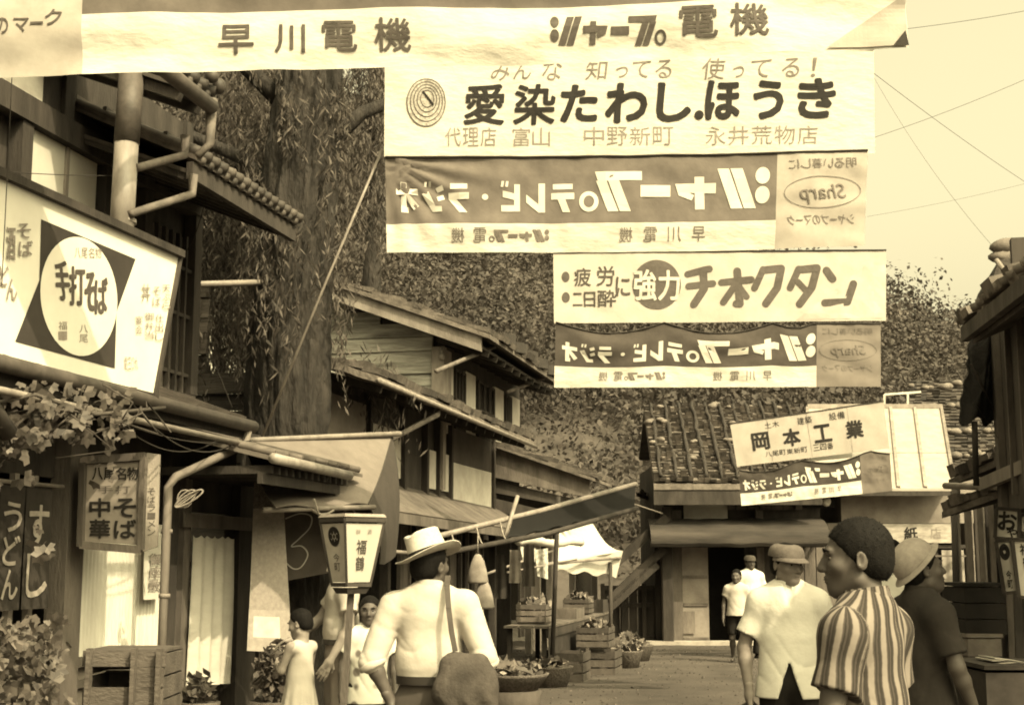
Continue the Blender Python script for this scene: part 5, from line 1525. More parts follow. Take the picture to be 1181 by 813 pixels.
# 1: nearest, seen from the front
root, cl, fn, W, H, f = banner('cloth_banner', 'nearest banner with block writing on white under a dyed band, across the top', ((-160, -81), (1046, -95), (1046, 57), (-160, 93)), 7.0,
    lambda u, v: (2 if u < .2113 else (1 if v < .6 else 0)), lambda u, v: (0, folds(.035, 9, .7)(u, v)[1], -.012 * math.sin(PI * u) * v), 90, 40,
    [C_WHITE, C_DYED, C_BEIGE], 1206.0, 180.0)
def pix1(x, y):      # photo pixel -> banner, solved by the edge lines
    u = (x + 160) / 1206.0
    yt = -81 - 14 * u; yb = 93 - 36 * u
    return f(u, (y - yt) / (yb - yt))
I = Ink()
for ch, a, c, y0, y1 in (('早', 252, 292, 29, 61), ('川', 317, 351, 29, 60), ('電', 371, 411, 25, 57), ('機', 432, 473, 22, 57)):
    I.text(ch, a, y0, c, y1, .016)
I.logo(633, 15, 768, 50)
for ch, a, c, y0, y1 in (('電', 783, 826, 9, 44), ('機', 841, 885, 6, 42)): I.text(ch, a, y0, c, y1, .016)
for ch, a, c, y0, y1 in (('の', -4, 10, 22, 40), ('マ', 16, 34, 22, 38), ('ー', 36, 51, 27, 30), ('ク', 53, 72, 12, 31)): I.text(ch, a, y0, c, y1, .012, mi=1)
I.build(pix1, [M('banner_print', .11, .3, 30), INK_M], cl)
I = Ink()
I.poly([(952, 56), (1045, -8), (1045, 55)])  # shaded end of the cloth, painted as a beige triangle
I.build(pix1, C_BEIGE, cl, name='shaded_corner', step=5, lift=.010)
I = Ink(); I.poly([(1028, 56), (1043, 38), (1046, 56)]); I.build(pix1, C_DARK, cl, name='tie_patch', step=5, lift=.016)

# 2: brush maker's banner
root, cl, fn, W, H, f = banner('cloth_banner', 'tall white banner with brushed black letters and a drawn scrubbing brush', ((444, 60), (1008, 57), (1009, 177), (443, 181)), 10.0,
    lambda u, v: 0, folds(.014, 7, 2.1), 60, 14, [C_WHITE], 564.0, 120.0)
T2 = lambda x, y: fn(x - 444, y - 60)
I = Ink()
for ch, a, c, y0, y1 in (('愛', 537, 582, 99, 144), ('染', 594, 640, 100, 144), ('た', 648, 688, 101, 141), ('わ', 700, 745, 100, 142), ('し', 759, 796, 99, 141), ('.', 801, 811, 130, 140), ('ほ', 815, 852, 97, 139), ('う', 870, 902, 97, 139), ('き', 921, 962, 95, 138)):
    I.text(ch, a, y0, c, y1, .022 if ch in '愛染' else .042, slant=.06)
for ch, a, c, y0, y1 in (('み', 567, 588, 73, 94), ('ん', 593, 613, 73, 93), ('な', 626, 648, 70, 95), ('知', 676, 700, 71, 94), ('っ', 710, 724, 79, 92), ('て', 729, 750, 72, 92), ('る', 756, 775, 71, 92), ('使', 810, 836, 70, 94), ('っ', 845, 858, 79, 92), ('て', 866, 889, 71, 92), ('る', 902, 922, 70, 92), ('！', 936, 941, 70, 92)):
    I.text(ch, a, y0, c, y1, .0, slant=.12, mi=1)
for t, a, c in (('代理店', 513, 574), ('富山', 590, 636), ('中野新町', 672, 778), ('永井荒物店', 812, 944)):
    I.row(t, a, 148, c, 169, -.004, mi=2)
I.build(T2, [INK, M('brush_ink', .22, .3, 30), INK_G], cl)
I = Ink(); I.disc(492, 119, 22, 27, 28); I.build(T2, M('brush_drawing', .38, .5, 60), cl, name='drawn_brush')
I = Ink()
for k in range(5): I.ring(492 + k * .3, 119 - k, 22.5 - k * 3.6, 27.5 - k * 4.4, 1.0, 30)
I.build(T2, INK_M, cl, name='drawn_brush', lift=.006)
I = Ink(); I.poly([(487, 107), (489, 106), (501, 121), (500, 124)]); I.build(T2, INK, cl, name='drawn_brush', lift=.008)

# reversed set: seen from the back of the cloth
def reversed_set(label, corners, Y, split, strip, shape, W, H, step=14, small=True, prints=(.185, .42), rows=None):
    r0 = lambda u, v: 2 if u > split else (0 if v > strip else 1)
    root, cl, fn, W, H, f = banner('cloth_banner', label, corners, Y, r0, shape, 96, 30, [C_WHITE, M('dyed_cotton_%d' % int(prints[0] * 100), prints[0], .18, 6, rough=.95, bump=.15, bscale=18), M('end_cotton_%d' % int(prints[1] * 100), prints[1], .12, 5, rough=.95, trans=.1)], W, H)
    I = Ink()
    sx_, sy_ = W / 552.0, H / 110.0
    X = lambda a: a * sx_
    Yc = lambda a: a * sy_
    I.logo(X(222), Yc(13), X(442), Yc(64), mirror=True)
    I.block('テレビ・ラジオ', X(10), Yc(28), X(218), Yc(64), mirror=True)
    I.build(fn, M('bright_cotton', .56, .04, 5, rough=.95), cl, step=step)
    I = Ink()
    I.row('早川電機', X(262), Yc(82), X(374), Yc(99), .0, mirror=True, gap=.45)
    I.logo(X(118), Yc(83), X(188), Yc(98), mirror=True)
    I.row('電機', X(70), Yc(82), X(120), Yc(99), .0, mirror=True, gap=.4)
    e0 = split * W
    cx = e0 + (W - e0) * .5; ew = (W - e0)
    I.ring(cx, H * .42, ew * .44, H * .17, .9 * sy_ ** .5, 44)
    I.text('Sharp', cx - ew * .26, H * .34, cx + ew * .26, H * .54, .004, mirror=True, slant=.25)
    I.row('明るい暮しに', e0 + ew * .10, H * .07, e0 + ew * .88, H * .17, 0, mirror=True, slant=.1)
    I.row('シャープのマーク', e0 + ew * .10, H * .66, e0 + ew * .88, H * .76, 0, mirror=True, slant=.1)
    I.build(fn, M('back_print', .20, .3, 30), cl, step=step)
    return root
def shape3(u, v):
    d = folds(.02, 8, 1.1)(u, v)[1]
    rad = math.hypot(u * 4.5, v)          # creases pulling from the upper left tie
    a = math.atan2(v, u * 4.5 + 1e-4)
    d += .018 * math.sin(a * 22) * max(0, 1 - abs(rad - .25) * 1.0) * (1 if u < .35 else 0)
    return (0, d, -.02 * math.sin(PI * u) * 1.0)
reversed_set('banner seen from its back, mirrored writing on a dyed band, tight under the brush banner', ((444, 182), (1001, 174), (997, 284), (446, 291)), 9.85, .817, .685, shape3, 552.0, 110.0)
# 4: rounded letters
root, cl, fn, W, H, f = banner('cloth_banner', 'off-white banner with fat rounded letters and a dark disc', ((638, 292), (1022, 289), (1022, 370), (639, 373)), 15.0,
    lambda u, v: 0, folds(.014, 9, 3.0), 50, 12, [M('cream_cotton', .50, .06, 5, rough=.95, trans=.1, bump=.1)], 384.0, 82.0)
T4 = lambda x, y: fn(x - 638, y - 291)
I = Ink()
def fat(I, pts, w):
    I.stroke(pts, w)
    for p in pts: I.disc(p[0], p[1], w / 2, w / 2, 14)
I.disc(757, 329, 28, 29, 36)
for y in (319, 343): I.disc(652, y, 4.6, 6.2, 16)
fat(I, [(793, 317), (812, 312), (818, 311)], 8); fat(I, [(794, 331), (822, 328)], 8); fat(I, [(811, 315), (812, 334), (800, 352)], 9)
fat(I, [(832, 327), (866, 324)], 8); fat(I, [(850, 314), (853, 352), (849, 352)], 9); fat(I, [(848, 330), (834, 350)], 8); fat(I, [(853, 333), (861, 344)], 7)
fat(I, [(880, 312), (870, 334)], 8); fat(I, [(880, 313), (901, 311), (896, 334), (883, 352)], 9)
fat(I, [(921, 312), (911, 334)], 8); fat(I, [(921, 313), (942, 311), (936, 334), (922, 353)], 9); fat(I, [(920, 327), (930, 338)], 7)
fat(I, [(953, 314), (960, 324)], 9); fat(I, [(984, 330), (977, 351), (951, 352)], 9)
I.build(T4, M('round_print', .13, .2, 30), cl, lift=.004)
I = Ink()
I.text('疲', 662, 309, 681, 330, .012); I.text('労', 688, 307, 708, 330, .012); I.text('二', 660, 338, 671, 353, .012); I.text('日', 673, 337, 686, 354, .012); I.text('酔', 689, 335, 710, 354, .012)
I.text('に', 710, 320, 726, 342, .02)
I.build(T4, INK_M, cl)
I = Ink(); I.text('強', 731, 312, 756, 347, .02); I.text('力', 759, 313, 783, 347, .02)
I.build(T4, C_WHITE, cl, lift=.008)
I = Ink(); I.poly([(918, 371), (1021, 290), (1021, 370)]); I.build(T4, M('corner_shade', .48, .1, 6, rough=.95), cl, name='shaded_corner', lift=.002)  # triangle of shade laid on the cloth as a second cotton tone
def shape5(u, v):
    sc_ = abs(math.sin(PI * u * 3 * .95 + .05))
    k = math.sin(PI * ((u / .335) % 1.0)) if u < .67 else (.5 * math.sin(PI * (u - .67) / .13) if u < .8 else .05)
    d = folds(.02, 8, 4.2)(u, v)[1] + .05 * k * math.exp(-((v - .25) / .25) ** 2) * -1
    return (0, d, -.125 * k * max(0, 1 - v * 1.25))
reversed_set('sagging banner with mirrored writing scalloped beneath the rounded letters', ((641, 372), (1016, 373), (1016, 446), (639, 447)), 14.8, .797, .66, shape5, 375.0, 74.0, prints=(.10, .25))
# 6, 7: small pair before the far houses
root, cl, fn, W, H, f = banner('cloth_banner', 'small tilted banner with four black signs before the far roof', ((842, 489), (1019, 463), (1026, 517), (850, 538)), 22.0,
    lambda u, v: 0, folds(.012, 7, 5.0), 40, 10, [M('cream_cotton_worn', .40, .08, 5, rough=.95, bump=.1)], 178.0, 50.0)
I = Ink()
for ch, a in (('岡', 22), ('本', 58), ('工', 94), ('業', 131)): I.text(ch, a, 15 + (a - 22) * .01, a + 19, 34, .035)
I.row('土木', 38, 4, 56, 11, .0); I.row('建築', 76, 4, 94, 12, .0); I.row('設備', 113, 4, 132, 12, 0); I.row('八尾町東新町', 34, 37, 84, 43, 0); I.row('三四番', 90, 36, 114, 43, 0)
I.build(fn, INK, cl, step=10, lift=.006)
I = Ink()
for x in (42, 88, 135): I.stroke([(x, 1), (x, 49)], .5)
I.build(fn, INK_G, cl, name='seam', lift=.003)
def shape7(u, v):
    k = math.sin(PI * ((u * 2.2 + .1) % 1.0))
    return (0, folds(.02, 8, 6.0)(u, v)[1], -.11 * k * max(0, 1 - v * 1.3))
reversed_set('smallest tilted banner with mirrored writing under the four-sign one', ((852, 540), (1026, 517), (1029, 566), (855, 583)), 21.8, .80, .68, shape7, 174.0, 44.0, step=10, prints=(.075, .2))
b = MB(); b.slab(quadfn(P(935, 521, 22.5), P(1010, 512, 22.5), P(1012, 525, 22.5), P(935, 532, 22.5)), 2, 2, (0, .01, 0))
b.build('white_cloth', C_WHITE, label='white strip of cloth showing between the two tilted far banners', cat='cloth')

# ropes, bamboo and wires
b = MB(); b.tube([P(441, 172, 10.1), P(372, 335, 10.2), P(303, 503, 10.3)], .010, 7)
b.build('bamboo_pole', BAMBOO, label='thin pale bamboo pole slanting from the mirrored banner down to the eave', cat='pole')
b = MB(); b.tube([P(228, 328, 12.3), P(330, 325, 13.6)], .03, 8)
b.build('cross_pole', BAMBOO, label='short pale pole reaching from the shop wall to the willow trunk', cat='pole')
def wire(pts, label, r=.008):
    m = MB(); m.tube(pts, r * .5, 5); m.build('wire', WIRE, label=label, cat='wire')
def sagw(a, c, d): return sag(a, c, d, 16)
PALE = WIRE
wire(sagw(P(1008, 85, 10.0), P(1260, 258, 14.0), .05), 'wire falling to the right from the top corner of the brush banner', .004)
wire(sagw(P(940, 180, 12.0), P(1300, 36, 12.0), .08), 'wire rising to the right behind the brush banner', .004)
wire(sagw(P(985, 40, 7.4), P(1300, -12, 7.4), .03), 'wire running right from the nearest banner corner', .003)
wire(sagw(P(1000, 250, 16.0), P(1280, 185, 16.0), .05), 'faint wire across the sky above the hill', .003)
wire(sagw(P(1003, 286, 12.0), P(1152, 305, 10.6), .05) if 0 else sagw(P(1008, 90, 14.0), P(1150, 290, 11.0), .1), 'faint wire dropping to the stones on the right roof', .003)
wire(sagw(P(1104, 430, 9.6), P(1162, 520, 10.0), .02), 'thin cord slanting past the black tarpaulin', .004)
wire(sagw(P(14, 85, 7.6), P(2, 330, 7.3), -.06), 'thin cable hanging in front of the shop signboard', .006)
wire(sagw(P(-10, 197, 8.4), P(142, 203, 9.2), .01), 'thin wire tied to the stovepipe across the upper windows', .006)
wire(sagw(P(236, 235, 11.2), P(205, 290, 11.6), .15), 'loose cable looping under the tiled side eave', .008)
wire(sagw(P(240, 400, 12.6), P(268, 470, 12.6), .0), 'thin stay slanting beside the willow trunk', .006)
for k, (a, c, d) in enumerate((((70, 452, 7.9), (290, 508, 10.6), .12), ((120, 470, 8.2), (250, 508, 10.2), .16), ((150, 462, 8.4), (285, 500, 10.7), .22))):
    wire(sagw(P(*a), P(*c), d), ('upper', 'middle', 'lowest')[k] + ' of the loose cords strung under the shop gutter', .009)
# knot of cord on the downpipe
b = MB()
for k in range(4):
    c = P(213 + k * 2, 575, 9.45)
    b.tube([c + Vector((.05 * math.cos(a) * (1 + .3 * k), -.01 * k, .06 * math.sin(a + k * .7))) for a in np.linspace(0, 2 * PI, 13)], .006, 5)
b.build('cord_knot', ROPE, label='loose knot of pale cord tied on the bamboo downpipe', cat='cord')
# vine on the left: stems, tendrils and leaves
vn = thing('grape_vine', P(30, 813, 7.6) * 1, 'leafy vine climbing the shop front under the big signboard', 'vine')
vn.location = (P(20, 800, 7.7).x, 7.7, 0)
rv = random.Random(12)
def f_(b):
    b.tube([Vector((P(15, 800, 7.7).x, 7.7, 0)), P(-12, 740, 7.7), P(-14, 640, 7.6), P(-12, 520, 7.5), P(40, 470, 7.6), P(150, 480, 8.0)], [.016, .016, .015, .014, .012, .008], 7)
    b.tube([P(-30, 470, 7.3), P(40, 455, 7.5), P(110, 478, 7.8), P(190, 470, 8.3)], .012, 6)
    b.tube([P(10, 500, 7.5), P(-30, 440, 7.2), P(-60, 430, 7.0)], .05, 8)
    for k in range(14):
        a = P(rv.uniform(0, 170), rv.uniform(440, 500), 7.6 + rv.uniform(-.1, .5))
        b.tube([a, a + Vector((rv.uniform(-.15, .25), rv.uniform(-.1, .1), rv.uniform(-.25, .1))), a + Vector((rv.uniform(-.3, .4), rv.uniform(-.1, .1), rv.uniform(-.35, .05)))], .005, 5)
part('stem', M('vine_stem', .10, .4), vn, f_)
def vleaves(spots, sz):
    out = []
    for (x, y, Yd) in spots:
        c = np.array(P(x, y, Yd))
        a = np.array((rv.gauss(0, 1), rv.gauss(0, .6), rv.gauss(-.5, .7))); a /= np.linalg.norm(a)
        e = np.cross(a, np.array((rv.gauss(0, .4), -1, rv.gauss(.5, .5)))); e /= np.linalg.norm(e)
        s = sz * rv.uniform(.45, 1.5)
        m = np.cross(a, e)
        # lobed leaf of three folded quads
        for k in (-.9, 0, .9):
            d = a * math.cos(k) + e * math.sin(k)
            f2 = np.cross(m, d)
            out.append([c, c + d * s * .55 - f2 * s * .36, c + d * s + m * s * .12, c + d * s * .55 + f2 * s * .36])
    return np.array(out).reshape(-1, 3)
spots = [(rv.uniform(-10, 62) * (1 if rv.random() < .8 else 1.3), 712 + 190 * rv.random(), 7.6 + rv.uniform(-.2, .25)) for _ in range(640)]
spots += [(rv.uniform(-10, 60), 440 + rv.random() ** .8 * 80, 7.6 + rv.uniform(-.2, .5)) for _ in range(170)]
spots += [(rv.uniform(40, 150), 445 + rv.random() ** .8 * 60, 7.8 + rv.uniform(-.2, .4)) for _ in range(140)]
spots += [(rv.uniform(-10, 40), rv.uniform(515, 560), 7.6 + rv.uniform(-.1, .3)) for _ in range(12)]
spots += [(rv.uniform(38, 60), rv.uniform(600, 650), 7.6 + rv.uniform(-.1, .3)) for _ in range(9)]
spots += [(rv.uniform(100, 130), rv.uniform(505, 560), 8.2 + rv.uniform(-.1, .3)) for _ in range(8)]
mesh_quads('foliage', vleaves(spots, .047), LEAF_N, parent=vn)
# small potted greens low by the doorway
pl = thing('potted_plant', Vector((P(312, 800, 11.3).x, 11.3, 0)), 'bushy plant in a tub below the coarse cloth strip', 'plant')
c = P(314, 790, 11.3)
part('tub', CR, pl, lambda b: b.lathe([(.0, .0), (.14, .0), (.18, c.z - .12), (.15, c.z - .12), (0, c.z - .16)], 16, lambda x, y, z: Vector((c.x + x, 11.3 + y, z))))
mesh_quads('foliage', leaves((c.x, 11.3, c.z + .1), (.17, .17, .26), 300, .045, 4), LEAF_N, parent=pl)
pl = thing('potted_plant', Vector((P(232, 800, 9.6).x, 9.6, 0)), 'small sparse plant in a pot beside the slatted crate', 'plant')
c = P(231, 795, 9.6)
part('pot', METAL_D, pl, lambda b: b.lathe([(.0, .0), (.10, .0), (.14, c.z - .08), (.11, c.z - .08), (0, c.z - .12)], 16, lambda x, y, z: Vector((c.x + x, 9.6 + y, z))))
mesh_quads('foliage', leaves((c.x, 9.6, c.z), (.12, .12, .12), 90, .05, 5), LEAF_N, parent=pl)
# ================================================================ people
class Field:
    """distance field of smoothly blended shapes on a grid; surface() turns it into one continuous mesh."""
    def __init__(s, lo, hi, res, zcuts=None):
        s.x = np.arange(lo[0], hi[0] + res, res, dtype=np.float32)
        s.y = np.arange(lo[1], hi[1] + res, res, dtype=np.float32)
        if zcuts is None: s.z = np.arange(lo[2], hi[2] + res, res, dtype=np.float32)
        else:          # [(z0, z1, step), ...]
            s.z = np.concatenate([np.arange(a, c, st, dtype=np.float32) for a, c, st in zcuts])
        s.d = np.full((len(s.x), len(s.y), len(s.z)), 1.0, np.float32)
    def _blk(s, lo, hi, m=.07):
        sl = []
        for ax, a, c in ((s.x, lo[0], hi[0]), (s.y, lo[1], hi[1]), (s.z, lo[2], hi[2])):
            i0 = max(0, int(np.searchsorted(ax, a - m)) - 1); i1 = min(len(ax), int(np.searchsorted(ax, c + m)) + 1)
            sl.append(slice(i0, i1))
        if any(q.stop <= q.start for q in sl): return None, None
        X, Y, Z = np.meshgrid(s.x[sl[0]], s.y[sl[1]], s.z[sl[2]], indexing='ij')
        return tuple(sl), (X, Y, Z)
    def _mix(s, sl, d, k, sub=False):
        a = s.d[sl]
        if sub:
            d = -d
            h = np.maximum(k - np.abs(a - d), 0) / max(k, 1e-6)
            s.d[sl] = np.maximum(a, d) + h * h * k * .25
        else:
            h = np.maximum(k - np.abs(a - d), 0) / max(k, 1e-6)
            s.d[sl] = np.minimum(a, d) - h * h * k * .25
    def cone(s, a, b, ra, rb, k=.03, fy=1.0, cap=False, sub=False):
        a, b = np.array(a, np.float32), np.array(b, np.float32)
        r = max(ra, rb)
        sl, g = s._blk(np.minimum(a, b) - r, np.maximum(a, b) + r)
        if sl is None: return s
        X, Y, Z = g
        ay, by_ = a.copy(), b.copy(); ay[1] /= fy; by_[1] /= fy
        ab = by_ - ay
        L2 = float(ab @ ab) + 1e-9
        px, py, pz = X - ay[0], Y / fy - ay[1], Z - ay[2]
        t = (px * ab[0] + py * ab[1] + pz * ab[2]) / L2
        tc = np.clip(t, 0, 1)
        d = np.sqrt((px - ab[0] * tc) ** 2 + (py - ab[1] * tc) ** 2 + (pz - ab[2] * tc) ** 2) - (ra + (rb - ra) * tc)
        if fy < 1: d = d * (fy + (1 - fy) * .5)
        if cap: d = np.maximum(d, (t - 1) * math.sqrt(L2))
        s._mix(sl, d, k, sub)
        return s
    def ell(s, c, r, k=.02, rot=None, sub=False):
        m = max(r)
        c = np.array(c, np.float32)
        sl, g = s._blk(c - m, c + m)
        if sl is None: return s
        q = np.stack([g[0] - c[0], g[1] - c[1], g[2] - c[2]], -1)
        if rot is not None: q = q @ np.array(rot, np.float32)
        r = np.array(r, np.float32)
        k0 = np.linalg.norm(q / r, axis=-1); k1 = np.linalg.norm(q / (r * r), axis=-1) + 1e-6
        s._mix(sl, (k0 * (k0 - 1) / k1).astype(np.float32), k, sub)
        return s
    def cut(s, n, off):        # keep n.p > off
        X, Y, Z = np.meshgrid(s.x, s.y, s.z, indexing='ij')
        s.d = np.maximum(s.d, off - (X * n[0] + Y * n[1] + Z * n[2])).astype(np.float32)
        return s
    def warp(s, fn):           # add a small displacement
        X, Y, Z = np.meshgrid(s.x, s.y, s.z, indexing='ij')
        s.d = (s.d + fn(X, Y, Z)).astype(np.float32)
        return s
    def surface(s):
        d = s.d
        nx, ny, nz = d.shape
        ins = d < 0
        c = np.zeros((nx - 1, ny - 1, nz - 1), np.int8)
        for i in (0, 1):
            for j in (0, 1):
                for k in (0, 1):
                    c += ins[i:nx - 1 + i, j:ny - 1 + j, k:nz - 1 + k]
        act = (c > 0) & (c < 8)
        idx = np.argwhere(act)
        if len(idx) == 0: return np.zeros((0, 3)), np.zeros((0, 4), int)
        num = np.full(act.shape, -1, np.int64); num[act] = np.arange(len(idx))
        acc = np.zeros((len(idx), 3)); cnt = np.zeros(len(idx))
        I, J, K = idx.T
        cn = [(i, j, k) for i in (0, 1) for j in (0, 1) for k in (0, 1)]
        ax = (s.x, s.y, s.z)
        for a in cn:
            for axis in range(3):
                if a[axis]: continue
                b_ = list(a); b_[axis] = 1
                da = d[I + a[0], J + a[1], K + a[2]]; db = d[I + b_[0], J + b_[1], K + b_[2]]
                m = (da < 0) != (db < 0)
                t = da / (da - db + 1e-12)
                for q in range(3):
                    ia = (I, J, K)[q]
                    pa = ax[q][ia + a[q]]; pb = ax[q][ia + b_[q]]
                    acc[:, q] += np.where(m, pa + (pb - pa) * t, 0)
                cnt += m
        V_ = acc / cnt[:, None]
        F_ = []
        for axis in range(3):
            o1, o2 = [q for q in range(3) if q != axis]
            sh = list(d.shape); sh[axis] -= 1
            sa = [slice(None)] * 3; sb = [slice(None)] * 3
            sa[axis] = slice(0, -1); sb[axis] = slice(1, None)
            A, B = ins[tuple(sa)], ins[tuple(sb)]
            e = np.argwhere(A != B)
            ok = (e[:, o1] > 0) & (e[:, o2] > 0) & (e[:, o1] < d.shape[o1] - 1) & (e[:, o2] < d.shape[o2] - 1)
            e = e[ok]
            qd = []
            for (p, q) in ((1, 1), (0, 1), (0, 0), (1, 0)):
                f = e.copy(); f[:, o1] -= p; f[:, o2] -= q
                qd.append(num[f[:, 0], f[:, 1], f[:, 2]])
            qd = np.stack(qd, 1)
            inside = A[e[:, 0], e[:, 1], e[:, 2]]
            flip = ~inside if axis != 1 else inside
            qd[flip] = qd[flip][:, ::-1]
            F_.append(qd)
        F_ = np.concatenate(F_)
        F_ = F_[(F_ >= 0).all(1)]
        return V_, F_
def sdf_obj(name, fields, mats, parent=None, attr=None, matfn=None):
    vs, fs, n = [], [], 0
    for f in fields:
        v, q = f.surface() if isinstance(f, Field) else f
        vs.append(v); fs.append(q + n); n += len(v)
    v, q = np.concatenate(vs), np.concatenate(fs)
    me = bpy.data.meshes.new(name)
    me.vertices.add(len(v)); me.vertices.foreach_set('co', v.astype(np.float32).ravel())
    me.loops.add(4 * len(q)); me.loops.foreach_set('vertex_index', q.astype(np.int32).ravel())
    me.polygons.add(len(q)); me.polygons.foreach_set('loop_start', np.arange(0, 4 * len(q), 4, dtype=np.int32))
    me.update(calc_edges=True)
    me.polygons.foreach_set('use_smooth', [True] * len(q))
    if not isinstance(mats, (list, tuple)): mats = [mats]
    for m in mats: me.materials.append(m)
    if attr is not None:
        at = me.attributes.new('stripe', 'FLOAT', 'POINT')
        at.data.foreach_set('value', attr(v).astype(np.float32))
    if matfn is not None:
        c = v[q].mean(1)
        me.polygons.foreach_set('material_index', matfn(c).astype(np.int32))
    o = bpy.data.objects.new(name, me)
    col.objects.link(o)
    if parent is not None: o.parent = parent
    return o
def rotm(yaw=0, pitch=0, roll=0):     # head frame -> body frame; pitch > 0 looks up
    return np.array(Matrix.Rotation(yaw, 3, 'Z') @ Matrix.Rotation(-pitch, 3, 'X') @ Matrix.Rotation(roll, 3, 'Y'))
def hand(wr, direction, palm, curl=.5, sc_=1.0, thumb=1, res=.0036):
    """palm, four unequal bent fingers and a thumb leaving the side of the palm near its base."""
    d = np.array(direction, float); d /= np.linalg.norm(d)
    n = np.array(palm, float); n -= d * (n @ d); n /= np.linalg.norm(n)
    w_ = np.cross(d, n) * thumb          # towards the thumb side
    wr = np.array(wr, float)
    f = Field(wr - .22 * sc_, wr + .22 * sc_, res)
    f.cone(wr - d * .035, wr + d * .02, .026 * sc_, .027 * sc_, .015)
    f.cone(wr + d * .02 * sc_ + w_ * .012 * sc_, wr + d * .075 * sc_ + w_ * .022 * sc_, .018 * sc_, .016 * sc_, .02)
    f.cone(wr + d * .02 * sc_ - w_ * .012 * sc_, wr + d * .072 * sc_ - w_ * .022 * sc_, .018 * sc_, .015 * sc_, .02)
    for i, L in enumerate((.072, .080, .074, .058)):
        off = (.029 - .0195 * i) * sc_
        p = wr + d * (.082 - .003 * abs(i - 1)) * sc_ + w_ * off
        a = curl * .5
        dirs = d
        for j, fr_ in enumerate((.45, .31, .24)):
            a2 = curl * (.35 + .55 * j)
            dv = d * math.cos(a2) + n * math.sin(a2) + w_ * (.09 - .06 * i)
            q = p + dv * L * fr_ * sc_ * 1.05
            f.cone(p, q, (.0098 - .001 * j) * sc_, (.0090 - .001 * j) * sc_, .004)
            p = q
    p = wr + d * .022 * sc_ + w_ * .026 * sc_ + n * .006
    q = p + (d * .6 + w_ * .65 + n * .35) * .036 * sc_
    r = q + (d * .9 + w_ * .2 + n * (.3 + curl * .5)) * .030 * sc_
    f.cone(p, q, .014 * sc_, .0115 * sc_, .008).cone(q, r, .0105 * sc_, .0085 * sc_, .004)
    return f
SKIN = M('tanned_skin', .115, .12, 14, rough=.6, spec=.35)
SKIN_L = M('fair_skin', .30, .12, 14, rough=.6, spec=.35)
HAIR = M('black_hair', .010, .5, 60, rough=.8, spec=.12, bump=.35, bscale=160, dist=.006)
EYE_W = M('eye_white', .22, .05)
EYE_D = M('eye_dark', .01, .1, rough=.2, spec=.6)
S_WHITE = M('white_shirt', .62, .06, 5, rough=.95, bump=.35, bscale=14, dist=.02)
S_CREAM = M('cream_shirt', .47, .08, 5, rough=.95, bump=.3, bscale=9, dist=.03)
S_DARK = M('dark_shirt', .045, .3, 6, rough=.95, bump=.2, bscale=20)
T_DARK = M('dark_trousers', .022, .3, 6, rough=.9, bump=.15, bscale=20)
T_LIGHT = M('khaki_trousers', .30, .15, 6, rough=.95, bump=.15, bscale=20)
SHOE = M('shoe_leather', .03, .3, 6, rough=.5)
STRAW = M('straw_hat', .50, .10, 60, rough=.85, bump=.4, bscale=180, dist=.004)
BAND = M('hat_band', .02, .2, 20)
FELT = M('felt_hat', .34, .15, 30, rough=.9, bump=.25, bscale=120, dist=.004)
DEF = dict(hipL=(.09, 0, .87), kneeL=(.10, -.015, .47), ankL=(.10, .02, .08), hipR=(-.09, 0, .87), kneeR=(-.10, -.015, .47), ankR=(-.10, .02, .08),
           shL=(.175, .01, 1.345), elL=(.235, .035, 1.08), wrL=(.245, -.04, .85), shR=(-.175, .01, 1.345), elR=(-.235, .035, 1.08), wrR=(-.245, -.04, .85), neck=(0, .01, 1.40), head=(0, -.012, 1.535))
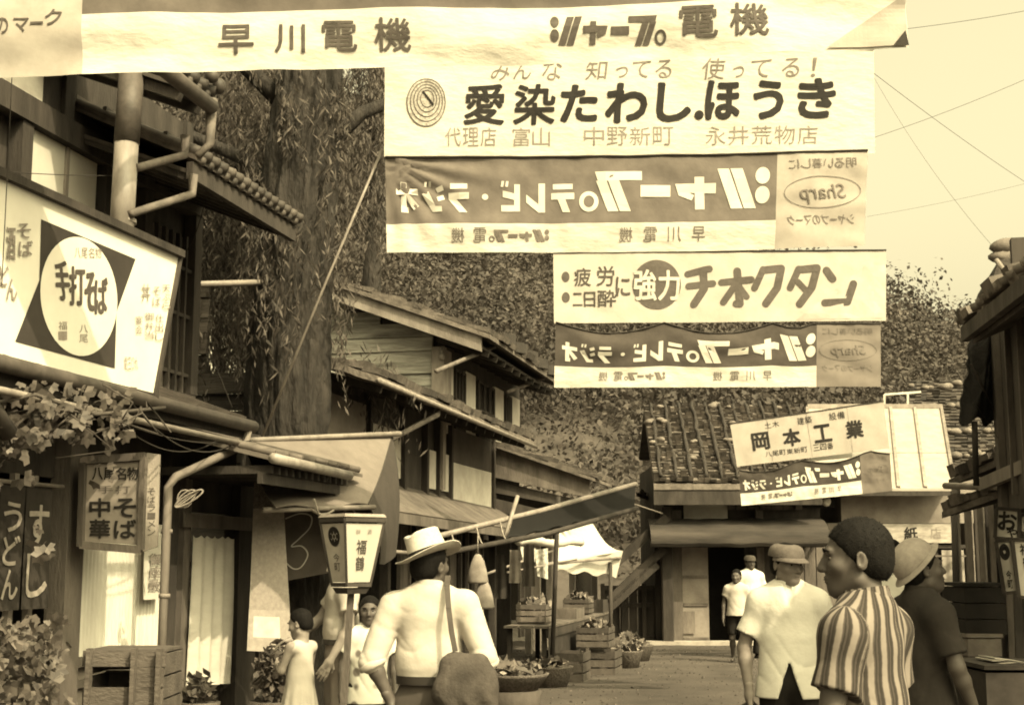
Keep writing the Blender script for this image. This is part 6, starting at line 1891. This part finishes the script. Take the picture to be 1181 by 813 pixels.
def person(label, loc, rz, s=1.0, joints=None, head=(0, 0, 0), skin=SKIN, res=.010, fine=.006, shirt=None, sleeve=.62, hem=.86, tuck=False, trousers=T_DARK, shorts=False, dress=None, hair=True, hair_cut=0.0,
           girth=1.0, eyes=True, stripe=None, open_front=0.0, belt=False, hands=(None, None), group=None, curl=.5, shoes=True, hgroup=None, vneck=False, headscale=1.0):
    J = {k: np.array(v, float) for k, v in DEF.items()}
    for k, v in (joints or {}).items(): J[k] = np.array(v, float)
    J = {k: v * s for k, v in J.items()}
    hs = headscale * (s ** .45 if s < .95 else s)
    Rh = rotm(*head)
    hc_ = J['neck'] + (J['head'] - J['neck']) * (hs / s if s < .95 else 1)
    H = lambda p: hc_ + Rh @ (np.array(p, float) * hs)
    allp = np.array(list(J.values()) + [hc_])
    lo, hi = allp.min(0) - .16, allp.max(0) + .16
    lo[2] = 0; zn = hc_[2] - .15 * hs
    zc = [(-.01, zn, res * 1.15), (zn, hc_[2] + .15 * hs, fine)]
    f = Field(lo, hi, fine * 1.35 if fine < .006 else fine * 1.2, zc) if fine < res else Field(lo, hi, res)
    g = girth
    tz = lambda z, x=0, y=0: np.array((x, y, z)) * s
    # trunk, limbs
    f.cone(tz(.93), tz(1.12), .125 * s * g, .12 * s * g, .03, .68).cone(tz(1.12), tz(1.27), .12 * s * g, .135 * s * g, .03, .66)
    f.cone(J['shL'] * .8 + J['neck'] * .2 - (0, 0, .02 * s), J['shR'] * .8 + J['neck'] * .2 - (0, 0, .02 * s), .058 * s, .058 * s, .03)
    f.cone(J['neck'] - (0, 0, .04 * s), H((0, .026, -.05)), .055 * hs, .046 * hs, .022)
    for q in 'LR':
        sh, el, wr = J['sh' + q], J['el' + q], J['wr' + q]
        f.cone(sh, el, .047 * s, .037 * s, .03)
        m = el + (wr - el) * .3
        f.cone(el, m, .037 * s, .038 * s, .02).cone(m, wr, .038 * s, .025 * s, .02)
        f.cone(J['hip' + q], J['knee' + q], .078 * s * g, .052 * s, .03)
        kn, an = J['knee' + q], J['ank' + q]
        m = kn + (an - kn) * .32 + np.array((0, .018 * s, 0))
        f.cone(kn, m, .050 * s, .054 * s, .02).cone(m, an, .054 * s, .033 * s, .02)
        f.cone(an - (0, 0, .03 * s), an + np.array((.012 * (1 if q == 'L' else -1), -.15, -.045)) * s, .040 * s, .030 * s, .02)
    # head
    f.ell(H((0, .015, .03)), np.array((.075, .094, .086)) * hs, .02, Rh)
    f.ell(H((0, -.022, -.030)), np.array((.060, .070, .086)) * hs, .03, Rh)
    f.ell(H((0, -.060, -.088)), np.array((.030, .027, .022)) * hs, .03, Rh)
    f.cone(H((-.045, .0, -.062)), H((0, -.055, -.092)), .022 * hs, .02 * hs, .02).cone(H((.045, .0, -.062)), H((0, -.055, -.092)), .022 * hs, .02 * hs, .02)
    f.cone(H((0, -.086, .016)), H((0, -.104, -.026)), .008 * hs, .0135 * hs, .010)
    f.ell(H((.013, -.092, -.032)), np.array((.008,) * 3) * hs, .006).ell(H((-.013, -.092, -.032)), np.array((.008,) * 3) * hs, .006)
    f.cone(H((-.036, -.078, .026)), H((.036, -.078, .026)), .011 * hs, .011 * hs, .015)
    for q in (-1, 1):
        f.ell(H((q * .040, -.058, -.020)), np.array((.024, .024, .022)) * hs, .02)
        f.ell(H((q * .033, -.094, .006)), np.array((.016, .013, .009)) * hs, .010, Rh, sub=True)
        f.ell(H((q * .077, .012, -.004)), np.array((.009, .020, .031)) * hs, .006, Rh @ rotm(q * .35))
        f.ell(H((q * .083, .008, -.002)), np.array((.004, .010, .017)) * hs, .004, Rh, sub=True)
    f.ell(H((0, -.087, -.054)), np.array((.021, .012, .007)) * hs, .006, Rh).ell(H((0, -.085, -.066)), np.array((.018, .012, .007)) * hs, .006, Rh)
    f.ell(H((0, -.098, -.060)), np.array((.022, .006, .0022)) * hs, .003, Rh, sub=True)
    fl = [f]
    for q, hd in zip('LR', hands):
        el, wr = J['el' + q], J['wr' + q]
        sgn = 1 if q == 'L' else -1
        d_ = (wr - el); d_ = d_ / np.linalg.norm(d_)
        dirn, palm, cu = (d_, (-sgn, .2, .1), curl) if hd is None else hd
        fl.append(hand(wr + d_ * .01, dirn, palm, cu, s, thumb=sgn if hd is None else sgn, res=.0036 if fine < .006 else .005))
    body = sdf_obj('person', fl, skin)
    body.location = loc; body.rotation_euler = (0, 0, rz)
    put(body, label, 'person', group)
    if eyes:
        b = MB(); e_ = MB()
        for q in (-1, 1):
            e_.ell(H((q * .032, -.0720, .005)), (.0125 * hs, .0110 * hs, .0062 * hs), 10, 8, Matrix(Rh.tolist()))
            b.ell(H((q * .032, -.0812, .005)), (.0058 * hs, .0030 * hs, .0056 * hs), 8, 6, Matrix(Rh.tolist()))
        for m_, nm, mt in ((e_, 'eyes', EYE_W), (b, 'pupils', EYE_D)):
            o = m_.build(nm, mt, body); unlocal(o, body)
        b = MB()
        for q in (-1, 1): b.tube([H((q * .016, -.092, .025)), H((q * .034, -.092, .031)), H((q * .052, -.080, .026))], [.003 * hs, .0042 * hs, .002 * hs], 6)
        o = b.build('eyebrows', HAIR, body); unlocal(o, body)
        b = MB(); b.ell(H((0, -.0955, -.060)), (.019 * hs, .004 * hs, .0022 * hs), 10, 6, Matrix(Rh.tolist()))
        o = b.build('mouth', M('lips', .09, .2), body); unlocal(o, body)
    if hair:
        r_ = .0055 if fine < .006 else .009
        h = Field(hc_ - .17 * hs, hc_ + .17 * hs, r_)
        h.ell(H((0, .017, .034)), np.array((.0815, .1005, .0925)) * hs, .02, Rh)
        h.ell(H((0, .055, -.022)), np.array((.068, .056, .058)) * hs, .03, Rh)
        n = Rh @ np.array((0, .78, .63)); n = n / np.linalg.norm(n)
        h.cut(n, float(n @ H((0, -.058 - hair_cut, .056))))
        n2 = Rh @ np.array((0, .25, 1.0)); n2 = n2 / np.linalg.norm(n2)
        h.cut(n2, float(n2 @ H((0, .06, -.062))))
        h.warp(lambda X, Y, Z: .0012 * np.sin(X * 190 + 3 * np.sin(Z * 60)) * np.sin(Y * 170) * np.cos(Z * 120))
        v_, q_ = h.surface()
        if fine < .006:       # cropped hair: short stiff hairs standing over the scalp
            rgh = np.random.default_rng(3)
            k_ = rgh.integers(0, len(v_), 5200)
            ctr = hc_ + Rh @ np.array((0, .02, .02)) * hs
            nn = v_[k_] - ctr; nn /= np.linalg.norm(nn, axis=1)[:, None]
            fl_ = nn * .45 + rgh.normal(size=nn.shape) * .35 + np.array((0, 0, -.25)) + (Rh @ np.array((0, -.25, 0)))
            fl_ /= np.linalg.norm(fl_, axis=1)[:, None]
            sd_ = np.cross(fl_, rgh.normal(size=nn.shape)); sd_ /= np.linalg.norm(sd_, axis=1)[:, None]
            L_ = (.003 + .005 * rgh.random(len(k_)))[:, None]
            p0 = v_[k_] - nn * .002
            hv = np.stack([p0 - sd_ * .0010, p0 + sd_ * .0010, p0 + fl_ * L_ + sd_ * .0003, p0 + fl_ * L_ - sd_ * .0003], 1).reshape(-1, 3)
            sdf_obj('hair', [(v_, q_), (hv, np.arange(len(hv)).reshape(-1, 4))], HAIR, body)
        else: sdf_obj('hair', [(v_, q_)], HAIR, body)
    A = dict(J=J, H=H, Rh=Rh, s=s, hs=hs, body=body)
    if shirt is not None:
        r_ = res * .8
        lo2, hi2 = lo.copy(), hi.copy(); lo2[2] = (hem - .05) * s; hi2[2] = J['neck'][2] + .1
        h = Field(lo2, hi2, r_)
        wv_ = hem if not tuck else .98
        h.cone(tz(hem - .08), tz(1.10), (.216 if not tuck else .148) * s * g, .160 * s * g, .03, .78).cone(tz(1.10), tz(1.28), .158 * s * g, .168 * s * g, .04, .70)
        h.cone(J['shL'] * .88 + J['neck'] * .12 - (0, 0, .025 * s), J['neck'] + (0, .0, .0), .075 * s, .072 * s, .04).cone(J['shR'] * .88 + J['neck'] * .12 - (0, 0, .025 * s), J['neck'], .075 * s, .072 * s, .04)
        if tuck: h.cone(tz(1.04, 0, .0), tz(1.0), .165 * s * g, .15 * s * g, .04, .76)
        for q in 'LR':
            sh, el, wr = J['sh' + q], J['el' + q], J['wr' + q]
            e = sh + (el - sh) * min(1, sleeve)
            if sleeve < 1: h.cone(sh - (sh - J['neck']) * (.10, 0, 0) - (0, 0, .022 * s), e, .058 * s, .070 * s, .06, cap=True)
            else:
                h.cone(sh, e, .068 * s, .066 * s, .03)
                e2 = el + (wr - el) * (sleeve - 1)
                h.cone(el, e2, .066 * s, .060 * s, .02, cap=True)
                h.cone(el + (e2 - el) * .45, e2, .066 * s, .064 * s, .006, cap=True)      # rolled cuff
        h.cut((0, 0, 1), hem * s)
        # neck opening
        h.ell(J['neck'] + np.array((0, -.028, .075)) * s, np.array((.072, .082, .055)) * s, .012, sub=True)
        if vneck: h.cone(J['neck'] + np.array((0, -.12, .02)) * s, J['neck'] + np.array((0, -.15, -.13)) * s, .05 * s, .008 * s, .01, sub=True)
        if open_front:
            zv = (hem + open_front) * s
            X, Y, Z = np.meshgrid(h.x, h.y, h.z, indexing='ij')
            wdg = np.maximum(np.abs(X + .012) - (zv - Z) * .34, Y)
            h.d = np.maximum(h.d, -wdg).astype(np.float32)
        def creases(X, Y, Z):
            X, Y, Z = X / s, Y / s, Z / s
            w1 = np.abs(np.sin(Z * 17 + 7 * X + 2.2 * np.sin(X * 11 + 1) + 3 * Y)) ** .6
            w2 = np.abs(np.sin(Z * 11 - 13 * X + 2 * np.sin(Z * 9 + Y * 7))) ** .6
            low = np.clip((1.22 - Z) / .25, .15, 1)
            return .017 * (1 - w1) ** 1.6 * low + .017 * (1 - w2) ** 1.6 * np.clip((1.3 - Z) / .3, .1, 1) * np.clip(np.abs(X) * 6, .3, 1) + .0022 * np.sin(X * 52 + 3 * np.sin(Z * 9)) * np.clip((1.12 - Z) / .12, 0, 1)
        h.warp(lambda X, Y, Z: creases(X, Y, Z) * (1 if tuck else .5) * np.clip((Z / s - hem - .04) / .12, 0, 1))
        sh_o = sdf_obj('shirt', [h], shirt, body, attr=stripe(J, s) if stripe else None)
        A['shirt'] = sh_o
        # collar: a folded band standing round the neck
        b = MB()
        nk = J['neck']
        def cf(u, v):
            a = -PI / 2 + .22 + u * (2 * PI - .44)
            r = (.066 + .012 * v) * s
            return Vector((nk[0] + r * math.cos(a) * 1.02, nk[1] - .004 + r * 1.08 * math.sin(a), nk[2] + (.052 - .05 * v + .010 * math.sin(a)) * s))
        b.slab(cf, 28, 3, (0, 0, .004))
        o = b.build('collar', shirt, sh_o)
        unlocal(o, body)
        if stripe:
            me = o.data; at = me.attributes.new('stripe', 'FLOAT', 'POINT')
            at.data.foreach_set('value', np.array([math.atan2(v.co.x, -v.co.y) * .2 for v in me.vertices], np.float32))
    if dress is not None:
        lo2, hi2 = lo.copy(), hi.copy(); lo2[:2] -= .08; hi2[:2] += .08; lo2[2] = dress[1] * s - .03; hi2[2] = J['neck'][2] + .06
        h = Field(lo2, hi2, res * .8)
        h.cone(tz(dress[1] - .05), tz(1.05), .27 * s, .150 * s, .03, .8).cone(tz(1.05), tz(1.28), .150 * s, .145 * s, .03, .72)
        h.cone(J['shL'] * .85 - (0, 0, .02 * s) + J['neck'] * .15, J['shR'] * .85 - (0, 0, .02 * s) + J['neck'] * .15, .066 * s, .066 * s, .03)
        h.cut((0, 0, 1), dress[1] * s)
        h.ell(J['neck'] + np.array((0, -.03, .06)) * s, np.array((.08, .09, .06)) * s, .01, sub=True)
        h.warp(lambda X, Y, Z: .010 * np.sin(np.arctan2(Y, X) * 13) * np.clip((1.05 * s - Z) / .4, 0, 1))
        sdf_obj('dress', [h], dress[0], body)
    if trousers is not None and dress is None:
        lo2, hi2 = lo.copy(), hi.copy(); hi2[2] = 1.06 * s; lo2[2] = -.01
        h = Field(lo2, hi2, res)
        h.cone(tz(.90), tz(1.0), .152 * s * g, .142 * s * g, .03, .74)
        for q in 'LR':
            hp, kn, an = J['hip' + q], J['knee' + q], J['ank' + q]
            h.cone(hp, kn, .092 * s * g, .078 * s, .035)
            if not shorts: h.cone(kn, an + (0, 0, .03 * s), .080 * s, .074 * s, .03, cap=True)
        if shorts: h.cut((0, 0, 1), .53 * s)
        h.cut((0, 0, -1), -1.005 * s)
        h.warp(lambda X, Y, Z: .006 * np.sin(Z * 22 / s + 3 * np.sin(X * 13)) * np.sin(X * 24 + Y * 20))
        sdf_obj('shorts' if shorts else 'trousers', [h], trousers, body)
    if belt:
        b = MB()
        ring = [(math.cos(a), math.sin(a)) for a in np.linspace(0, 2 * PI, 33)]
        b.grid(lambda u, v: Vector((.168 * s * g * math.cos(2 * PI * u), .134 * s * g * math.sin(2 * PI * u), (1.005 - .04 * v) * s)), 32, 1)
        o = b.build('belt', M('belt_leather', .04, .3, 10, rough=.5), body); unlocal(o, body)
    if shoes:
        h = Field((lo[0], lo[1] - .1, -.005), (hi[0], hi[1], .13 * s), .008)
        for q in 'LR':
            an = J['ank' + q]; sgn = 1 if q == 'L' else -1
            h.cone(an + np.array((0, .02, -.035)) * s, an + np.array((sgn * .014, -.16, -.045)) * s, .047 * s, .042 * s, .02)
            h.cone(an + np.array((0, .01, -.03)) * s, an + np.array((0, .0, .02)) * s, .046 * s, .044 * s, .02)
        h.cut((0, 0, 1), .002); h.cut((0, 0, -1), -.11 * s)
        sdf_obj('shoes', [h], SHOE, body)
    return A
def unlocal(o, body):
    """the mesh was written in the body's own frame: undo the world-to-parent step of build()."""
    m = wmat(body)
    o.data.transform(m)
def hat_part(A, name, mat, fn, mat2=None, fn2=None, name2=None):
    b = MB(); fn(b); o = b.build(name, mat, A['body']); unlocal(o, A['body'])
    if fn2:
        b = MB(); fn2(b); o2 = b.build(name2, mat2, o); unlocal(o2, A['body'])
    return o
def hat_frame(A, tilt=0.0, roll=0.0, up=.055, back=.0):
    H, Rh, hs = A['H'], A['Rh'], A['hs']
    c = H((0, .012 + back, up))
    Rt = Rh @ np.array(Matrix.Rotation(-tilt, 3, 'X') @ Matrix.Rotation(roll, 3, 'Y'))
    return lambda x, y, z: Vector(c + Rt @ (np.array((x, y, z)) * hs))

def at(px, Y): 
    p = P(px, 650, Y); return Vector((p.x, Y, 0))
# --- man in the straw hat, seen from behind, hand on hip
A = person('man in a straw hat and white shirt seen from behind, a bag on his shoulder', at(496, 6.95), R(176), 1.0, head=(R(-34), R(6), R(-6)), res=.009, fine=.0055, skin=SKIN,
           joints=dict(shL=(.18, .01, 1.34), elL=(.275, .06, 1.075), wrL=(.19, .04, .90), shR=(-.18, .01, 1.35), elR=(-.275, .05, 1.09), wrR=(-.27, -.03, .86)),
           shirt=S_CREAM, sleeve=1.10, hem=.97, tuck=True, trousers=M('grey_trousers', .10, .2, 6, rough=.9), girth=.97, belt=True, hands=((( -.5, -.3, -.8), (-.8, .2, 0), .6), None))
for q in 'LR':                        # rolled cuffs
    el, wr = A['J']['el' + q], A['J']['wr' + q]
    d_ = (wr - el) / np.linalg.norm(wr - el)
    b = MB(); b.tube([el + d_ * (-.006), el + d_ * .012, el + d_ * .030, el + d_ * .034], [.066, .074, .072, .060], 20)
    o = b.build('cuff', S_CREAM, A['shirt']); unlocal(o, A['body'])
hf_ = hat_frame(A, R(4), R(24), .050)
def crown(b):
    def cf(u, v):
        a = 2 * PI * u
        r = (.098 - .012 * v) if v < .8 else .0884 * (1 - ((v - .8) / .2) ** 2) ** .5
        z = .118 * min(v / .8, 1) + (.010 * math.sin((v - .8) / .2 * PI / 2) if v > .8 else 0)
        x, y = r * math.cos(a) * .92, r * math.sin(a) * 1.12
        cr = math.exp(-(x / .022) ** 2) * max(0, (v - .45) / .55) * .034 * (1 if y < .07 else .6)      # crease along the top
        fp = math.exp(-((y + .07) / .05) ** 2) * max(0, (v - .3) / .7) * .014                         # front pinch
        x *= 1 - fp * 14 * .6
        return hf_(x, y, z - cr)
    b.grid(cf, 40, 16)
    def bf(u, v):
        a = 2 * PI * u
        r = .094 + .072 * v
        x, y = r * math.cos(a) * .94, r * math.sin(a) * 1.10
        z = .016 * v * v * abs(math.cos(a)) ** 2 * 1.5 - .022 * v * v * (max(0, -math.sin(a)) ** 2) + .006 * v * (max(0, math.sin(a)))
        return hf_(x, y, z + .002)
    b.slab(bf, 48, 6, (0, 0, -.004))
def band(b):
    b.grid(lambda u, v: hf_((.1000 - .002 * v) * math.cos(2 * PI * u) * .925, (.1000 - .002 * v) * math.sin(2 * PI * u) * 1.125, .004 + .030 * v), 40, 2)
hat_part(A, 'straw_hat', STRAW, crown, BAND, band, 'hat_band')
# his shoulder bag
M1 = wmat(A['body'])
W1 = lambda x, y, z: M1 @ Vector((x, y, z))
bag = thing('shoulder_bag', W1(-.20, .20, .85), 'soft dark cloth bag hanging on a strap at the straw-hatted man\'s back', 'bag')
fb = Field((-.40, .02, .76), (-.02, .34, 1.30), .009)
fb.cone((-.15, .19, 1.06), (-.25, .18, 1.05), .07, .07, .05, .6).cone((-.13, .20, .93), (-.27, .185, .93), .095, .095, .09, .6)
fb.warp(lambda X, Y, Z: .004 * np.sin(X * 60 + 3 * np.sin(Z * 18)) * np.clip((1.2 - Z) * 4, 0, 1) + .003 * np.sin(Z * 40 + X * 30))
o = sdf_obj('bag_body', [fb], M('bag_cloth', .085, .45, 8, rough=.9, bump=.4, bscale=30), bag); o.data.transform(wmat(bag).inverted() @ M1)
b = MB()
sp0 = [(-.085, -.115, 1.30), (-.09, -.08, 1.43), (-.092, .02, 1.482), (-.098, .105, 1.435), (-.112, .158, 1.33), (-.13, .185, 1.22), (-.15, .200, 1.13)]
for (a, c) in zip(sp0, sp0[1:]): b.beam(W1(*a), W1(*c), .026, .006, up=W1(0, 1, .6) - W1(0, 0, 0))
b.tube([W1(-.085, -.115, 1.30), W1(-.20, -.10, 1.10), W1(-.30, .05, 1.0), W1(-.27, .14, .98)], .006, 6)
b.build('strap', M('bag_strap', .10, .3, 10), bag)

# --- young man in the striped shirt, profile to the left
def stripes_of(J, s):
    def fn(v):
        x, y, z = v[:, 0], v[:, 1], v[:, 2]
        base = np.arctan2(x, -(y - .02) * 1.5) * .175
        out = base.copy()
        for q in 'LR':
            sh, el = J['sh' + q], J['el' + q]
            d = (el - sh) / np.linalg.norm(el - sh)
            rel = v - sh
            t = rel @ d
            pr = rel - t[:, None] * d
            rr = np.linalg.norm(pr, axis=1)
            m = (np.abs(x) > abs(sh[0]) * .98) & (rr < .13)
            e1 = np.cross(d, (0, 1, 0)); e1 /= np.linalg.norm(e1); e2 = np.cross(d, e1)
            out = np.where(m, np.arctan2(pr @ e1, pr @ e2) * .10 + .4, out)
        return out + .004 * np.sin(z * 21) + .003 * np.sin(z * 47 + x * 20)
    return fn
def stripe_mat():
    m = bpy.data.materials.new('striped_cotton'); m.use_nodes = True
    t = m.node_tree; b = t.nodes['Principled BSDF']
    b.inputs['Roughness'].default_value = .95; b.inputs['Specular IOR Level'].default_value = .15
    a = t.nodes.new('ShaderNodeAttribute'); a.attribute_name = 'stripe'
    mm = t.nodes.new('ShaderNodeMath'); mm.operation = 'MULTIPLY'; mm.inputs[1].default_value = 1 / .072
    fr_ = t.nodes.new('ShaderNodeMath'); fr_.operation = 'FRACT'
    nz = t.nodes.new('ShaderNodeTexNoise'); nz.inputs['Scale'].default_value = 60
    tc = t.nodes.new('ShaderNodeTexCoord'); t.links.new(tc.outputs['Object'], nz.inputs['Vector'])
    ad = t.nodes.new('ShaderNodeMath'); ad.operation = 'MULTIPLY_ADD'; ad.inputs[1].default_value = .10
    rp = t.nodes.new('ShaderNodeValToRGB'); cr = rp.color_ramp
    cr.elements[0].position = 0; cr.elements[0].color = tint(.25)
    cr.elements[1].position = 1; cr.elements[1].color = tint(.25)
    for p_, g_ in ((.30, .25), (.37, .11), (.50, .04), (.62, .10), (.70, .045), (.88, .06), (.95, .22)):
        e = cr.elements.new(p_); e.color = tint(g_)
    t.links.new(a.outputs['Fac'], mm.inputs[0]); t.links.new(nz.outputs['Fac'], ad.inputs[0]); t.links.new(mm.outputs[0], ad.inputs[2])
    t.links.new(ad.outputs[0], fr_.inputs[0]); t.links.new(fr_.outputs[0], rp.inputs[0]); t.links.new(rp.outputs[0], b.inputs['Base Color'])
    n2 = t.nodes.new('ShaderNodeTexNoise'); n2.inputs['Scale'].default_value = 24
    bp = t.nodes.new('ShaderNodeBump'); bp.inputs['Strength'].default_value = .25; bp.inputs['Distance'].default_value = .012
    t.links.new(tc.outputs['Object'], n2.inputs['Vector']); t.links.new(n2.outputs['Fac'], bp.inputs['Height']); t.links.new(bp.outputs[0], b.inputs['Normal'])
    return m
person('young man with cropped black hair in a boldly striped shirt, face in profile', at(994, 4.3), R(234), 1.01, head=(R(27), R(-2), R(2)), res=.008, fine=.0045,
       shirt=stripe_mat(), sleeve=.68, hem=.80, stripe=stripes_of, trousers=T_DARK, girth=.93, hair_cut=.004, joints=dict(head=(0, -.02, 1.545), shL=(.165, .0, 1.345), elL=(.205, -.03, 1.08), wrL=(.20, -.12, .86), elR=(-.205, .0, 1.08), wrR=(-.20, -.08, .86)))

# --- man in the round hat at the right, looking up the street to the right
A = person('man in a pale round-crowned hat and dark shirt looking to the right', at(1061, 6.7), R(106), .985, head=(R(-10), R(10), 0), res=.010, fine=.006, shirt=S_DARK, sleeve=.8, hem=.82, trousers=T_DARK, girth=.92,
           joints=dict(elL=(.225, -.03, 1.09), wrL=(.20, -.14, .88), elR=(-.225, -.03, 1.09), wrR=(-.19, -.14, .88)), curl=.8)
hf2 = hat_frame(A, R(36), 0, .046, .020)
def crown(b):
    def cf(u, v):
        a = 2 * PI * u
        th = v * PI / 2
        r = .104 * math.cos(th) ** .75; z = .108 * math.sin(th)
        return hf2(r * math.cos(a) * .94, r * math.sin(a) * 1.12, z)
    b.grid(cf, 36, 12)
    b.slab(lambda u, v: hf2((.098 + .026 * v) * math.cos(2 * PI * u) * .95, (.098 + .032 * v) * math.sin(2 * PI * u) * 1.12, -.018 * v), 40, 4, (0, 0, -.004))
hat_part(A, 'round_hat', FELT, crown)

# --- walker in the white shirt coming down the street
A = person('man in cap and open white shirt walking towards the viewer', at(908, 8.0), R(-8), 1.0, head=(R(34), R(-4), 0), res=.010, fine=.007, shirt=S_WHITE, sleeve=.72, hem=.80, open_front=.20, trousers=T_DARK, girth=1.0, vneck=True, skin=M('sunlit_skin', .24, .12, 14, rough=.6),
           joints=dict(elR=(-.255, .03, 1.07), wrR=(-.235, -.04, .84), elL=(.26, .02, 1.08), wrL=(.29, -.02, .86), kneeL=(.11, -.09, .48), ankL=(.11, -.08, .09), kneeR=(-.10, .02, .47), ankR=(-.10, .12, .10)), hands=(None, ((0, -.1, -1), (.9, .2, 0), 1.5)))
hf3 = hat_frame(A, R(-2), 0, .046)
def crown(b):
    def cf(u, v):
        a = 2 * PI * u; th = v * PI / 2
        r = .103 * math.cos(th) ** .42; z = .070 * math.sin(th) ** .9
        return hf3(r * math.cos(a) * .94, r * math.sin(a) * 1.12, z)
    b.grid(cf, 32, 10)
    def bf(u, v):
        a = PI + PI * u
        return hf3(.095 * math.cos(a) * .95 * (1 + .05 * v), .105 * math.sin(a) - .062 * v * math.sin(PI * u) ** .7, .004 - .022 * v)
    b.slab(bf, 20, 4, (0, 0, -.005))
hat_part(A, 'cap', M('grey_cap', .17, .2, 30, bump=.2, bscale=90), crown)
M4 = wmat(A['body'])
W4 = lambda x, y, z: M4 @ Vector((x, y, z))
cs = thing('camera_case', W4(-.235, -.06, .56), 'small dark leather case held in the walking man\'s hand', 'case')
fb = Field((-.34, -.16, .52), (-.14, .04, .82), .007)
fb.cone((-.235, -.05, .60), (-.235, -.05, .72), .062, .056, .02, .75).ell((-.235, -.052, .74), (.055, .045, .02), .02)
o = sdf_obj('case_body', [fb], M('case_leather', .018, .3, 8, rough=.5), cs); o.data.transform(wmat(cs).inverted() @ M4)
b = MB(); b.tube([W4(-.285, -.05, .735), W4(-.262, -.055, .765), W4(-.235, -.055, .775), W4(-.205, -.055, .765), W4(-.185, -.05, .735)], .006, 6)
b.build('strap', M('case_leather', .018), cs)

# --- far figures
person('barefoot boy in a pale shirt and dark shorts at the far doorway', at(849, 21.6), R(-14), .86, head=(R(-10), 0, 0), res=.014, fine=.010, shirt=S_CREAM, sleeve=.55, hem=.86, trousers=T_DARK, shorts=True, eyes=False, shoes=False,
       joints=dict(kneeL=(.10, -.10, .48), ankL=(.10, -.04, .10), kneeR=(-.10, .03, .46), ankR=(-.10, .14, .13)))
A = person('person in a white shirt and flat cap behind the far boy', at(865, 22.6), R(10), 1.0, res=.014, fine=.010, shirt=S_WHITE, sleeve=.6, hem=.84, trousers=T_DARK, eyes=False)
hf4 = hat_frame(A, 0, 0, .05)
hat_part(A, 'cap', M('grey_cap', .17), lambda b: (b.grid(lambda u, v: hf4(.10 * math.cos(v * PI / 2) ** .5 * math.cos(2 * PI * u) * .95, .10 * math.cos(v * PI / 2) ** .5 * math.sin(2 * PI * u) * 1.12, .075 * math.sin(v * PI / 2)), 20, 6), b.slab(lambda u, v: hf4(.09 * math.cos(PI + PI * u), .10 * math.sin(PI + PI * u) - .05 * v * math.sin(PI * u), -.01 * v), 10, 2, (0, 0, -.005))))
person('dark-haired person in a bright white shirt mostly hidden behind the striped shirt', at(1027, 8.6), R(160), 1.02, res=.014, fine=.010, shirt=S_WHITE, sleeve=.6, hem=.84, trousers=T_DARK, eyes=False)
# --- group under the awning
person('adult in white shirt and pale trousers reaching out behind the lantern', at(395, 10.2), R(-70), 1.0, head=(0, R(-12), 0), res=.012, fine=.008, shirt=S_CREAM, sleeve=.6, hem=.98, tuck=True, trousers=T_LIGHT, belt=True, skin=SKIN_L,
       joints=dict(elR=(-.24, -.10, 1.14), wrR=(-.19, -.30, 1.00), elL=(.235, .0, 1.09), wrL=(.22, -.12, .88)), hands=(None, ((.05, -1, -.25), (.3, 0, -1), .7)))
person('girl in a white sleeveless dress with bobbed black hair under the awning', at(349, 10.0), R(-120), .715, head=(R(10), R(-14), 0), res=.011, fine=.008, dress=(S_CREAM, .50), skin=SKIN_L, shoes=False, hair_cut=-.01,
       joints=dict(elL=(.22, -.06, 1.12), wrL=(.10, -.20, 1.16), elR=(-.22, -.06, 1.12), wrR=(-.08, -.20, 1.12)))
def print_mat():
    m = M('printed_boy_shirt', .62, .05, 5).copy(); m.name = 'printed_shirt'
    t = m.node_tree; b = t.nodes['Principled BSDF']
    src = b.inputs['Base Color'].links[0].from_socket
    vo = t.nodes.new('ShaderNodeTexVoronoi'); vo.inputs['Scale'].default_value = 9; vo.inputs['Randomness'].default_value = .35
    tc = t.nodes.new('ShaderNodeTexCoord'); t.links.new(tc.outputs['Object'], vo.inputs['Vector'])
    rp = t.nodes.new('ShaderNodeValToRGB'); e = rp.color_ramp.elements
    e[0].position = .22; e[0].color = (0, 0, 0, 1); e[1].position = .34; e[1].color = (1, 1, 1, 1)
    mx = t.nodes.new('ShaderNodeMix'); mx.data_type = 'RGBA'
    t.links.new(vo.outputs['Distance'], rp.inputs[0]); t.links.new(rp.outputs[0], mx.inputs[0])
    mx.inputs[6].default_value = tint(.22); t.links.new(src, mx.inputs[7]); t.links.new(mx.outputs[2], b.inputs['Base Color'])
    return m
person('boy with cropped hair and patterned white shirt facing the viewer beside the lantern post', at(427, 10.0), R(8), .775, head=(R(-6), 0, 0), res=.010, fine=.007, shirt=print_mat(), sleeve=.6, hem=.74, trousers=T_DARK, shorts=True, skin=SKIN, shoes=False)
